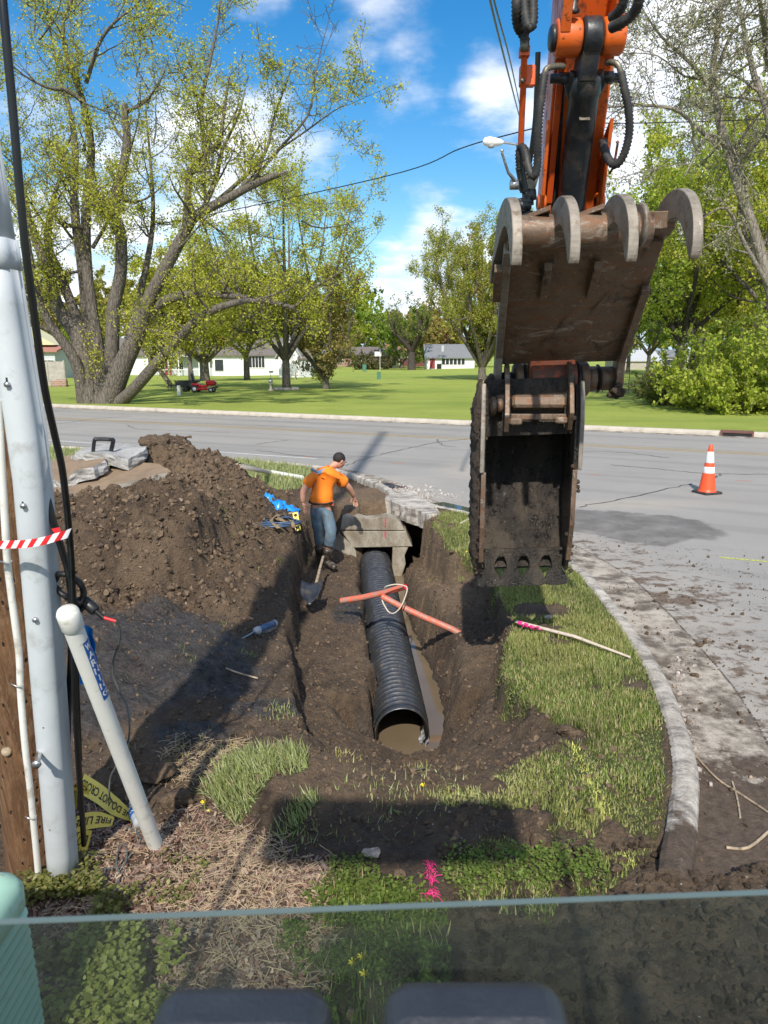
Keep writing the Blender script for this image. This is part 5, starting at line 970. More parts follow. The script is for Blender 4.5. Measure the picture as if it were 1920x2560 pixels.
hose([(1516, 156, 4.72), (1533, 156, 4.68), (1546, 164, 4.66), (1552, 182, 4.66)], .017, 'hose_elbow', 'brass', False)
hose([(1552, 180, 4.66), (1562, 226, 4.66), (1571, 271, 4.68), (1573, 331, 4.72), (1560, 385, 4.76), (1540, 412, 4.8), (1522, 400, 4.84), (1511, 372, 4.9), (1508, 355, 5.0)], .027)
hose([(1290, -60, 4.5), (1291, 10, 4.5), (1293, 55, 4.55), (1302, 78, 4.6), (1311, 90, 4.6), (1312, 104, 4.6)], .030)
hose([(1308, -60, 4.5), (1311, 15, 4.5), (1317, 58, 4.5), (1326, 70, 4.5), (1332, 52, 4.5), (1332, 10, 4.5), (1330, -60, 4.5)], .030)
hose([(1600, -60, 4.2), (1597, 5, 4.25), (1583, 34, 4.3), (1556, 56, 4.35), (1530, 68, 4.42)], .030); hose([(1566, -60, 4.3), (1558, 8, 4.35), (1544, 32, 4.4), (1530, 44, 4.45)], .028)
b = MB(); b.lathe(PY(1312, 103, 4.6), [(0, 0), (.026, 0), (.026, .05), (0, .05)], (0, .1, -1), 6); xb(b, 'hose_coupling', 'brass', bevel=0)
b = MB().tube([PY(1311, 122, 4.62), PY(1309, 200, 4.72), PY(1305, 280, 4.82), PY(1302, 362, 4.92)], .0185, 12); b.box(PY(1311, 130, 4.63), (.055, .055, .05)); xb(b, 'hydraulic_tube', 'red' if False else 'orange_clean', bevel=0)
b = MB().box(PY(1318, 191, 4.74), (.09, .05, .11), bev=.006); xb(b, 'tube_clamp', 'orange_clean', bevel=0); b = MB()
for y in (181, 202): b.lathe(PY(1306, y, 4.70), [(0, 0), (.014, 0), (.014, .016), (0, .016)], (0, -1, -.1), 6)
xb(b, 'clamp_bolt', 'brass', bevel=0)
hose([(1345, 130, 4.9), (1342, 220, 4.95), (1337, 310, 5.0), (1325, 400, 5.08), (1316, 430, 5.1)], .016, mat='black', ribs=False)
# shut-off valve with its lever, and a stack of fittings
b = MB(); c = PY(1322, 452, 5.02); b.box(c, (.10, .09, .13), Matrix.Rotation(.25, 3, 'Y'), bev=.012); b.lathe(PY(1312, 428, 5.0), [(0, 0), (.036, 0), (.036, .05), (0, .05)], (0, 0, -1), 6); xb(b, 'valve_block', 'brass', bevel=0)
b = MB()
for px, py, r_, l_ in [(1322, 482, .045, .07), (1313, 500, .05, .06), (1305, 520, .042, .05), (1317, 535, .038, .06), (1298, 505, .03, .05)]: b.lathe(PY(px, py - 8, 5.0), [(0, 0), (r_, .004), (r_, l_ - .004), (0, l_)], (.15, .1, -1), 6)
b.lathe(PY(1292, 512, 4.98), [(0, 0), (.03, 0), (.03, .09), (0, .09)], (1, 0, -.1), 6); b.tube([PY(1310, 530, 5.0), PY(1311, 575, 5.05)], .026, 8); b.tube([PY(1300, 416, 4.98), PY(1312, 480, 5.0)], .03, 8); xb(b, 'valve_fitting', 'blacksteel', bevel=0)
b = MB().tube([PY(1291, 458, 4.96), PY(1278, 440, 4.9), PY(1271, 432, 4.88), PY(1262, 405, 4.86), PY(1255, 382, 4.84)], [.014, .011, .009, .008, .008], 8); b.lathe(PY(1255, 377, 4.84), [(0, -.013), (.013, 0), (0, .013)], (0, 0, 1), 10); b.lathe(PY(1295, 462, 4.96), [(0, 0), (.03, 0), (.03, .05), (0, .05)], (-1, 0, 0), 12); xb(b, 'valve_lever', 'chrome', bevel=0)
b = MB().tube([PY(1524, 434, 5.1), PY(1532, 420, 5.05), PY(1539, 390, 5.0), PY(1544, 360, 4.96)], .008, 8); b.lathe(PY(1544, 356, 4.96), [(0, -.014), (.012, 0), (0, .014)], (0, 0, 1), 10); xb(b, 'valve_lever', 'orange_worn', bevel=0)
b = plate([(5.2, 3.52), (5.28, 3.56), (5.45, 3.2), (5.35, 3.15)], .15, .19); pin(b, 5.3, 3.42, .13, .21, .05); xb(b, 'link_arm', 'steel')
# thumb: broad plate seen from below, rolled end, side plates and four curved tines
th = xb(plate([(5.98, 2.53), (4.88, 3.27), (4.91, 3.31), (6.01, 2.57)], -.40, .55), 'thumb', 'steel', bevel=.004)
def tb(mb, name, mat, bevel=.006): o = mb.build(name, M[mat], th, bevel); return o
b = MB(); a0, a1 = E(-.44, 4.83, 3.34), E(.44, 4.83, 3.34); b.lathe(a0, [(0, 0), (.105, 0), (.105, (a1 - a0).length), (0, (a1 - a0).length)], a1 - a0, 28); tb(b, 'rolled_end', 'steel', .004)
b = MB(); pin(b, 4.80, 3.36, .36, .40, .135, 24, .125); tb(b, 'end_collar', 'tine')
b = MB(); b.prism([E(.40, a, c) for a, c in [(4.75, 3.33), (4.88, 3.30), (4.86, 3.42), (4.74, 3.43)]], E(.58, 0, 0) - E(.40, 0, 0)); tb(b, 'outer_bracket', 'steel')
TN = [(5.14, 3.075), (5.04, 3.18), (4.90, 3.25), (4.76, 3.325), (4.66, 3.35), (4.57, 3.325), (4.49, 3.25), (4.44, 3.17), (4.40, 3.105), (4.375, 3.10), (4.36, 3.155), (4.365, 3.25), (4.40, 3.35), (4.47, 3.435), (4.58, 3.495), (4.70, 3.51), (4.83, 3.48), (4.94, 3.40), (5.02, 3.27), (5.16, 3.11)]
TNd = [(a, b) for a, b in smooth_path([Vector((a, b, 0)) for a, b in TN], 2) for _ in [0] if True] if False else [(p.x, p.y) for p in smooth_path([Vector((a, b, 0)) for a, b in TN], 3)]
for i, w in enumerate((-.475, -.155, .165, .53)):
    sc_ = 1.0 if i < 3 else 1.04; P_ = [(4.85 + (a - 4.85) * 1.12 * sc_ + (.05 if i == 3 else 0), 3.33 + (b - 3.33) * sc_ + (.02 if i == 3 else 0)) for a, b in TNd]
    tb(MB().prism([Vector((E(w - .028, 4.95, 0).x, a, b + .03 * w)) for a, b in P_], (.058, 0, .0017)), 'tine', 'tine', .006)
    if i < 3:
        tb(plate([(5.3, 3.0), (5.14, 3.10), (4.98, 3.18), (4.98, 3.13), (5.14, 3.03), (5.29, 2.96)], w - .03, w + .022), 'tine_heel', 'steel', .004)
        if i: g_ = MB(); g_.prism([E(w - .03, 4.72, 3.48), E(w - .03, 4.88, 3.46), E(w - .17, 4.80, 3.445)], (0, .0, -.03)); tb(g_, 'gusset', 'steel', .003)
sp_ = [(6.20, 2.40), (6.10, 2.28), (5.97, 2.30), (5.90, 2.45), (5.86, 2.58), (4.95, 3.16), (4.80, 3.22), (4.84, 3.34), (5.0, 3.34), (6.05, 2.62)]
tb(plate(sp_, -.455, -.40), 'side_plate', 'tine', .006)
tb(plate([(6.16, 2.40), (6.10, 2.26), (5.99, 2.24), (5.90, 2.36), (5.88, 2.52), (5.2, 3.0), (5.24, 3.06), (6.05, 2.60)], .50, .56), 'side_plate', 'steel', .006)
b = MB(); pin(b, *A, -.40, -.19, .085, 20); pin(b, *A, .19, .50, .075, 20); tb(b, 'hinge_tube', 'steel', 0) if False else None
for w0, w1, r_, m_ in [(-.50, -.46, .07, 'tine'), (-.40, -.30, .075, 'blacksteel'), (-.30, -.235, .145, 'steel'), (-.225, -.205, .15, 'blacksteel'), (.19, .215, .15, 'blacksteel'), (.22, .29, .14, 'steel'), (.29, .36, .10, 'steel'), (.365, .385, .115, 'blacksteel'), (.385, .50, .095, 'steel')]:
    xb(pin(MB(), A[0], A[1] - .015, w0, w1, r_, 26), 'hinge_ring' if r_ > .1 else 'hinge_pin', m_, bevel=0)
for px, py, w_, s_ in [(1541, 978, .62, .055), (1226, 955, -.44, .05)]:
    rr = np.random.default_rng(5); b = MB()
    for i in range(26): q = PY(px, py, 5.9) + Vector(rr.normal(size=3) * s_ * .45); b.lathe(q, [(0, -s_ * .5), (s_ * .45, -.1 * s_), (s_ * .4, s_ * .3), (0, s_ * .5)], tuple(rr.normal(size=3)), 6)
    xb(b, 'mud_lump', 'mud', bevel=0)
# bucket: open toward the cab
BW0, BW1 = -.545, .195
side = [(5.78, 2.36), (5.70, 2.25), (5.66, 2.05), (5.66, 1.75), (5.70, 1.3), (5.80, .98), (5.90, .84), (6.02, .86), (6.22, 1.10), (6.38, 1.45), (6.40, 1.85), (6.28, 2.15), (6.08, 2.33), (5.95, 2.36)]
bk = [(5.99, .86), (6.19, 1.10), (6.35, 1.45), (6.37, 1.84), (6.25, 2.13), (6.06, 2.30), (5.85, 2.26)]
bp = [(p.x, p.y) for p in smooth_path([Vector((a, b, 0)) for a, b in bk], 5)]; outer = bp + [(a + .03, b) if b < 2.2 else (a, b + .03) for a, b in bp[::-1]]
bu = MB(); pp = [(p.x, p.y) for p in smooth_path([Vector((a, b, 0)) for a, b in bk], 8)]; nb = len(pp); Vb = []
for wi in range(2):
    for off in (0, .03):
        for k, (a, b) in enumerate(pp):
            t = Vector((pp[min(k + 1, nb - 1)][0] - pp[max(k - 1, 0)][0], pp[min(k + 1, nb - 1)][1] - pp[max(k - 1, 0)][1])).normalized(); Vb.append(E((BW0 + .02, BW1 - .02)[wi], a + t.y * off, b - t.x * off))
Fb = [(k, k + 1, 2 * nb + k + 1, 2 * nb + k) for k in range(nb - 1)] + [(nb + k, 3 * nb + k, 3 * nb + k + 1, nb + k + 1) for k in range(nb - 1)]
bu.add(Vb, Fb, True)
bko = xb(bu, 'bucket', 'bucket', bevel=0)
def bb_(mb, name, mat, bevel=.005): return mb.build(name, M[mat], bko, bevel)
bb_(plate(side, BW0, BW0 + .03), 'side_wall', 'bucket'); bb_(plate(side, BW1 - .03, BW1), 'side_wall', 'bucket')
for w in (BW0 - .012, BW1 + .0): bb_(plate([(5.74, 2.40), (5.66, 2.28), (5.62, 2.06), (5.62, 1.72), (5.71, 1.72), (5.71, 2.05), (5.80, 2.26)], w, w + .034), 'edge_plate', 'tine', .008)
for w in (BW0 + .0, BW1 - .035): bb_(plate([(5.64, 1.72), (5.66, 1.28), (5.78, .96), (5.83, .98), (5.72, 1.3), (5.70, 1.72)], w, w + .038), 'side_cutter', 'steel', .006)
# lip and teeth with gaps between
def ppx(px, w0=0): return (px - 960) / FPX
lipP = [(-.52, .955), (.17, .955), (.17, 1.02), (-.52, 1.02)]
bb_(MB().prism([E(w, 5.965, z) for w, z in lipP], (0, .035, 0)), 'lip', 'bucket', .004)
for i, w in enumerate((-.45, -.262, -.074, .114)):
    o = [(-.088, .985), (.088, .985), (.060, .94), (.044, .89), (.046, .84), (.080, .785), (.090, .705), (-.090, .705), (-.080, .785), (-.046, .84), (-.044, .89), (-.060, .94)]
    o = [(p.x, p.y) for p in smooth_path([Vector((a, b, 0)) for a, b in o + [o[0]]], 3)][:-1]
    bb_(MB().prism([E(w + a, 5.955, b) for a, b in o], (0, .045, 0)), 'tooth', 'tooth' if 'tooth' in M else 'bucket', .006)
# ears and coupler at the head of the bucket
for w in (-.36, .13): bb_(plate([(5.62, 2.16), (5.72, 2.02), (5.82, 2.0), (5.98, 2.2), (6.15, 2.36), (6.12, 2.50), (5.98, 2.55), (5.84, 2.50), (5.70, 2.34)], w - .018, w + .018), 'ear', 'steel', .006)
bb_(MB().box(E(-.115, 5.80, 2.235), (.42, .12, .10), Matrix.Rotation(-.3, 3, 'X'), bev=.02), 'coupler_bar', 'steel', 0); bb_(MB().box(E(-.115, 5.74, 2.13), (.43, .05, .045), bev=.008).box(E(-.29, 5.73, 2.10), (.10, .05, .05), bev=.01).box(E(.06, 5.73, 2.10), (.10, .05, .05), bev=.01), 'coupler_step', 'steel', 0)
for w in (-.46, -.41): bb_(pin(MB(), 5.78, 2.22, w - .03, w + .02, .075 if w < -.45 else .055, 18), 'coupler_boss', 'steel', 0)
bb_(plate([(5.83, 2.42), (5.86, 2.42), (5.87, 1.98), (5.84, 1.98)], BW0 + .03, BW1 - .03), 'shade_plate', 'bucket', 0)  # filler plate added to keep the sun off the upper bucket interior
# mud caked on the outside
g = np.random.default_rng(8); Vv = []; Fv = []; nn, mm = 70, 14
for i in range(nn):
    z = .80 + 1.62 * i / (nn - 1)
    y0 = np.interp(z, [.84, .98, 1.3, 1.75, 2.25, 2.42], [5.92, 5.82, 5.74, 5.70, 5.74, 5.85]); y1 = np.interp(z, [.84, 1.1, 1.45, 1.85, 2.15, 2.42], [6.0, 6.18, 6.34, 6.36, 6.26, 6.0])
    for j in range(mm):
        f = j / (mm - 1); Y = y0 + (y1 - y0) * f; th_ = (.055 * math.sin(f * math.pi) ** .35 if 0 < j < mm - 1 else 0) * (.55 + .8 * (cell(np.array(z * 9), np.array(Y * 9), 4) + .6 * cell(np.array(z * 22), np.array(Y * 22), 5))) * np.interp(z, [.8, 1.0, 2.2, 2.42], [.3, 1, 1.1, .5])
        Vv.append(tuple(E(BW0 - .004 - float(th_), Y, z)))
for i in range(nn - 1):
    for j in range(mm - 1): q = i * mm + j; Fv.append((q, q + 1, q + mm + 1, q + mm))
bb_(MB().add(Vv, Fv, True), 'caked_mud', 'mud', 0)
g = np.random.default_rng(18); b = MB()
for i in range(80):
    z = g.uniform(.80, 2.2) if i % 3 else g.uniform(.8, 1.2); y_ = float(np.interp(z, [.84, .98, 1.3, 1.75, 2.25], [5.90, 5.80, 5.68, 5.64, 5.66])); r_ = g.uniform(.005, .022); q_ = E((BW0 if g.random() < .5 else BW1) + g.normal(0, .016), y_ + abs(g.normal(0, .03)), z); b.lathe(q_, [(0, -r_), (r_ * .9, -r_ * .3), (r_, r_ * .4), (0, r_)], tuple(g.normal(size=3)), 6)
o = bb_(b, 'mud_crumbs', 'mud', 0); o['kind'] = 'stuff'
# cab, body and tracks (behind and above the picture; they throw the shade in front)
rf = MB().box((-.28, -.02, 3.32), (1.4, .54, .08), bev=.15); xb(rf, 'cab_roof', 'orange_clean', bevel=0)
for x in (-1.0, .66):
    xb(MB().tube([(x, .36, 3.30), (x, .72, 1.9), (x, .74, 1.25)], .016, 8), 'front_pillar', 'black', bevel=0); xb(MB().tube([(x, -1.08, 3.38), (x, -1.1, 1.25)], .05, 8), 'rear_pillar', 'black', bevel=0)
xb(MB().box((-.06, -.2, 1.18), (1.12, 1.8, .12), bev=.02), 'cab_floor', 'black', bevel=0); xb(MB().box((.2, -2.0, 1.45), (2.3, 1.6, .7), bev=.12), 'counterweight', 'orange_clean', bevel=0); xb(MB().box((.2, -1.0, 1.02), (2.3, 3.2, .18), bev=.04), 'deck', 'blacksteel', bevel=0)
xb(MB().box((-.02, -.95, 1.9), (.5, .14, .7), bev=.05).box((-.02, -.7, 1.7), (.5, .5, .15), bev=.05), 'operator_seat', 'black', bevel=0)
for x in (-.75, 1.15):
    pr_ = [(-2.6, .45), (-2.45, .8), (-2.2, .92), (.9, .92), (1.15, .8), (1.3, .45), (1.1, .1), (.8, .0), (-2.1, .0), (-2.45, .12)]; xb(MB().prism([(x - .25, a, b) for a, b in pr_], (.5, 0, 0)), 'track', 'blacksteel', bevel=.02)
# lower window pane of the cab and the two lever pads behind it
gt0, gt1 = PY(-240, 2319, .655), PY(2600, 2209, .735)
gb0, gb1 = Vector((gt0.x, gt0.y + .10, 1.3)), Vector((gt1.x, gt1.y + .10, 1.3)); gn = Vector((0, .0055, .0))
xb(MB().add([gt0, gt1, gb1, gb0], [(0, 1, 2, 3)]), 'lower_window', 'glass', bevel=0)
xb(MB().add([gt0, gt1, gt1 + gn + Vector((0, 0, .0015)), gt0 + gn + Vector((0, 0, .0015)), gt0 + Vector((0, 0, -.0012)), gt1 + Vector((0, 0, -.0012))], [(0, 1, 2, 3), (4, 5, 1, 0)]), 'window_edge', 'glassedge', bevel=0)
for px0, px1, py, tilt in ((398, 832, 2452, .0), (958, 1406, 2438, .0)):
    a, b = PY(px0, py, .50), PY(px1, py, .50); c = (a + b) / 2; w = (b - a).length
    m = MB(); pr_ = []; r_ = .024
    out = [(-w / 2, -.14), (w / 2, -.14)]
    for cx_, a0_, a1_ in ((w / 2 - r_, 0, 90), (-w / 2 + r_, 90, 180)):
        for q in np.linspace(R(a0_), R(a1_), 7): out.append((cx_ + math.cos(q) * r_, -r_ + math.sin(q) * r_))
    m.prism([c + Vector((x, 0, z)) for x, z in out], (0, -.05, 0)); o = xb(m, 'lever_pad', 'blackpad', bevel=.012)
    m = MB(); m.prism([c + Vector((x * .84, -.0505, z * .84 - .008)) for x, z in out], (0, -.0015, 0)); m.build('raised_rim', M['blackpad'], o, .001)
# ---------------------------------------------------------------- in the trench
def rot_to(v, up=(0, 0, 1)):
    """matrix whose x axis is v"""
    x = Vector(v).normalized(); z = Vector(up); y = z.cross(x).normalized(); z = x.cross(y); return Matrix((x, y, z)).transposed()
# corrugated culvert pipe
p0, p1 = Vector((.17, 6.36, -.885)), Vector((-.165, 12.25, -.845)); axd = (p1 - p0).normalized(); Lp = (p1 - p0).length; Rp = .262
cp_ = empty('culvert_pipe', p0, 'black corrugated plastic drain pipe lying half in muddy water', 'pipe')
sid = axd.cross(Vector((0, 0, 1))).normalized(); upv = sid.cross(axd)
def ring(s, r, n=56): return [axd * s + (sid * math.cos(2 * math.pi * j / n) + upv * math.sin(2 * math.pi * j / n)) * r for j in range(n)]
prof = [(0.0, Rp - .012), (0.0, Rp - .004), (.10, Rp - .004), (.115, Rp - .022)]; s_ = .115; per = .092
while s_ < Lp - .08:
    j = 1 if int((s_ - .1) / 2.2) != int((s_ - .1 - per) / 2.2) and s_ > 1 else 0; h_ = -.012 if j else .0
    prof += [(s_ + .016, Rp - .030), (s_ + .030, Rp - .004 + h_), (s_ + .045, Rp + .006 + h_), (s_ + .060, Rp - .004 + h_), (s_ + .074, Rp - .030)]; s_ += per
V = []; n = 56
for s_, r_ in prof: V += ring(s_, r_, n)
# the mouth is torn away at the lower right: drop those faces of the first stretch
F = []
for i in range(len(prof) - 1):
    for j in range(n):
        a = 360 * (j + .5) / n; torn = prof[i][0] < .34 and (282 + 60 * prof[i][0] < a < 338 - 90 * prof[i][0]); torn |= prof[i][0] < .55 and 195 < a < 262
        if not torn: q = (j + 1) % n; F.append((i * n + j, (i + 1) * n + j, (i + 1) * n + q, i * n + q))
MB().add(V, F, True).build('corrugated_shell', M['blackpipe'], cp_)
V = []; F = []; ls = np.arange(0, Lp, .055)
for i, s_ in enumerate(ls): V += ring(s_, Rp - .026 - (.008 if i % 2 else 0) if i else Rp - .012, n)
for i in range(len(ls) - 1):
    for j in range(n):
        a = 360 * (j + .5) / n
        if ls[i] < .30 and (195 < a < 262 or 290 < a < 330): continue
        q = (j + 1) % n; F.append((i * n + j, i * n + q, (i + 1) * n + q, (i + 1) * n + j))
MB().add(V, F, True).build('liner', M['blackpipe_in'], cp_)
fl = MB()     # torn flap hanging at the mouth's right
for w0, w1, dz in ((-.30, .04, .0), (.05, .33, .03)):
    rows = []
    for i in range(9):
        f = i / 8; a = R(352 - 52 * f); r_ = Rp - .012 - .035 * f + .010 * (i % 2); wd = (1 - f * .72)
        for s_ in (-.005 - .10 * f * f, .17 * wd - .10 * f * f + .03): rows.append(axd * (s_ + (w0 * .12)) + (sid * math.cos(a) + upv * math.sin(a)) * (r_ - dz))
    fl.add(rows, [(2 * i, 2 * i + 1, 2 * i + 3, 2 * i + 2) for i in range(8)], True)
q = NT('torn_plastic'); M['torn'] = q.fin(q.mix(q.rng(q.noise(20, 4, .7, stretch=(1, 1, .3)), .42, .62), (.04, .04, .045), (.60, .60, .62)), .3)
fl.build('torn_flap', M['torn'], cp_)
# concrete inlet box the pipe runs into
bx = empty('inlet_box', (-.12, 11.95, -.5), 'mud-stained concrete junction box the black pipe runs into', 'concrete box'); BO = Vector((-.12, 11.95, -.5))
def bbx(mb, name, bev=.012): o = mb.build(name, M['box'], bx, bev); return o
bbx(MB().prism([Vector(p) - BO for p in [(-.72, 11.80, -.22), (-.68, 11.80, .00), (-.62, 11.80, .03), (-.52, 11.80, -.02), (-.44, 11.80, .02), (-.30, 11.80, -.03), (-.14, 11.80, -.015), (.02, 11.80, .02), (.12, 11.80, -.01), (.20, 11.80, -.03), (.27, 11.80, -.10), (.34, 11.80, -.23)]], (0, .22, 0)), 'top_course')
bbx(MB().prism([Vector(p) - BO for p in [(-.70, 11.79, -.24), (.36, 11.79, -.24), (.47, 11.79, -.50), (-.50, 11.79, -.52), (-.58, 11.79, -.42)]], (0, .8, 0)), 'lintel')
bbx(MB().prism([Vector(p) - BO for p in [(-.74, 11.795, -.28), (-.50, 11.795, -.50), (-.455, 11.795, -.6), (-.44, 11.795, -1.3), (-.95, 11.795, -1.3), (-.90, 11.795, -.6)]], (0, .75, 0)), 'left_wall')
bbx(MB().prism([Vector(p) - BO for p in [(.14, 11.795, -.515), (.40, 11.795, -.515), (.34, 11.795, -.66), (.36, 11.795, -.8), (.30, 11.795, -1.0), (.32, 11.795, -1.3), (.12, 11.795, -1.3)]], (0, .5, 0)), 'right_wall')
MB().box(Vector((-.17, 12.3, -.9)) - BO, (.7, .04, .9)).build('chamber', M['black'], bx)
b = MB()
for z0, z1_, w in ((.0, -.10, .018), (-.12, -.16, .022), (-.22, -.34, .024)): b.box(Vector((.02, 11.784, (z0 + z1_) / 2 - .02)) - BO, (w, .004, abs(z1_ - z0)))
q = NT('spray_paint'); tr_ = q.n('ShaderNodeBsdfTransparent'); q.fin((.65, .04, .10), .7); mx = q.n('ShaderNodeMixShader'); q.l(q.rng(q.noise(40, 4, .7), .42, .55), mx.inputs[0]); q.l(q.p.outputs[0], mx.inputs[1]); q.l(tr_.outputs[0], mx.inputs[2]); q.l(mx.outputs[0], q.out.inputs[0])
b.build('spray_mark', q.m, bx)
# undermined kerb pieces and broken gutter slab above the hollow
def rough_slab(name, poly, z0, z1_, mat, seed, label=None, cat=None, amp=.03, parent=None, top=None):
    """broken slab: irregular outline, crumbly sides"""
    g = random.Random(seed); P = []
    for i in range(len(poly)):
        a, b = Vector((*poly[i], 0)), Vector((*poly[(i + 1) % len(poly)], 0)); k = max(2, int((b - a).length / .07))
        for j in range(k): P.append(a.lerp(b, j / k) + Vector((g.uniform(-amp, amp), g.uniform(-amp, amp), 0)) * (1 if j else .3))
    n = len(P); V = []; c = sum(P, Vector()) / n; lay = [(z1_, 0), (z1_ - .012, .012)] + [(z1_ + (z0 - z1_) * f, None) for f in (.3, .55, .8)] + [(z0, None)]
    for z, o in lay:
        for p in P:
            d = (p - c).normalized(); r_ = (o if o is not None else g.uniform(-.01, amp * .9)); V.append((p + d * r_ + Vector((0, 0, z + (g.uniform(-.01, .01) if o is None else 0)))))
    F = [tuple(range(n))]; L_ = len(lay)
    for i in range(L_ - 1):
        for j in range(n): q = (j + 1) % n; F.append((i * n + j, (i + 1) * n + j, (i + 1) * n + q, i * n + q))
    F.append(tuple(range(L_ * n - 1, (L_ - 1) * n - 1, -1))); m = MB().add(V, F, False); o = m.build(name, M[mat], parent)
    if label: tag(o, label, cat)
    return o
def at(px, py, z): p = G(px, py, z); return (p.x, p.y)
rough_slab('broken_kerb', [at(975, 1238, .1), at(1030, 1232, .1), at(1078, 1268, .08), at(1100, 1292, .08), at(1072, 1298, .06), at(1030, 1285, .04), at(985, 1265, .06), at(962, 1252, .08)], -.13, .135, 'curb_near', 3, 'broken kerb slab overhanging the dark hollow beside the concrete box', 'kerb slab', .03)
gp = MB(); rr_ = random.Random(9)
g0 = G(974, 1216, .0); gr_ = empty('drain_grate', (g0.x, g0.y, .008), 'slotted iron grate in the gutter beside the white rubble', 'grate'); gr_.rotation_euler.z = -1.0
MB().box((0, 0, .0), (.62, .34, .012)).build('frame', M['iron'], gr_); b = MB()
for i in range(9): b.box((-.26 + i * .065, 0, .0085), (.034, .27, .006))
b.build('slots', M['black'], gr_)
# ---------------------------------------------------------------- broken concrete slabs on the spoil heap
def slab3(name, pts, thick, tilt_n, mat_top, mat_side, label, seed, amp=.03):
    """pts: 3-D top outline"""
    g = random.Random(seed); P = []
    for i in range(len(pts)):
        a, b = Vector(pts[i]), Vector(pts[(i + 1) % len(pts)]); k = max(2, int((b - a).length / .09))
        for j in range(k): P.append(a.lerp(b, j / k) + (Vector((g.uniform(-amp, amp), g.uniform(-amp, amp), g.uniform(-amp, amp) * .35)) if j else Vector()))
    n = len(P); nn = Vector(tilt_n).normalized(); c = sum(P, Vector()) / n; root = empty(name, c, label, 'concrete slab'); V = [p - c for p in P]; m = MB()
    m.add(V + [Vector((0, 0, .01))], [(i, (i + 1) % n, n) for i in range(n)], True); m.build('top_face', M[mat_top], root)
    lay = []
    for f in (0, .25, .5, .75, 1): lay.append([(p - c) - nn * thick * f + (p - c).normalized() * (g.uniform(-.015, .03) if f else 0) for p in P])
    V2 = [v for l in lay for v in l]; F2 = [(i * n + j, (i + 1) * n + j, (i + 1) * n + (j + 1) % n, i * n + (j + 1) % n) for i in range(4) for j in range(n)] + [tuple(range(5 * n - 1, 4 * n - 1, -1))]
    MB().add(V2, F2, False).build('broken_edge', M[mat_side], root); return root
def pz(px, py, Y): return PY(px, py, Y)
q = slab3('concrete_slab', [pz(115, 1238, 9.75), pz(250, 1232, 9.9), pz(300, 1210, 10.0), pz(428, 1180, 10.4), pz(400, 1160, 11.0), pz(310, 1150, 11.4), pz(210, 1190, 11.3), pz(115, 1205, 11.2)], .20, (0, -.05, 1), 'sand', 'slabside', 'long sand-covered concrete slab bridging a gap in the heap, lowest of the slab stack', 1, .02)
q = slab3('concrete_slab', [pz(100, 1178, 10.6), pz(150, 1206, 10.25), pz(190, 1176, 10.3), pz(232, 1168, 10.4), pz(262, 1150, 10.7), pz(250, 1136, 11.5), pz(160, 1140, 11.7), pz(110, 1160, 11.3)], .17, (-.1, -.15, 1), 'sand', 'slab', 'tilted slab with a ragged white edge and sandy top on the left of the stack', 2, .03)
q = slab3('concrete_slab', [pz(178, 1140, 11.3), pz(215, 1132, 11.0), pz(280, 1138, 10.9), pz(320, 1150, 10.8), pz(365, 1120, 11.3), pz(368, 1113, 12.0), pz(290, 1108, 12.4), pz(210, 1118, 12.2)], .16, (.05, -.1, 1), 'slab', 'slab', 'pale slab with a mossy top and iron step, topmost of the slab stack', 3, .03)
q = slab3('concrete_slab', [pz(110, 1262, 9.3), pz(195, 1264, 9.25), pz(205, 1278, 9.0), pz(180, 1300, 8.8), pz(112, 1292, 8.9)], .14, (0, -.2, 1), 'slab', 'slab', 'crumbled white slab below the sand-covered one, beside the black cables', 4, .04)
q = slab3('concrete_slab', [pz(345, 1218, 10.15), pz(382, 1216, 10.15), pz(384, 1226, 10.2), pz(346, 1230, 10.2)], .22, (0, 0, 1), 'slabside', 'slabside', 'small block propping the sand-covered slab from below', 6, .01)
s0 = PY(231, 1138, 11.2); st = empty('iron_step', s0, 'black iron manhole step sticking up from the topmost slab', 'step')
P_ = [PY(232, 1140, 11.2), PY(236, 1102, 11.15), PY(243, 1098, 11.15), PY(278, 1099, 11.25), PY(283, 1103, 11.3), PY(277, 1129, 11.35)]
MB().tube([p - s0 for p in smooth_path(P_, 4)], .036, 8, ell=.8).build('rung', M['blacksteel'], st); MB().box(PY(259, 1098, 11.2) - s0, (.20, .09, .03), bev=.008).build('tread', M['rubber'], st)
# ---------------------------------------------------------------- long white pipe in the grass behind the heap
a, b = hit(600, 1172), hit(676, 1187); c = hit(756, 1203)
tag(MB().tube([a + Vector((-.3, .1, .04)), a + Vector((0, 0, .05)), b + Vector((0, 0, .05))], .045, 8).build('timber_strip', M['stake']), 'brown weathered strip of timber lying in the verge grass', 'timber')
tag(MB().tube([b + Vector((.03, -.04, .06)), c + Vector((0, 0, .07))], .05, 10).build('plastic_pipe', M['pvc_white']), 'white plastic pipe lying in the verge grass behind the worker', 'pipe')
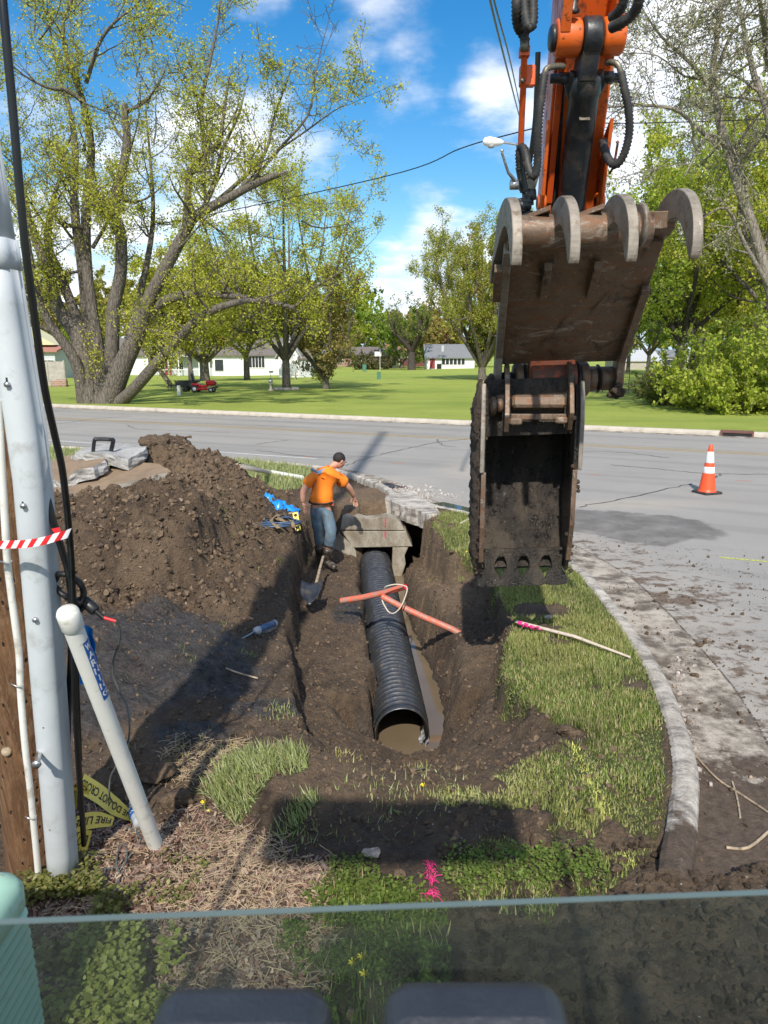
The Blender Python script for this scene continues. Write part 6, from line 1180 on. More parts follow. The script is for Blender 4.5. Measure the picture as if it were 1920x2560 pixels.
# orange pipe broken over the culvert
op = PY(853, 1502, 8.25); oq = empty('orange_conduit', op, 'muddy orange conduit lying across the black pipe, its broken end raised', 'conduit')
P_ = [PY(853, 1502, 8.25), PY(905, 1494, 8.15), PY(960, 1482, 8.05), PY(1000, 1470, 7.95), PY(1013, 1467, 7.9)]; MB().tube([p - op for p in P_], [.036] * 5, 12, False).build('tube_wall', M['orange_pipe'], oq); MB().lathe(P_[-1] - op, [(0, -.01), (.03, -.008), (.036, 0)], P_[-1] - P_[-2], 12).build('torn_end', M['red'], oq)
op = PY(957, 1492, 7.95); oq2 = empty('orange_conduit', op, 'muddy orange conduit running from the black pipe into the right trench wall', 'conduit')
P_ = [PY(955, 1491, 7.98), PY(1000, 1515, 7.9), PY(1060, 1543, 7.8), PY(1100, 1560, 7.72), PY(1128, 1572, 7.68), PY(1160, 1590, 7.66)]; MB().tube([p - op for p in P_], .036, 12).build('tube_wall', M['orange_pipe'], oq2)
MB().tube([p - op for p in smooth_path([PY(1003, 1524, 7.84), PY(1006, 1508, 7.8), PY(1010, 1500, 7.84)], 4)], .006, 6).build('wire_tie', M['black'], oq2)
o = MB().tube(smooth_path([PY(960, 1474, 7.9), PY(966, 1466, 7.85), PY(990, 1461, 7.82), PY(1012, 1465, 7.82), PY(1018, 1474, 7.8), PY(1010, 1500, 7.72), PY(1000, 1520, 7.7), PY(985, 1533, 7.7), PY(972, 1530, 7.75), PY(960, 1512, 7.8), PY(955, 1500, 7.85)], 6), .0075, 6).build('loose_wire', M['stake']); tag(o, 'thin pale cable looping round the two orange conduits', 'cable')
# ---------------------------------------------------------------- tools on the soil
# caulking gun
c0, c1 = hit(640, 1590) + Vector((0, 0, .05)), hit(713, 1562) + Vector((0, 0, .06)); d = (c1 - c0).normalized(); cg = empty('caulk_tube', c0, 'blue caulking cartridge in its gun lying on the left ledge', 'caulking gun')
MB().lathe((0, 0, 0), [(0, .02), (.034, .03), (.034, .30), (.03, .305), (0, .305)], d, 18).build('cartridge', M['caulk'], cg); MB().lathe((0, 0, 0), [(0, -.02), (.036, .0), (.037, .045), (.034, .05)], d, 14).build('end_cap', M['roof_pale'], cg); MB().lathe(d * .305, [(.036, -.01), (.037, .02), (0, .025)], d, 14).build('end_cap', M['roof_pale'], cg)
MB().tube([-d * .02, -d * .22 + Vector((0, 0, -.02))], [.008, .007]).lathe(-d * .22 + Vector((0, 0, -.02)), [(0, -.012), (.014, 0), (0, .012)]).build('plunger_rod', M['chrome'], cg); MB().box(d * .17 + Vector((.02, -.035, -.03)), (.30, .012, .03), rot_to(d)).build('cradle', M['chrome'], cg)
# yellow spirit level standing against the ledge
l0 = hit(746, 1332); l1 = PY(738, 1284, l0.y + .18); d = l1 - l0; lv = empty('spirit_level', l0, 'yellow spirit level leaning beside the coiled straps', 'level'); Ml = rot_to(d, (0, -1, .3))
MB().box(d * .5 + Vector((0, 0, .02)), (d.length, .085, .035), Ml, bev=.006).build('body', M['yellow'], lv)
yv = Ml @ Vector((0, 1, 0)); zv = Ml @ Vector((0, 0, 1))
for f in (.18, .5, .82): MB().lathe(d * f + Vector((0, 0, .02)) - zv * .016 * 0, [(0, -.021), (.024, -.021), (.024, .021), (0, .021)], zv, 14).build('vial', M['ink'], lv)
for f in (.0, 1.0): MB().box(d * f + Vector((0, 0, .02)), (.02, .088, .038), Ml, bev=.004).build('end_cap', M['black'], lv)
# coil of strapping and hose
k0 = hit(698, 1318) + Vector((0, 0, .03)); co = empty('strap_coil', k0, 'loose coil of blue-black hose and tan webbing straps on the left ledge', 'straps'); g = random.Random(3)
pts = []
for i in range(64):
    a = i * .42; r_ = .30 + .035 * math.sin(i * .9) - .0012 * i; pts.append(Vector((math.cos(a) * r_, math.sin(a) * r_ * .9, .02 + i * .0011)))
MB().tube(pts, .012, 6).build('hose_coil', M['bluep'] if False else M['caulk'], co)
for t0, pts in ((0, [(-.28, .12, .06), (-.1, .05, .10), (.05, -.02, .08), (.18, -.1, .1), (.25, -.3, .04)]), (1, [(.0, .3, .08), (-.02, .12, .13), (-.1, -.05, .1), (-.06, -.2, .08), (.04, -.32, .03)]), (2, [(.1, .2, .05), (.0, .0, .12), (.08, -.16, .1), (.2, -.2, .06)])):
    P = smooth_path([Vector(p) for p in pts], 5); m = MB(); V = []
    for i, p in enumerate(P): w = Vector((.05, .02 * math.sin(i), .018 * math.cos(i * .7))); V += [p - w * .5, p + w * .5]
    m.add(V, [(2 * i, 2 * i + 1, 2 * i + 3, 2 * i + 2) for i in range(len(P) - 1)], True); m.build('webbing', M['strap'], co)
MB().tube([Vector((-.32, .0, .03)), Vector((-.15, .28, .05)), Vector((.12, .55, .06))], [.018, .02, .018], 7).build('wooden_handle', M['wood'], co)
# blue tarp scrap and bag
def cloth(name, cx_, cy_, w, d_, seed, label, cat, mat, amp=.05, lift=.02, shear=0):
    g = 22; V = []; F = []
    for i in range(g):
        for j in range(g):
            u, v = i / (g - 1) - .5, j / (g - 1) - .5; x = cx_ + u * w + v * shear + .05 * float(fbm(np.array(u * 3 + seed), np.array(v * 3.), 2)); y = cy_ + v * d_ * (1 - .5 * abs(u)) + .07 * float(fbm(np.array(u * 3 + seed + 9), np.array(v * 3.), 2))
            V.append((x, y, float(H(x, y)) + lift + amp * abs(float(fbm(np.array(u * 7. + seed), np.array(v * 4. + 2), 4))) * 1.3))
    for i in range(g - 1):
        for j in range(g - 1): F.append((i * g + j, (i + 1) * g + j, (i + 1) * g + j + 1, i * g + j + 1))
    o = MB().add(V, F, True).build(name, M[mat]); s = o.modifiers.new('s', 'SOLIDIFY'); s.thickness = .002; return tag(o, label, cat)
h0 = hit(705, 1262); cloth('plastic_sheet', h0.x, h0.y, .46, .34, 2, 'crumpled bright blue plastic sheet behind the coiled straps', 'plastic sheet', 'bluebag', .12, .02, .1)
h0 = hit(742, 1280); cloth('plastic_sheet', h0.x - .02, h0.y, .10, .34, 5, 'narrow blue plastic strip trailing down to the spirit level', 'plastic sheet', 'bluebag', .06)
# shovel
sv0 = PY(775, 1492, 8.45); sh = empty('shovel', sv0, 'old round-nosed shovel stuck in the bench with its wooden handle leaning on the worker', 'shovel'); tp = PY(808, 1392, 10.15)
MB().tube([PY(785, 1490, 8.72) - sv0, PY(790, 1462, 9.0) - sv0, PY(800, 1420, 9.7) - sv0, tp - sv0], [.02, .022, .02, .019], 10).build('handle', M['wood'], sh)
m = MB(); V = []; g = 9
for i in range(g):
    f = i / (g - 1)
    for j in range(7): u = j / 6 - .5; wd = .25 * (1 - max(f - .45, 0) ** 2 * 2.2); V.append(Vector((u * wd, .08 - f * .30, .12 - f * .17 + .05 * (4 * u * u) + (.0 if f > .1 else .0))))
V = [v + (PY(778, 1488, 8.62) - sv0) for v in V]; m.add(V, [(i * 7 + j, i * 7 + j + 1, (i + 1) * 7 + j + 1, (i + 1) * 7 + j) for i in range(g - 1) for j in range(6)], True); o = m.build('blade', M['blacksteel'], sh); o.modifiers.new('s', 'SOLIDIFY').thickness = .006
MB().lathe(PY(786, 1490, 8.72) - sv0, [(0, -.02), (.027, 0), (.024, .12), (.021, .13)], tp - PY(786, 1490, 8.72), 10).build('socket', M['blacksteel'], sh)
# survey stake with pink ribbon
s0 = hit(1298, 1572) + Vector((-.03, 0, .07)); s1 = hit(1575, 1655) + Vector((0, 0, .04)); sm = s0.lerp(s1, .55) + Vector((0, 0, .03)); sk = empty('survey_stake', s0, 'pale wooden stake with a pink ribbon lying across the grass', 'stake')
MB().tube([Vector(), sm - s0, s1 - s0], [.018, .018, .011], 4).build('wood', M['stake'], sk); rb = MB(); g = random.Random(6); d = (s1 - s0).normalized()
for f in (.03, .10, .17): rb.lathe(d * f, [(.021, 0), (.022, .02), (.021, .05)], d, 8)
for i in range(5):
    a = d * (.05 + .04 * i); b = a + Vector((g.uniform(-.1, .08), g.uniform(-.14, -.02), g.uniform(-.03, .04))); rb.add([a, a + Vector((.02, 0, .01)), b + Vector((.02, 0, .01)), b], [(0, 1, 2, 3)])
rb.build('ribbon', M['pink'], sk)
# pink whisker marker in the foreground
p = hit(1083, 2268); wk = empty('whisker_marker', p, 'tuft of neon pink plastic whiskers marking a line in the foreground grass', 'marker'); g = random.Random(2); b = MB()
for i in range(70):
    c = p + Vector((g.gauss(0, .010), .01 + g.random() * .26, 0)); c.z = float(H(c.x, c.y)) + .02; e = c + Vector((g.gauss(0, .022), g.gauss(0, .02), g.uniform(-.01, .03))); b.tube([c - p, (c + e) / 2 + Vector((0, 0, .012)) - p, e - p], .0018, 3, False)
b.build('whiskers', M['pink'], wk)
# traffic cone
cpos = G(1767, 1233, 0); cn = empty('traffic_cone', cpos, 'orange traffic cone with two white bands standing on the road', 'traffic cone'); cn.rotation_euler.z = .35; Hc = .93
MB().box((0, 0, .022), (.40, .40, .044), bev=.015).build('base', M['rubber'], cn)
def cr(z): return .158 + (.036 - .158) * (z - .04) / (Hc - .04)
MB().lathe((0, 0, 0), [(.175, .04), (cr(.06), .07)] + [(cr(z), z) for z in np.linspace(.1, Hc - .005, 12)] + [(.03, Hc), (.028, Hc - .06)], n=28).build('body', M['conered'], cn)
for z0, z1_ in ((.395, .515), (.59, .80)): MB().lathe((0, 0, 0), [(cr(z0) + .001, z0), (cr(z0) + .003, z0 + .003), (cr(z1_) + .003, z1_ - .003), (cr(z1_) + .001, z1_)], n=28).build('reflective_band', M['conewhite'], cn)
# ---------------------------------------------------------------- the worker
def skin(name, verts, edges, mat, parent, root=0, sub=2, flat=None):
    me = bpy.data.meshes.new(name); me.from_pydata([v[:3] for v in verts], edges, []); me.materials.append(M[mat]); o = link(bpy.data.objects.new(name, me), parent)
    s = o.modifiers.new('skin', 'SKIN'); s.use_smooth_shade = True; s.branch_smoothing = .4; sv = me.skin_vertices[0].data
    for i, v in enumerate(verts): sv[i].radius = v[3] if isinstance(v[3], tuple) else (v[3], v[3]); sv[i].use_root = (i == root)
    b = o.modifiers.new('sub', 'SUBSURF'); b.levels = b.render_levels = sub; return o
WY = 10.75
feetR = hit(838, 1422); wk = empty('person', (feetR.x, WY, feetR.z), 'person in an orange T-shirt, jeans and muddy rubber boots, bending by the concrete box', 'person'); WO = Vector((feetR.x, WY, feetR.z))
def j(px, py, dy=0.0): return PY(px, py, WY + dy) - WO
K = dict(pel=j(803, 1268, .02), chest=j(803, 1213, .06), up=j(813, 1187, .10), neck=j(829, 1168, .15), n2=j(838, 1161, .18), head=j(849, 1151, .22),
         sl=j(783, 1188, .07), el=j(757, 1230, -.02), wl=j(758, 1259, -.06), hl=j(765, 1276, -.08), sr=j(842, 1190, .15), er=j(873, 1219, .26), wr=j(885, 1241, .36), hr=j(888, 1255, .40),
         hpl=j(789, 1278, .0), kl=j(797, 1332, .06), al=j(801, 1392, .14), tl=j(806, 1392, -.02), hpr=j(816, 1278, .04), kr=j(829, 1332, -.10), ar=j(815, 1402, .06), tr=j(850, 1430, -.06))
# one continuous body
BV = [(*K['pel'], (.15, .12)), (*K['chest'], (.16, .11)), (*K['up'], (.15, .10)), (*K['neck'], .060), (*K['n2'], .058), (*K['head'], (.076, .088)), (*(K['head'] + Vector((.035, .02, -.055))), .055),
      (*K['sl'], .070), (*K['el'], .054), (*K['wl'], .037), (*K['sr'], .070), (*K['er'], .052), (*K['wr'], .036),
      (*K['hpl'], .095), (*K['kl'], .06), (*K['al'], .042), (*K['hpr'], .095), (*K['kr'], .06), (*K['ar'], .042)]
body = skin('body', BV, [(0, 1), (1, 2), (2, 3), (3, 4), (4, 5), (5, 6), (2, 7), (7, 8), (8, 9), (2, 10), (10, 11), (11, 12), (0, 13), (13, 14), (14, 15), (0, 16), (16, 17), (17, 18)], 'skin', wk)
# hands: palm and five separate bent fingers each
def hand(name, w, h, side, fl):
    d = (h - w).normalized(); s = d.cross(Vector((0, 1, 0))).normalized(); n = d.cross(s).normalized(); V = [(*(w - d * .02), .026), (*(w + d * .04), (.030, .017)), (*(w + d * .075), (.034, .015))]; Ed = [(0, 1), (1, 2)]
    for q, ln in zip((-.030, -.010, .010, .029), (.058, .074, .078, .068)):
        b = w + d * .088 + s * q; i = len(V); V += [(*b, .0095), (*(b + d * ln * .45 + n * fl * .012), .0088), (*(b + d * ln * .8 + n * fl * .034), .0078), (*(b + d * ln * .95 + n * fl * .055), .0068)]; Ed += [(2, i), (i, i + 1), (i + 1, i + 2), (i + 2, i + 3)]
    b = w + d * .035 + s * side * .032; i = len(V); V += [(*b, .013), (*(b + d * .03 + s * side * .026 + n * fl * .01), .011), (*(b + d * .058 + s * side * .034 + n * fl * .025), .0085)]; Ed += [(1, i), (i, i + 1), (i + 1, i + 2)]
    return skin(name, V, Ed, 'skin', wk, 0, 1)
hand('hand', K['wl'], K['hl'], 1, 1); hand('hand', K['wr'], K['hr'], -1, 1)
# head details
hd = K['head']; fwd = Vector((.70, .50, -.62)).normalized(); rgt = fwd.cross(Vector((0, 0, 1))).normalized(); upd = rgt.cross(fwd)
def ell(c, r, n=16, m=12, cut=-2.0, fn=None):
    V = []; F = []
    for i in range(m + 1):
        t = math.pi * i / m
        for k in range(n):
            a = 2 * math.pi * k / n; l = Vector((math.sin(t) * math.cos(a), math.sin(t) * math.sin(a), math.cos(t))); l = l * (fn(l) if fn else 1); V.append(c + rgt * l.x * r[0] + fwd * l.y * r[1] + upd * l.z * r[2])
    for i in range(m):
        for k in range(n): F.append((i * n + k, (i + 1) * n + k, (i + 1) * n + (k + 1) % n, i * n + (k + 1) % n))
    return V, F
V, F = ell(hd - fwd * .024 + upd * .020, (.086, .098, .094)); keep = []
for f in F:
    c = sum((V[i] for i in f), Vector()) / 4 - hd
    if c.dot(upd) > -.035 + 1.25 * max(c.dot(fwd) + .005, 0) - (.095 if c.dot(fwd) < -.03 else 0): keep.append(f)
MB().add(V, keep, True).build('hair', M['hair'], wk)
V, F = ell(hd + fwd * .012 - upd * .012, (.073, .088, .108)); fc = MB().add(V, F, True)
fc.lathe(hd + fwd * .095 - upd * .02, [(.012, -.02), (.014, 0), (.009, .018), (0, .022)], fwd + upd * -.4, 8); fc.build('face', M['skin'], wk)
for s in (-1, 1):
    V, F = ell(hd + rgt * s * .076 - fwd * .004 - upd * .01, (.012, .020, .031), 10, 8); MB().add(V, F, True).build('ear', M['skin'], wk)
    V, F = ell(hd + rgt * s * .030 + fwd * .089 + upd * .008, (.012, .008, .009), 8, 6); MB().add(V, F, True).build('eye', M['white'], wk); MB().box(hd + rgt * s * .030 + fwd * .094 + upd * .028, (.034, .010, .008), rot_to(rgt)).build('eyebrow', M['hair'], wk)
MB().box(hd + fwd * .092 - upd * .062, (.042, .010, .009), rot_to(rgt), bev=.003).build('mouth', simple('lips', (.38, .13, .11), .5), wk)
# clothing
def lp(a, b, f): return a.lerp(b, f)
sh_v = [(*lp(K['pel'], K['chest'], -.02), (.178, .145)), (*lp(K['pel'], K['chest'], .45), (.186, .145)), (*K['chest'], (.20, .15)), (*lp(K['chest'], K['up'], .6), (.205, .15)), (*K['up'], (.18, .135)), (*lp(K['up'], K['neck'], .85), .095),
        (*K['sl'], .112), (*lp(K['sl'], K['el'], .38), .098), (*lp(K['sl'], K['el'], .70), .090), (*K['sr'], .112), (*lp(K['sr'], K['er'], .38), .100), (*lp(K['sr'], K['er'], .76), .092)]
s_ = skin('t_shirt', sh_v, [(0, 1), (1, 2), (2, 3), (3, 4), (4, 5), (4, 6), (6, 7), (7, 8), (4, 9), (9, 10), (10, 11)], 'shirt', wk, 2)
tx = bpy.data.textures.new('folds', 'CLOUDS'); tx.noise_scale = .11; d = s_.modifiers.new('d', 'DISPLACE'); d.texture = tx; d.strength = .045; d.mid_level = .5
jn = skin('jeans', [(*(K['pel'] + Vector((0, 0, .10))), (.185, .150)), (*(K['pel'] - Vector((0, 0, .01))), (.20, .17)), (*K['hpl'], .120), (*lp(K['hpl'], K['kl'], .5), .100), (*K['kl'], .084), (*lp(K['kl'], K['al'], .35), .082), (*lp(K['kl'], K['al'], .5), .084),
     (*K['hpr'], .125), (*lp(K['hpr'], K['kr'], .5), .106), (*K['kr'], .090), (*lp(K['kr'], K['ar'], .35), .090), (*lp(K['kr'], K['ar'], .45), .092)], [(0, 1), (1, 2), (2, 3), (3, 4), (4, 5), (5, 6), (1, 7), (7, 8), (8, 9), (9, 10), (10, 11)], 'jeans', wk, 1)
tx2 = bpy.data.textures.new('creases', 'CLOUDS'); tx2.noise_scale = .06; d = jn.modifiers.new('d', 'DISPLACE'); d.texture = tx2; d.strength = .03; d.mid_level = .5
b = MB(); c = K['pel'] + Vector((0, 0, .085)); b.tube([c + Vector((math.cos(a) * .178, math.sin(a) * .145, .01 * math.sin(a))) for a in np.linspace(0, 2 * math.pi, 25)], .014, 6); b.build('belt', M['belt'], wk)
MB().box(c + Vector((.168, -.02, -.02)), (.05, .05, .085), bev=.01).build('belt_pouch', simple('pouch', (.45, .09, .06), .6, dirt=.3), wk)
for a, k, t in (('al', 'kl', 'tl'), ('ar', 'kr', 'tr')):
    ank = K[a]; toe = ank + Vector(((.16 if a == 'ar' else -.02), -.14 if a == 'ar' else .16, -.075))
    skin('rubber_boot', [(*lp(K[k], ank, .50), .098), (*lp(K[k], ank, .62), .090), (*lp(K[k], ank, .85), .068), (*(ank - Vector((0, 0, .03))), .062), (*lp(ank, toe, .5), (.056, .05)), (*toe, (.05, .038))], [(0, 1), (1, 2), (2, 3), (3, 4), (4, 5)], 'boot', wk, 0)
# faded print across the shoulders
q = NT('print_blue'); M['print_blue'] = q.fin((.13, .32, .55), .8)
for x0, y0, x1, y1, th_ in ((778, 1171, 793, 1181, 5), (793, 1181, 812, 1172, 5), (784, 1178, 796, 1184, 3), (797, 1184, 806, 1179, 3)):
    a, b = j(x0, y0, -.10), j(x1, y1, -.10); dn = (b - a).normalized(); up_ = Vector((-dn.z, 0, dn.x)) * th_ * .0058 * .5
    m = MB().prism([a - up_, b - up_ * .6, b + up_ * .6, a + up_], (0, .012, 0)); m.build('shirt_print', M['print_blue'], wk)
# ---------------------------------------------------------------- utility pole and what hangs and leans on it
def lin(p0, p1, z): f = (z - p0[2]) / (p1[2] - p0[2]); return Vector(p0).lerp(Vector(p1), f)
C0, C1 = Vector((-1.62, 3.24, 0)), Vector((-1.38, 2.84, 2.2))
def cen(z): return lin(C0, C1, z) if z < 2.2 else C1 + Vector((-.05, -.03, 1)) * (z - 2.2) * .9
up = empty('utility_pole', (-1.82, 3.44, 0), 'weathered brown wooden utility pole at the left edge, dotted with staple holes', 'utility pole'); UO = Vector((-1.82, 3.44, 0))
pp_ = [cen(z) + Vector((-.185, .20, 0)) for z in np.linspace(-.3, 5.2, 12)] + [cen(5.2) + Vector((-.185, .20, 0)) + Vector((-.02, .02, 1)) * q for q in (5, 10, 15)]; MB().tube([p - UO for p in pp_], [.175 - .004 * i for i in range(12)] + [.125, .12, .11], 40).build('shaft', M['pole'], up)
b = MB()
for px, py, Y in [(16, 1880, 3.12)]: b.lathe(PY(px, py, Y) - UO, [(.026, -.03), (.023, .0), (.017, .008), (0, .010)], (.2, -1, .1), 12)
b.build('knot', M['wood'], up)
MB().tube([PY(88, 1893, 3.1) - UO + Vector((-.02, .12, .02)), PY(93, 1908, 2.93) - UO], .012, 8).lathe(PY(93, 1908, 2.93) - UO, [(0, 0), (.02, .002), (.02, .014), (0, .016)], (.1, -1, -.1), 6).build('through_bolt', M['chrome'], up)
MB().box(PY(78, 1893, 3.12) - UO + Vector((0, .05, 0)), (.05, .012, .06)).build('washer', M['chrome'], up)
# the big grey guard: a deep U channel with flanges, in two lengths, slots down its face
cd = empty('cable_guard', C0, 'tall pale grey plastic cable guard strapped up the front of the wooden pole', 'conduit')
def guard(z0, z1_, w, name, extra=0, seg=14):
    V = []; F = []; prof = []
    for a in np.linspace(R(180), R(360), 17): prof.append((math.cos(a) * w / 2, math.sin(a) * w * .42))
    prof = [(-w / 2 - .012, .055), (-w / 2, .05)] + prof + [(w / 2, .05), (w / 2 + .012, .055)]; n = len(prof); zs = np.linspace(z0, z1_, seg)
    for z in zs:
        c = cen(z) - C0
        for x, y in prof: V.append(c + Vector((x, y + .0, 0)))
    for i in range(seg - 1):
        for k in range(n - 1): F.append((i * n + k, i * n + k + 1, (i + 1) * n + k + 1, (i + 1) * n + k))
    o = MB().add(V, F, True).build(name, M['pvc_grey'], cd); s = o.modifiers.new('s', 'SOLIDIFY'); s.thickness = .004; return o
guard(-.05, 3.08, .118, 'channel'); guard(3.06, 5.2, .108, 'upper_channel', seg=8); guard(2.98, 3.10, .128, 'coupling_bell', seg=3)
for i, (px, py) in enumerate([(17, 957), (57, 1260), (87, 1545), (108, 1820), (124, 2076)]):
    d = Vector(ray(px, py)); t = 2.2
    while t < 4:       # walk out to the guard's face
        p = Vector((0, 0, CAMH)) + d * t; c = cen(p.z)
        if p.y > c.y - .042 and abs(p.x - c.x) < .07: break
        t += .004
    p = Vector((0, 0, CAMH)) + d * (t - .012)
    MB().box(p - C0 + Vector((0, .004, .008)), (.012, .006, .026), bev=.003).build('slot', M['black'], cd)
    if i < 3: MB().lathe(p - C0 + Vector((.003, -.002, -.006)), [(0, 0), (.0115, .001), (.0115, .010), (0, .011)], (.1, -1, 0), 6).build('lag_bolt', M['chrome'], cd)
# small white conduit
def onpole(px, py, dY=0): z_ = 1.2; p = PY(px, py, 2.9); 
sc = [PY(-6, 1000, 2.80), PY(0, 1100, 2.81), PY(6, 1200, 2.83), PY(14, 1330, 2.86), PY(20, 1420, 2.90), PY(38, 1560, 2.94), PY(48, 1640, 2.97), PY(52, 1740, 3.0), PY(63, 1870, 3.03), PY(74, 1960, 3.07), PY(84, 2060, 3.12), PY(96, 2190, 3.18), PY(100, 2260, 3.24)]
wc = empty('small_conduit', sc[-1], 'thin white plastic conduit running down the wooden pole left of the grey guard', 'conduit'); sm_ = smooth_path(sc, 5); MB().tube([p - sc[-1] for p in sm_], .0145, 12).build('tube_wall', M['pvc_white'], wc)
for p in (PY(15, 1403, 2.875), PY(45, 1710, 2.985), PY(78, 2040, 3.10)): MB().tube([p - sc[-1] + Vector((math.cos(a) * .024, -.004 + math.sin(a) * .016, .006 * math.sin(2 * a))) for a in np.linspace(math.pi - .3, 2 * math.pi + .3, 14)], .003, 6).build('clip', M['chrome'], wc)
def cab(name, rows, r, mat, label, cat='cable', n=12): return tag(MB().tube(smooth_path([PY(*p) for p in rows], 8), r, n).build(name, M[mat]), label, cat)
cab('black_cable', [(2, -60, 2.5), (12, 60, 2.5), (30, 250, 2.52), (60, 590, 2.56), (82, 760, 2.6), (110, 960, 2.66), (135, 1080, 2.72), (155, 1170, 2.76), (168, 1280, 2.82), (178, 1400, 2.9), (183, 1540, 2.97), (188, 1757, 3.08), (196, 1900, 3.17), (205, 2030, 3.26), (210, 2112, 3.34)], .0135, 'cable', 'long thick black cable curving from the top left corner to the ground', n=14)
cab('black_cable', [(88, 1100, 3.0), (100, 1160, 2.95), (115, 1235, 2.92), (138, 1320, 2.92), (158, 1385, 2.94), (172, 1440, 2.96), (180, 1540, 3.03), (176, 1680, 3.12), (170, 1800, 3.2), (168, 1960, 3.3)], .0145, 'cable', 'second thick black cable slanting out from behind the grey guard')
cab('black_cable', [(140, 1490, 3.12), (148, 1600, 3.15), (160, 1780, 3.22), (172, 1900, 3.28), (178, 2010, 3.36)], .010, 'cable', 'thinner black cable hugging the right side of the grey guard')
cab('black_cable', [(186, 1560, 3.15), (192, 1700, 3.2), (196, 1800, 3.25), (200, 1900, 3.3)], .011, 'cable', 'short black cable hanging just right of the long thick one')
# barrier tape wound round pole and cables: striped ribbon with text helpers
def ribbon(pts, wdir, w, mat, name, parent=None):
    V = []
    for p, d in zip(pts, wdir): V += [p - d * w / 2, p + d * w / 2]
    return MB().add(V, [(2 * i, 2 * i + 1, 2 * i + 3, 2 * i + 2) for i in range(len(pts) - 1)], True).build(name, M[mat], parent)
bt = [PY(-60, 1362, 2.74), PY(-5, 1362, 2.735), PY(28, 1361, 2.72), PY(60, 1360, 2.70), PY(90, 1356, 2.69), PY(118, 1350, 2.70), PY(140, 1343, 2.71), PY(162, 1337, 2.72), PY(180, 1330, 2.75)]
bt = smooth_path(bt, 8); TO = bt[0]; rb_ = empty('barrier_tape', TO, 'red and white striped barrier tape tied round pole, guard and cables', 'tape')
hw_ = .0155; Lb = [0]
for a, b in zip(bt[:-1], bt[1:]): Lb.append(Lb[-1] + (b - a).length)
def bpt(s, v):
    s = min(max(s, 0), Lb[-1] - 1e-6); i = max(0, next(k for k in range(len(Lb)) if Lb[k] > s) - 1); f = (s - Lb[i]) / (Lb[i + 1] - Lb[i]); return bt[i].lerp(bt[i + 1], f) + Vector((0, -.0005, v)) - TO
mr_, mw_ = MB(), MB(); s = 0; k = 0; st_ = .026
while s < Lb[-1] - st_:
    m = mr_ if k % 2 else mw_; q_ = []
    for t in np.linspace(0, 1, 4): q_ += [bpt(s + t * st_ - .013, -hw_), bpt(s + t * st_ + .013, hw_)]
    m.add(q_, [(2 * i, 2 * i + 1, 2 * i + 3, 2 * i + 2) for i in range(3)], True); s += st_; k += 1
mw_.build('tape_film', M['white'], rb_); mr_.build('red_stripes', M['red'], rb_)
m = MB(); m.add([PY(128, 1322, 2.8) - TO, PY(140, 1340, 2.8) - TO, PY(160, 1342, 2.8) - TO, PY(148, 1318, 2.8) - TO], [(0, 1, 2, 3)]).build('loose_end', M['red'], rb_)
# lettering laid along a strip
def text_geo(txt, size=1.0, bold=0.0, ext=0):
    c = bpy.data.curves.new('t', 'FONT'); c.body = txt; c.size = size; c.offset = bold; c.extrude = ext; c.resolution_u = 3; o = bpy.data.objects.new('t', c); COL.objects.link(o)
    dg = bpy.context.evaluated_depsgraph_get(); me = bpy.data.meshes.new_from_object(o.evaluated_get(dg)); V = [v.co.copy() for v in me.vertices]; F = [tuple(p.vertices) for p in me.polygons]
    bpy.data.objects.remove(o); bpy.data.curves.remove(c); bpy.data.meshes.remove(me); return V, F
# leaning marker pipe
m0, m1 = PY(392, 2122, 3.5), PY(166, 1524, 2.74); dm = (m1 - m0).normalized(); Lm = (m1 - m0).length; mp_ = empty('marker_pipe', m0, 'dirty white capped marker pipe with a blue WARNING strip, leaning on the cables', 'marker pipe')
MB().tube([-dm * .05 + dm * 0, dm * (Lm - .08)], .039, 28).build('tube_wall', M['pvc_white'], mp_); MB().lathe(dm * (Lm - .095), [(.0405, -.005), (.044, 0), (.0445, .075), (.038, .09), (.024, .098), (0, .101)], dm, 28).build('cap', M['pvc_white'], mp_)
sidm = dm.cross(Vector((0, 1, 0))).normalized(); 
if sidm.x < 0: sidm = -sidm
frm = sidm.cross(dm).normalized()
if frm.y > 0: frm = -frm
def wrap(s, a, r): return dm * s + (frm * math.cos(a) + sidm * math.sin(a)) * r      # s up the pipe, a round to the right
lab = MB(); n = 12; s0_, s1_ = Lm - .52, Lm - .165; a0_, a1_ = R(48), R(104)
V = [wrap(s, a, .0396) for s in (s0_, s1_) for a in np.linspace(a0_, a1_, n)]; lab.add(V, [(i, i + 1, n + i + 1, n + i) for i in range(n - 1)], True); lo = lab.build('warning_label', M['bluep'], mp_)
tm = MB(); step = (s1_ - s0_ - .02) / 7
for i, chh in enumerate('WARNING'):
    V, F = text_geo(chh, 1.0, .03); xs = [v.x for v in V]; ys = [v.y for v in V]; x0_, x1_, y0_, y1_ = min(xs), max(xs), min(ys), max(ys); hgt = step * .80; wid = R(40) if chh != 'I' else R(11); top = s1_ - .012 - i * step
    tm.add([wrap(top - hgt + (v.y - y0_) / (y1_ - y0_) * hgt, R(75) + ((v.x - (x0_ + x1_) / 2) / (x1_ - x0_)) * wid, .0402) for v in V], F)
tm.build('lettering', M['white'], lo)
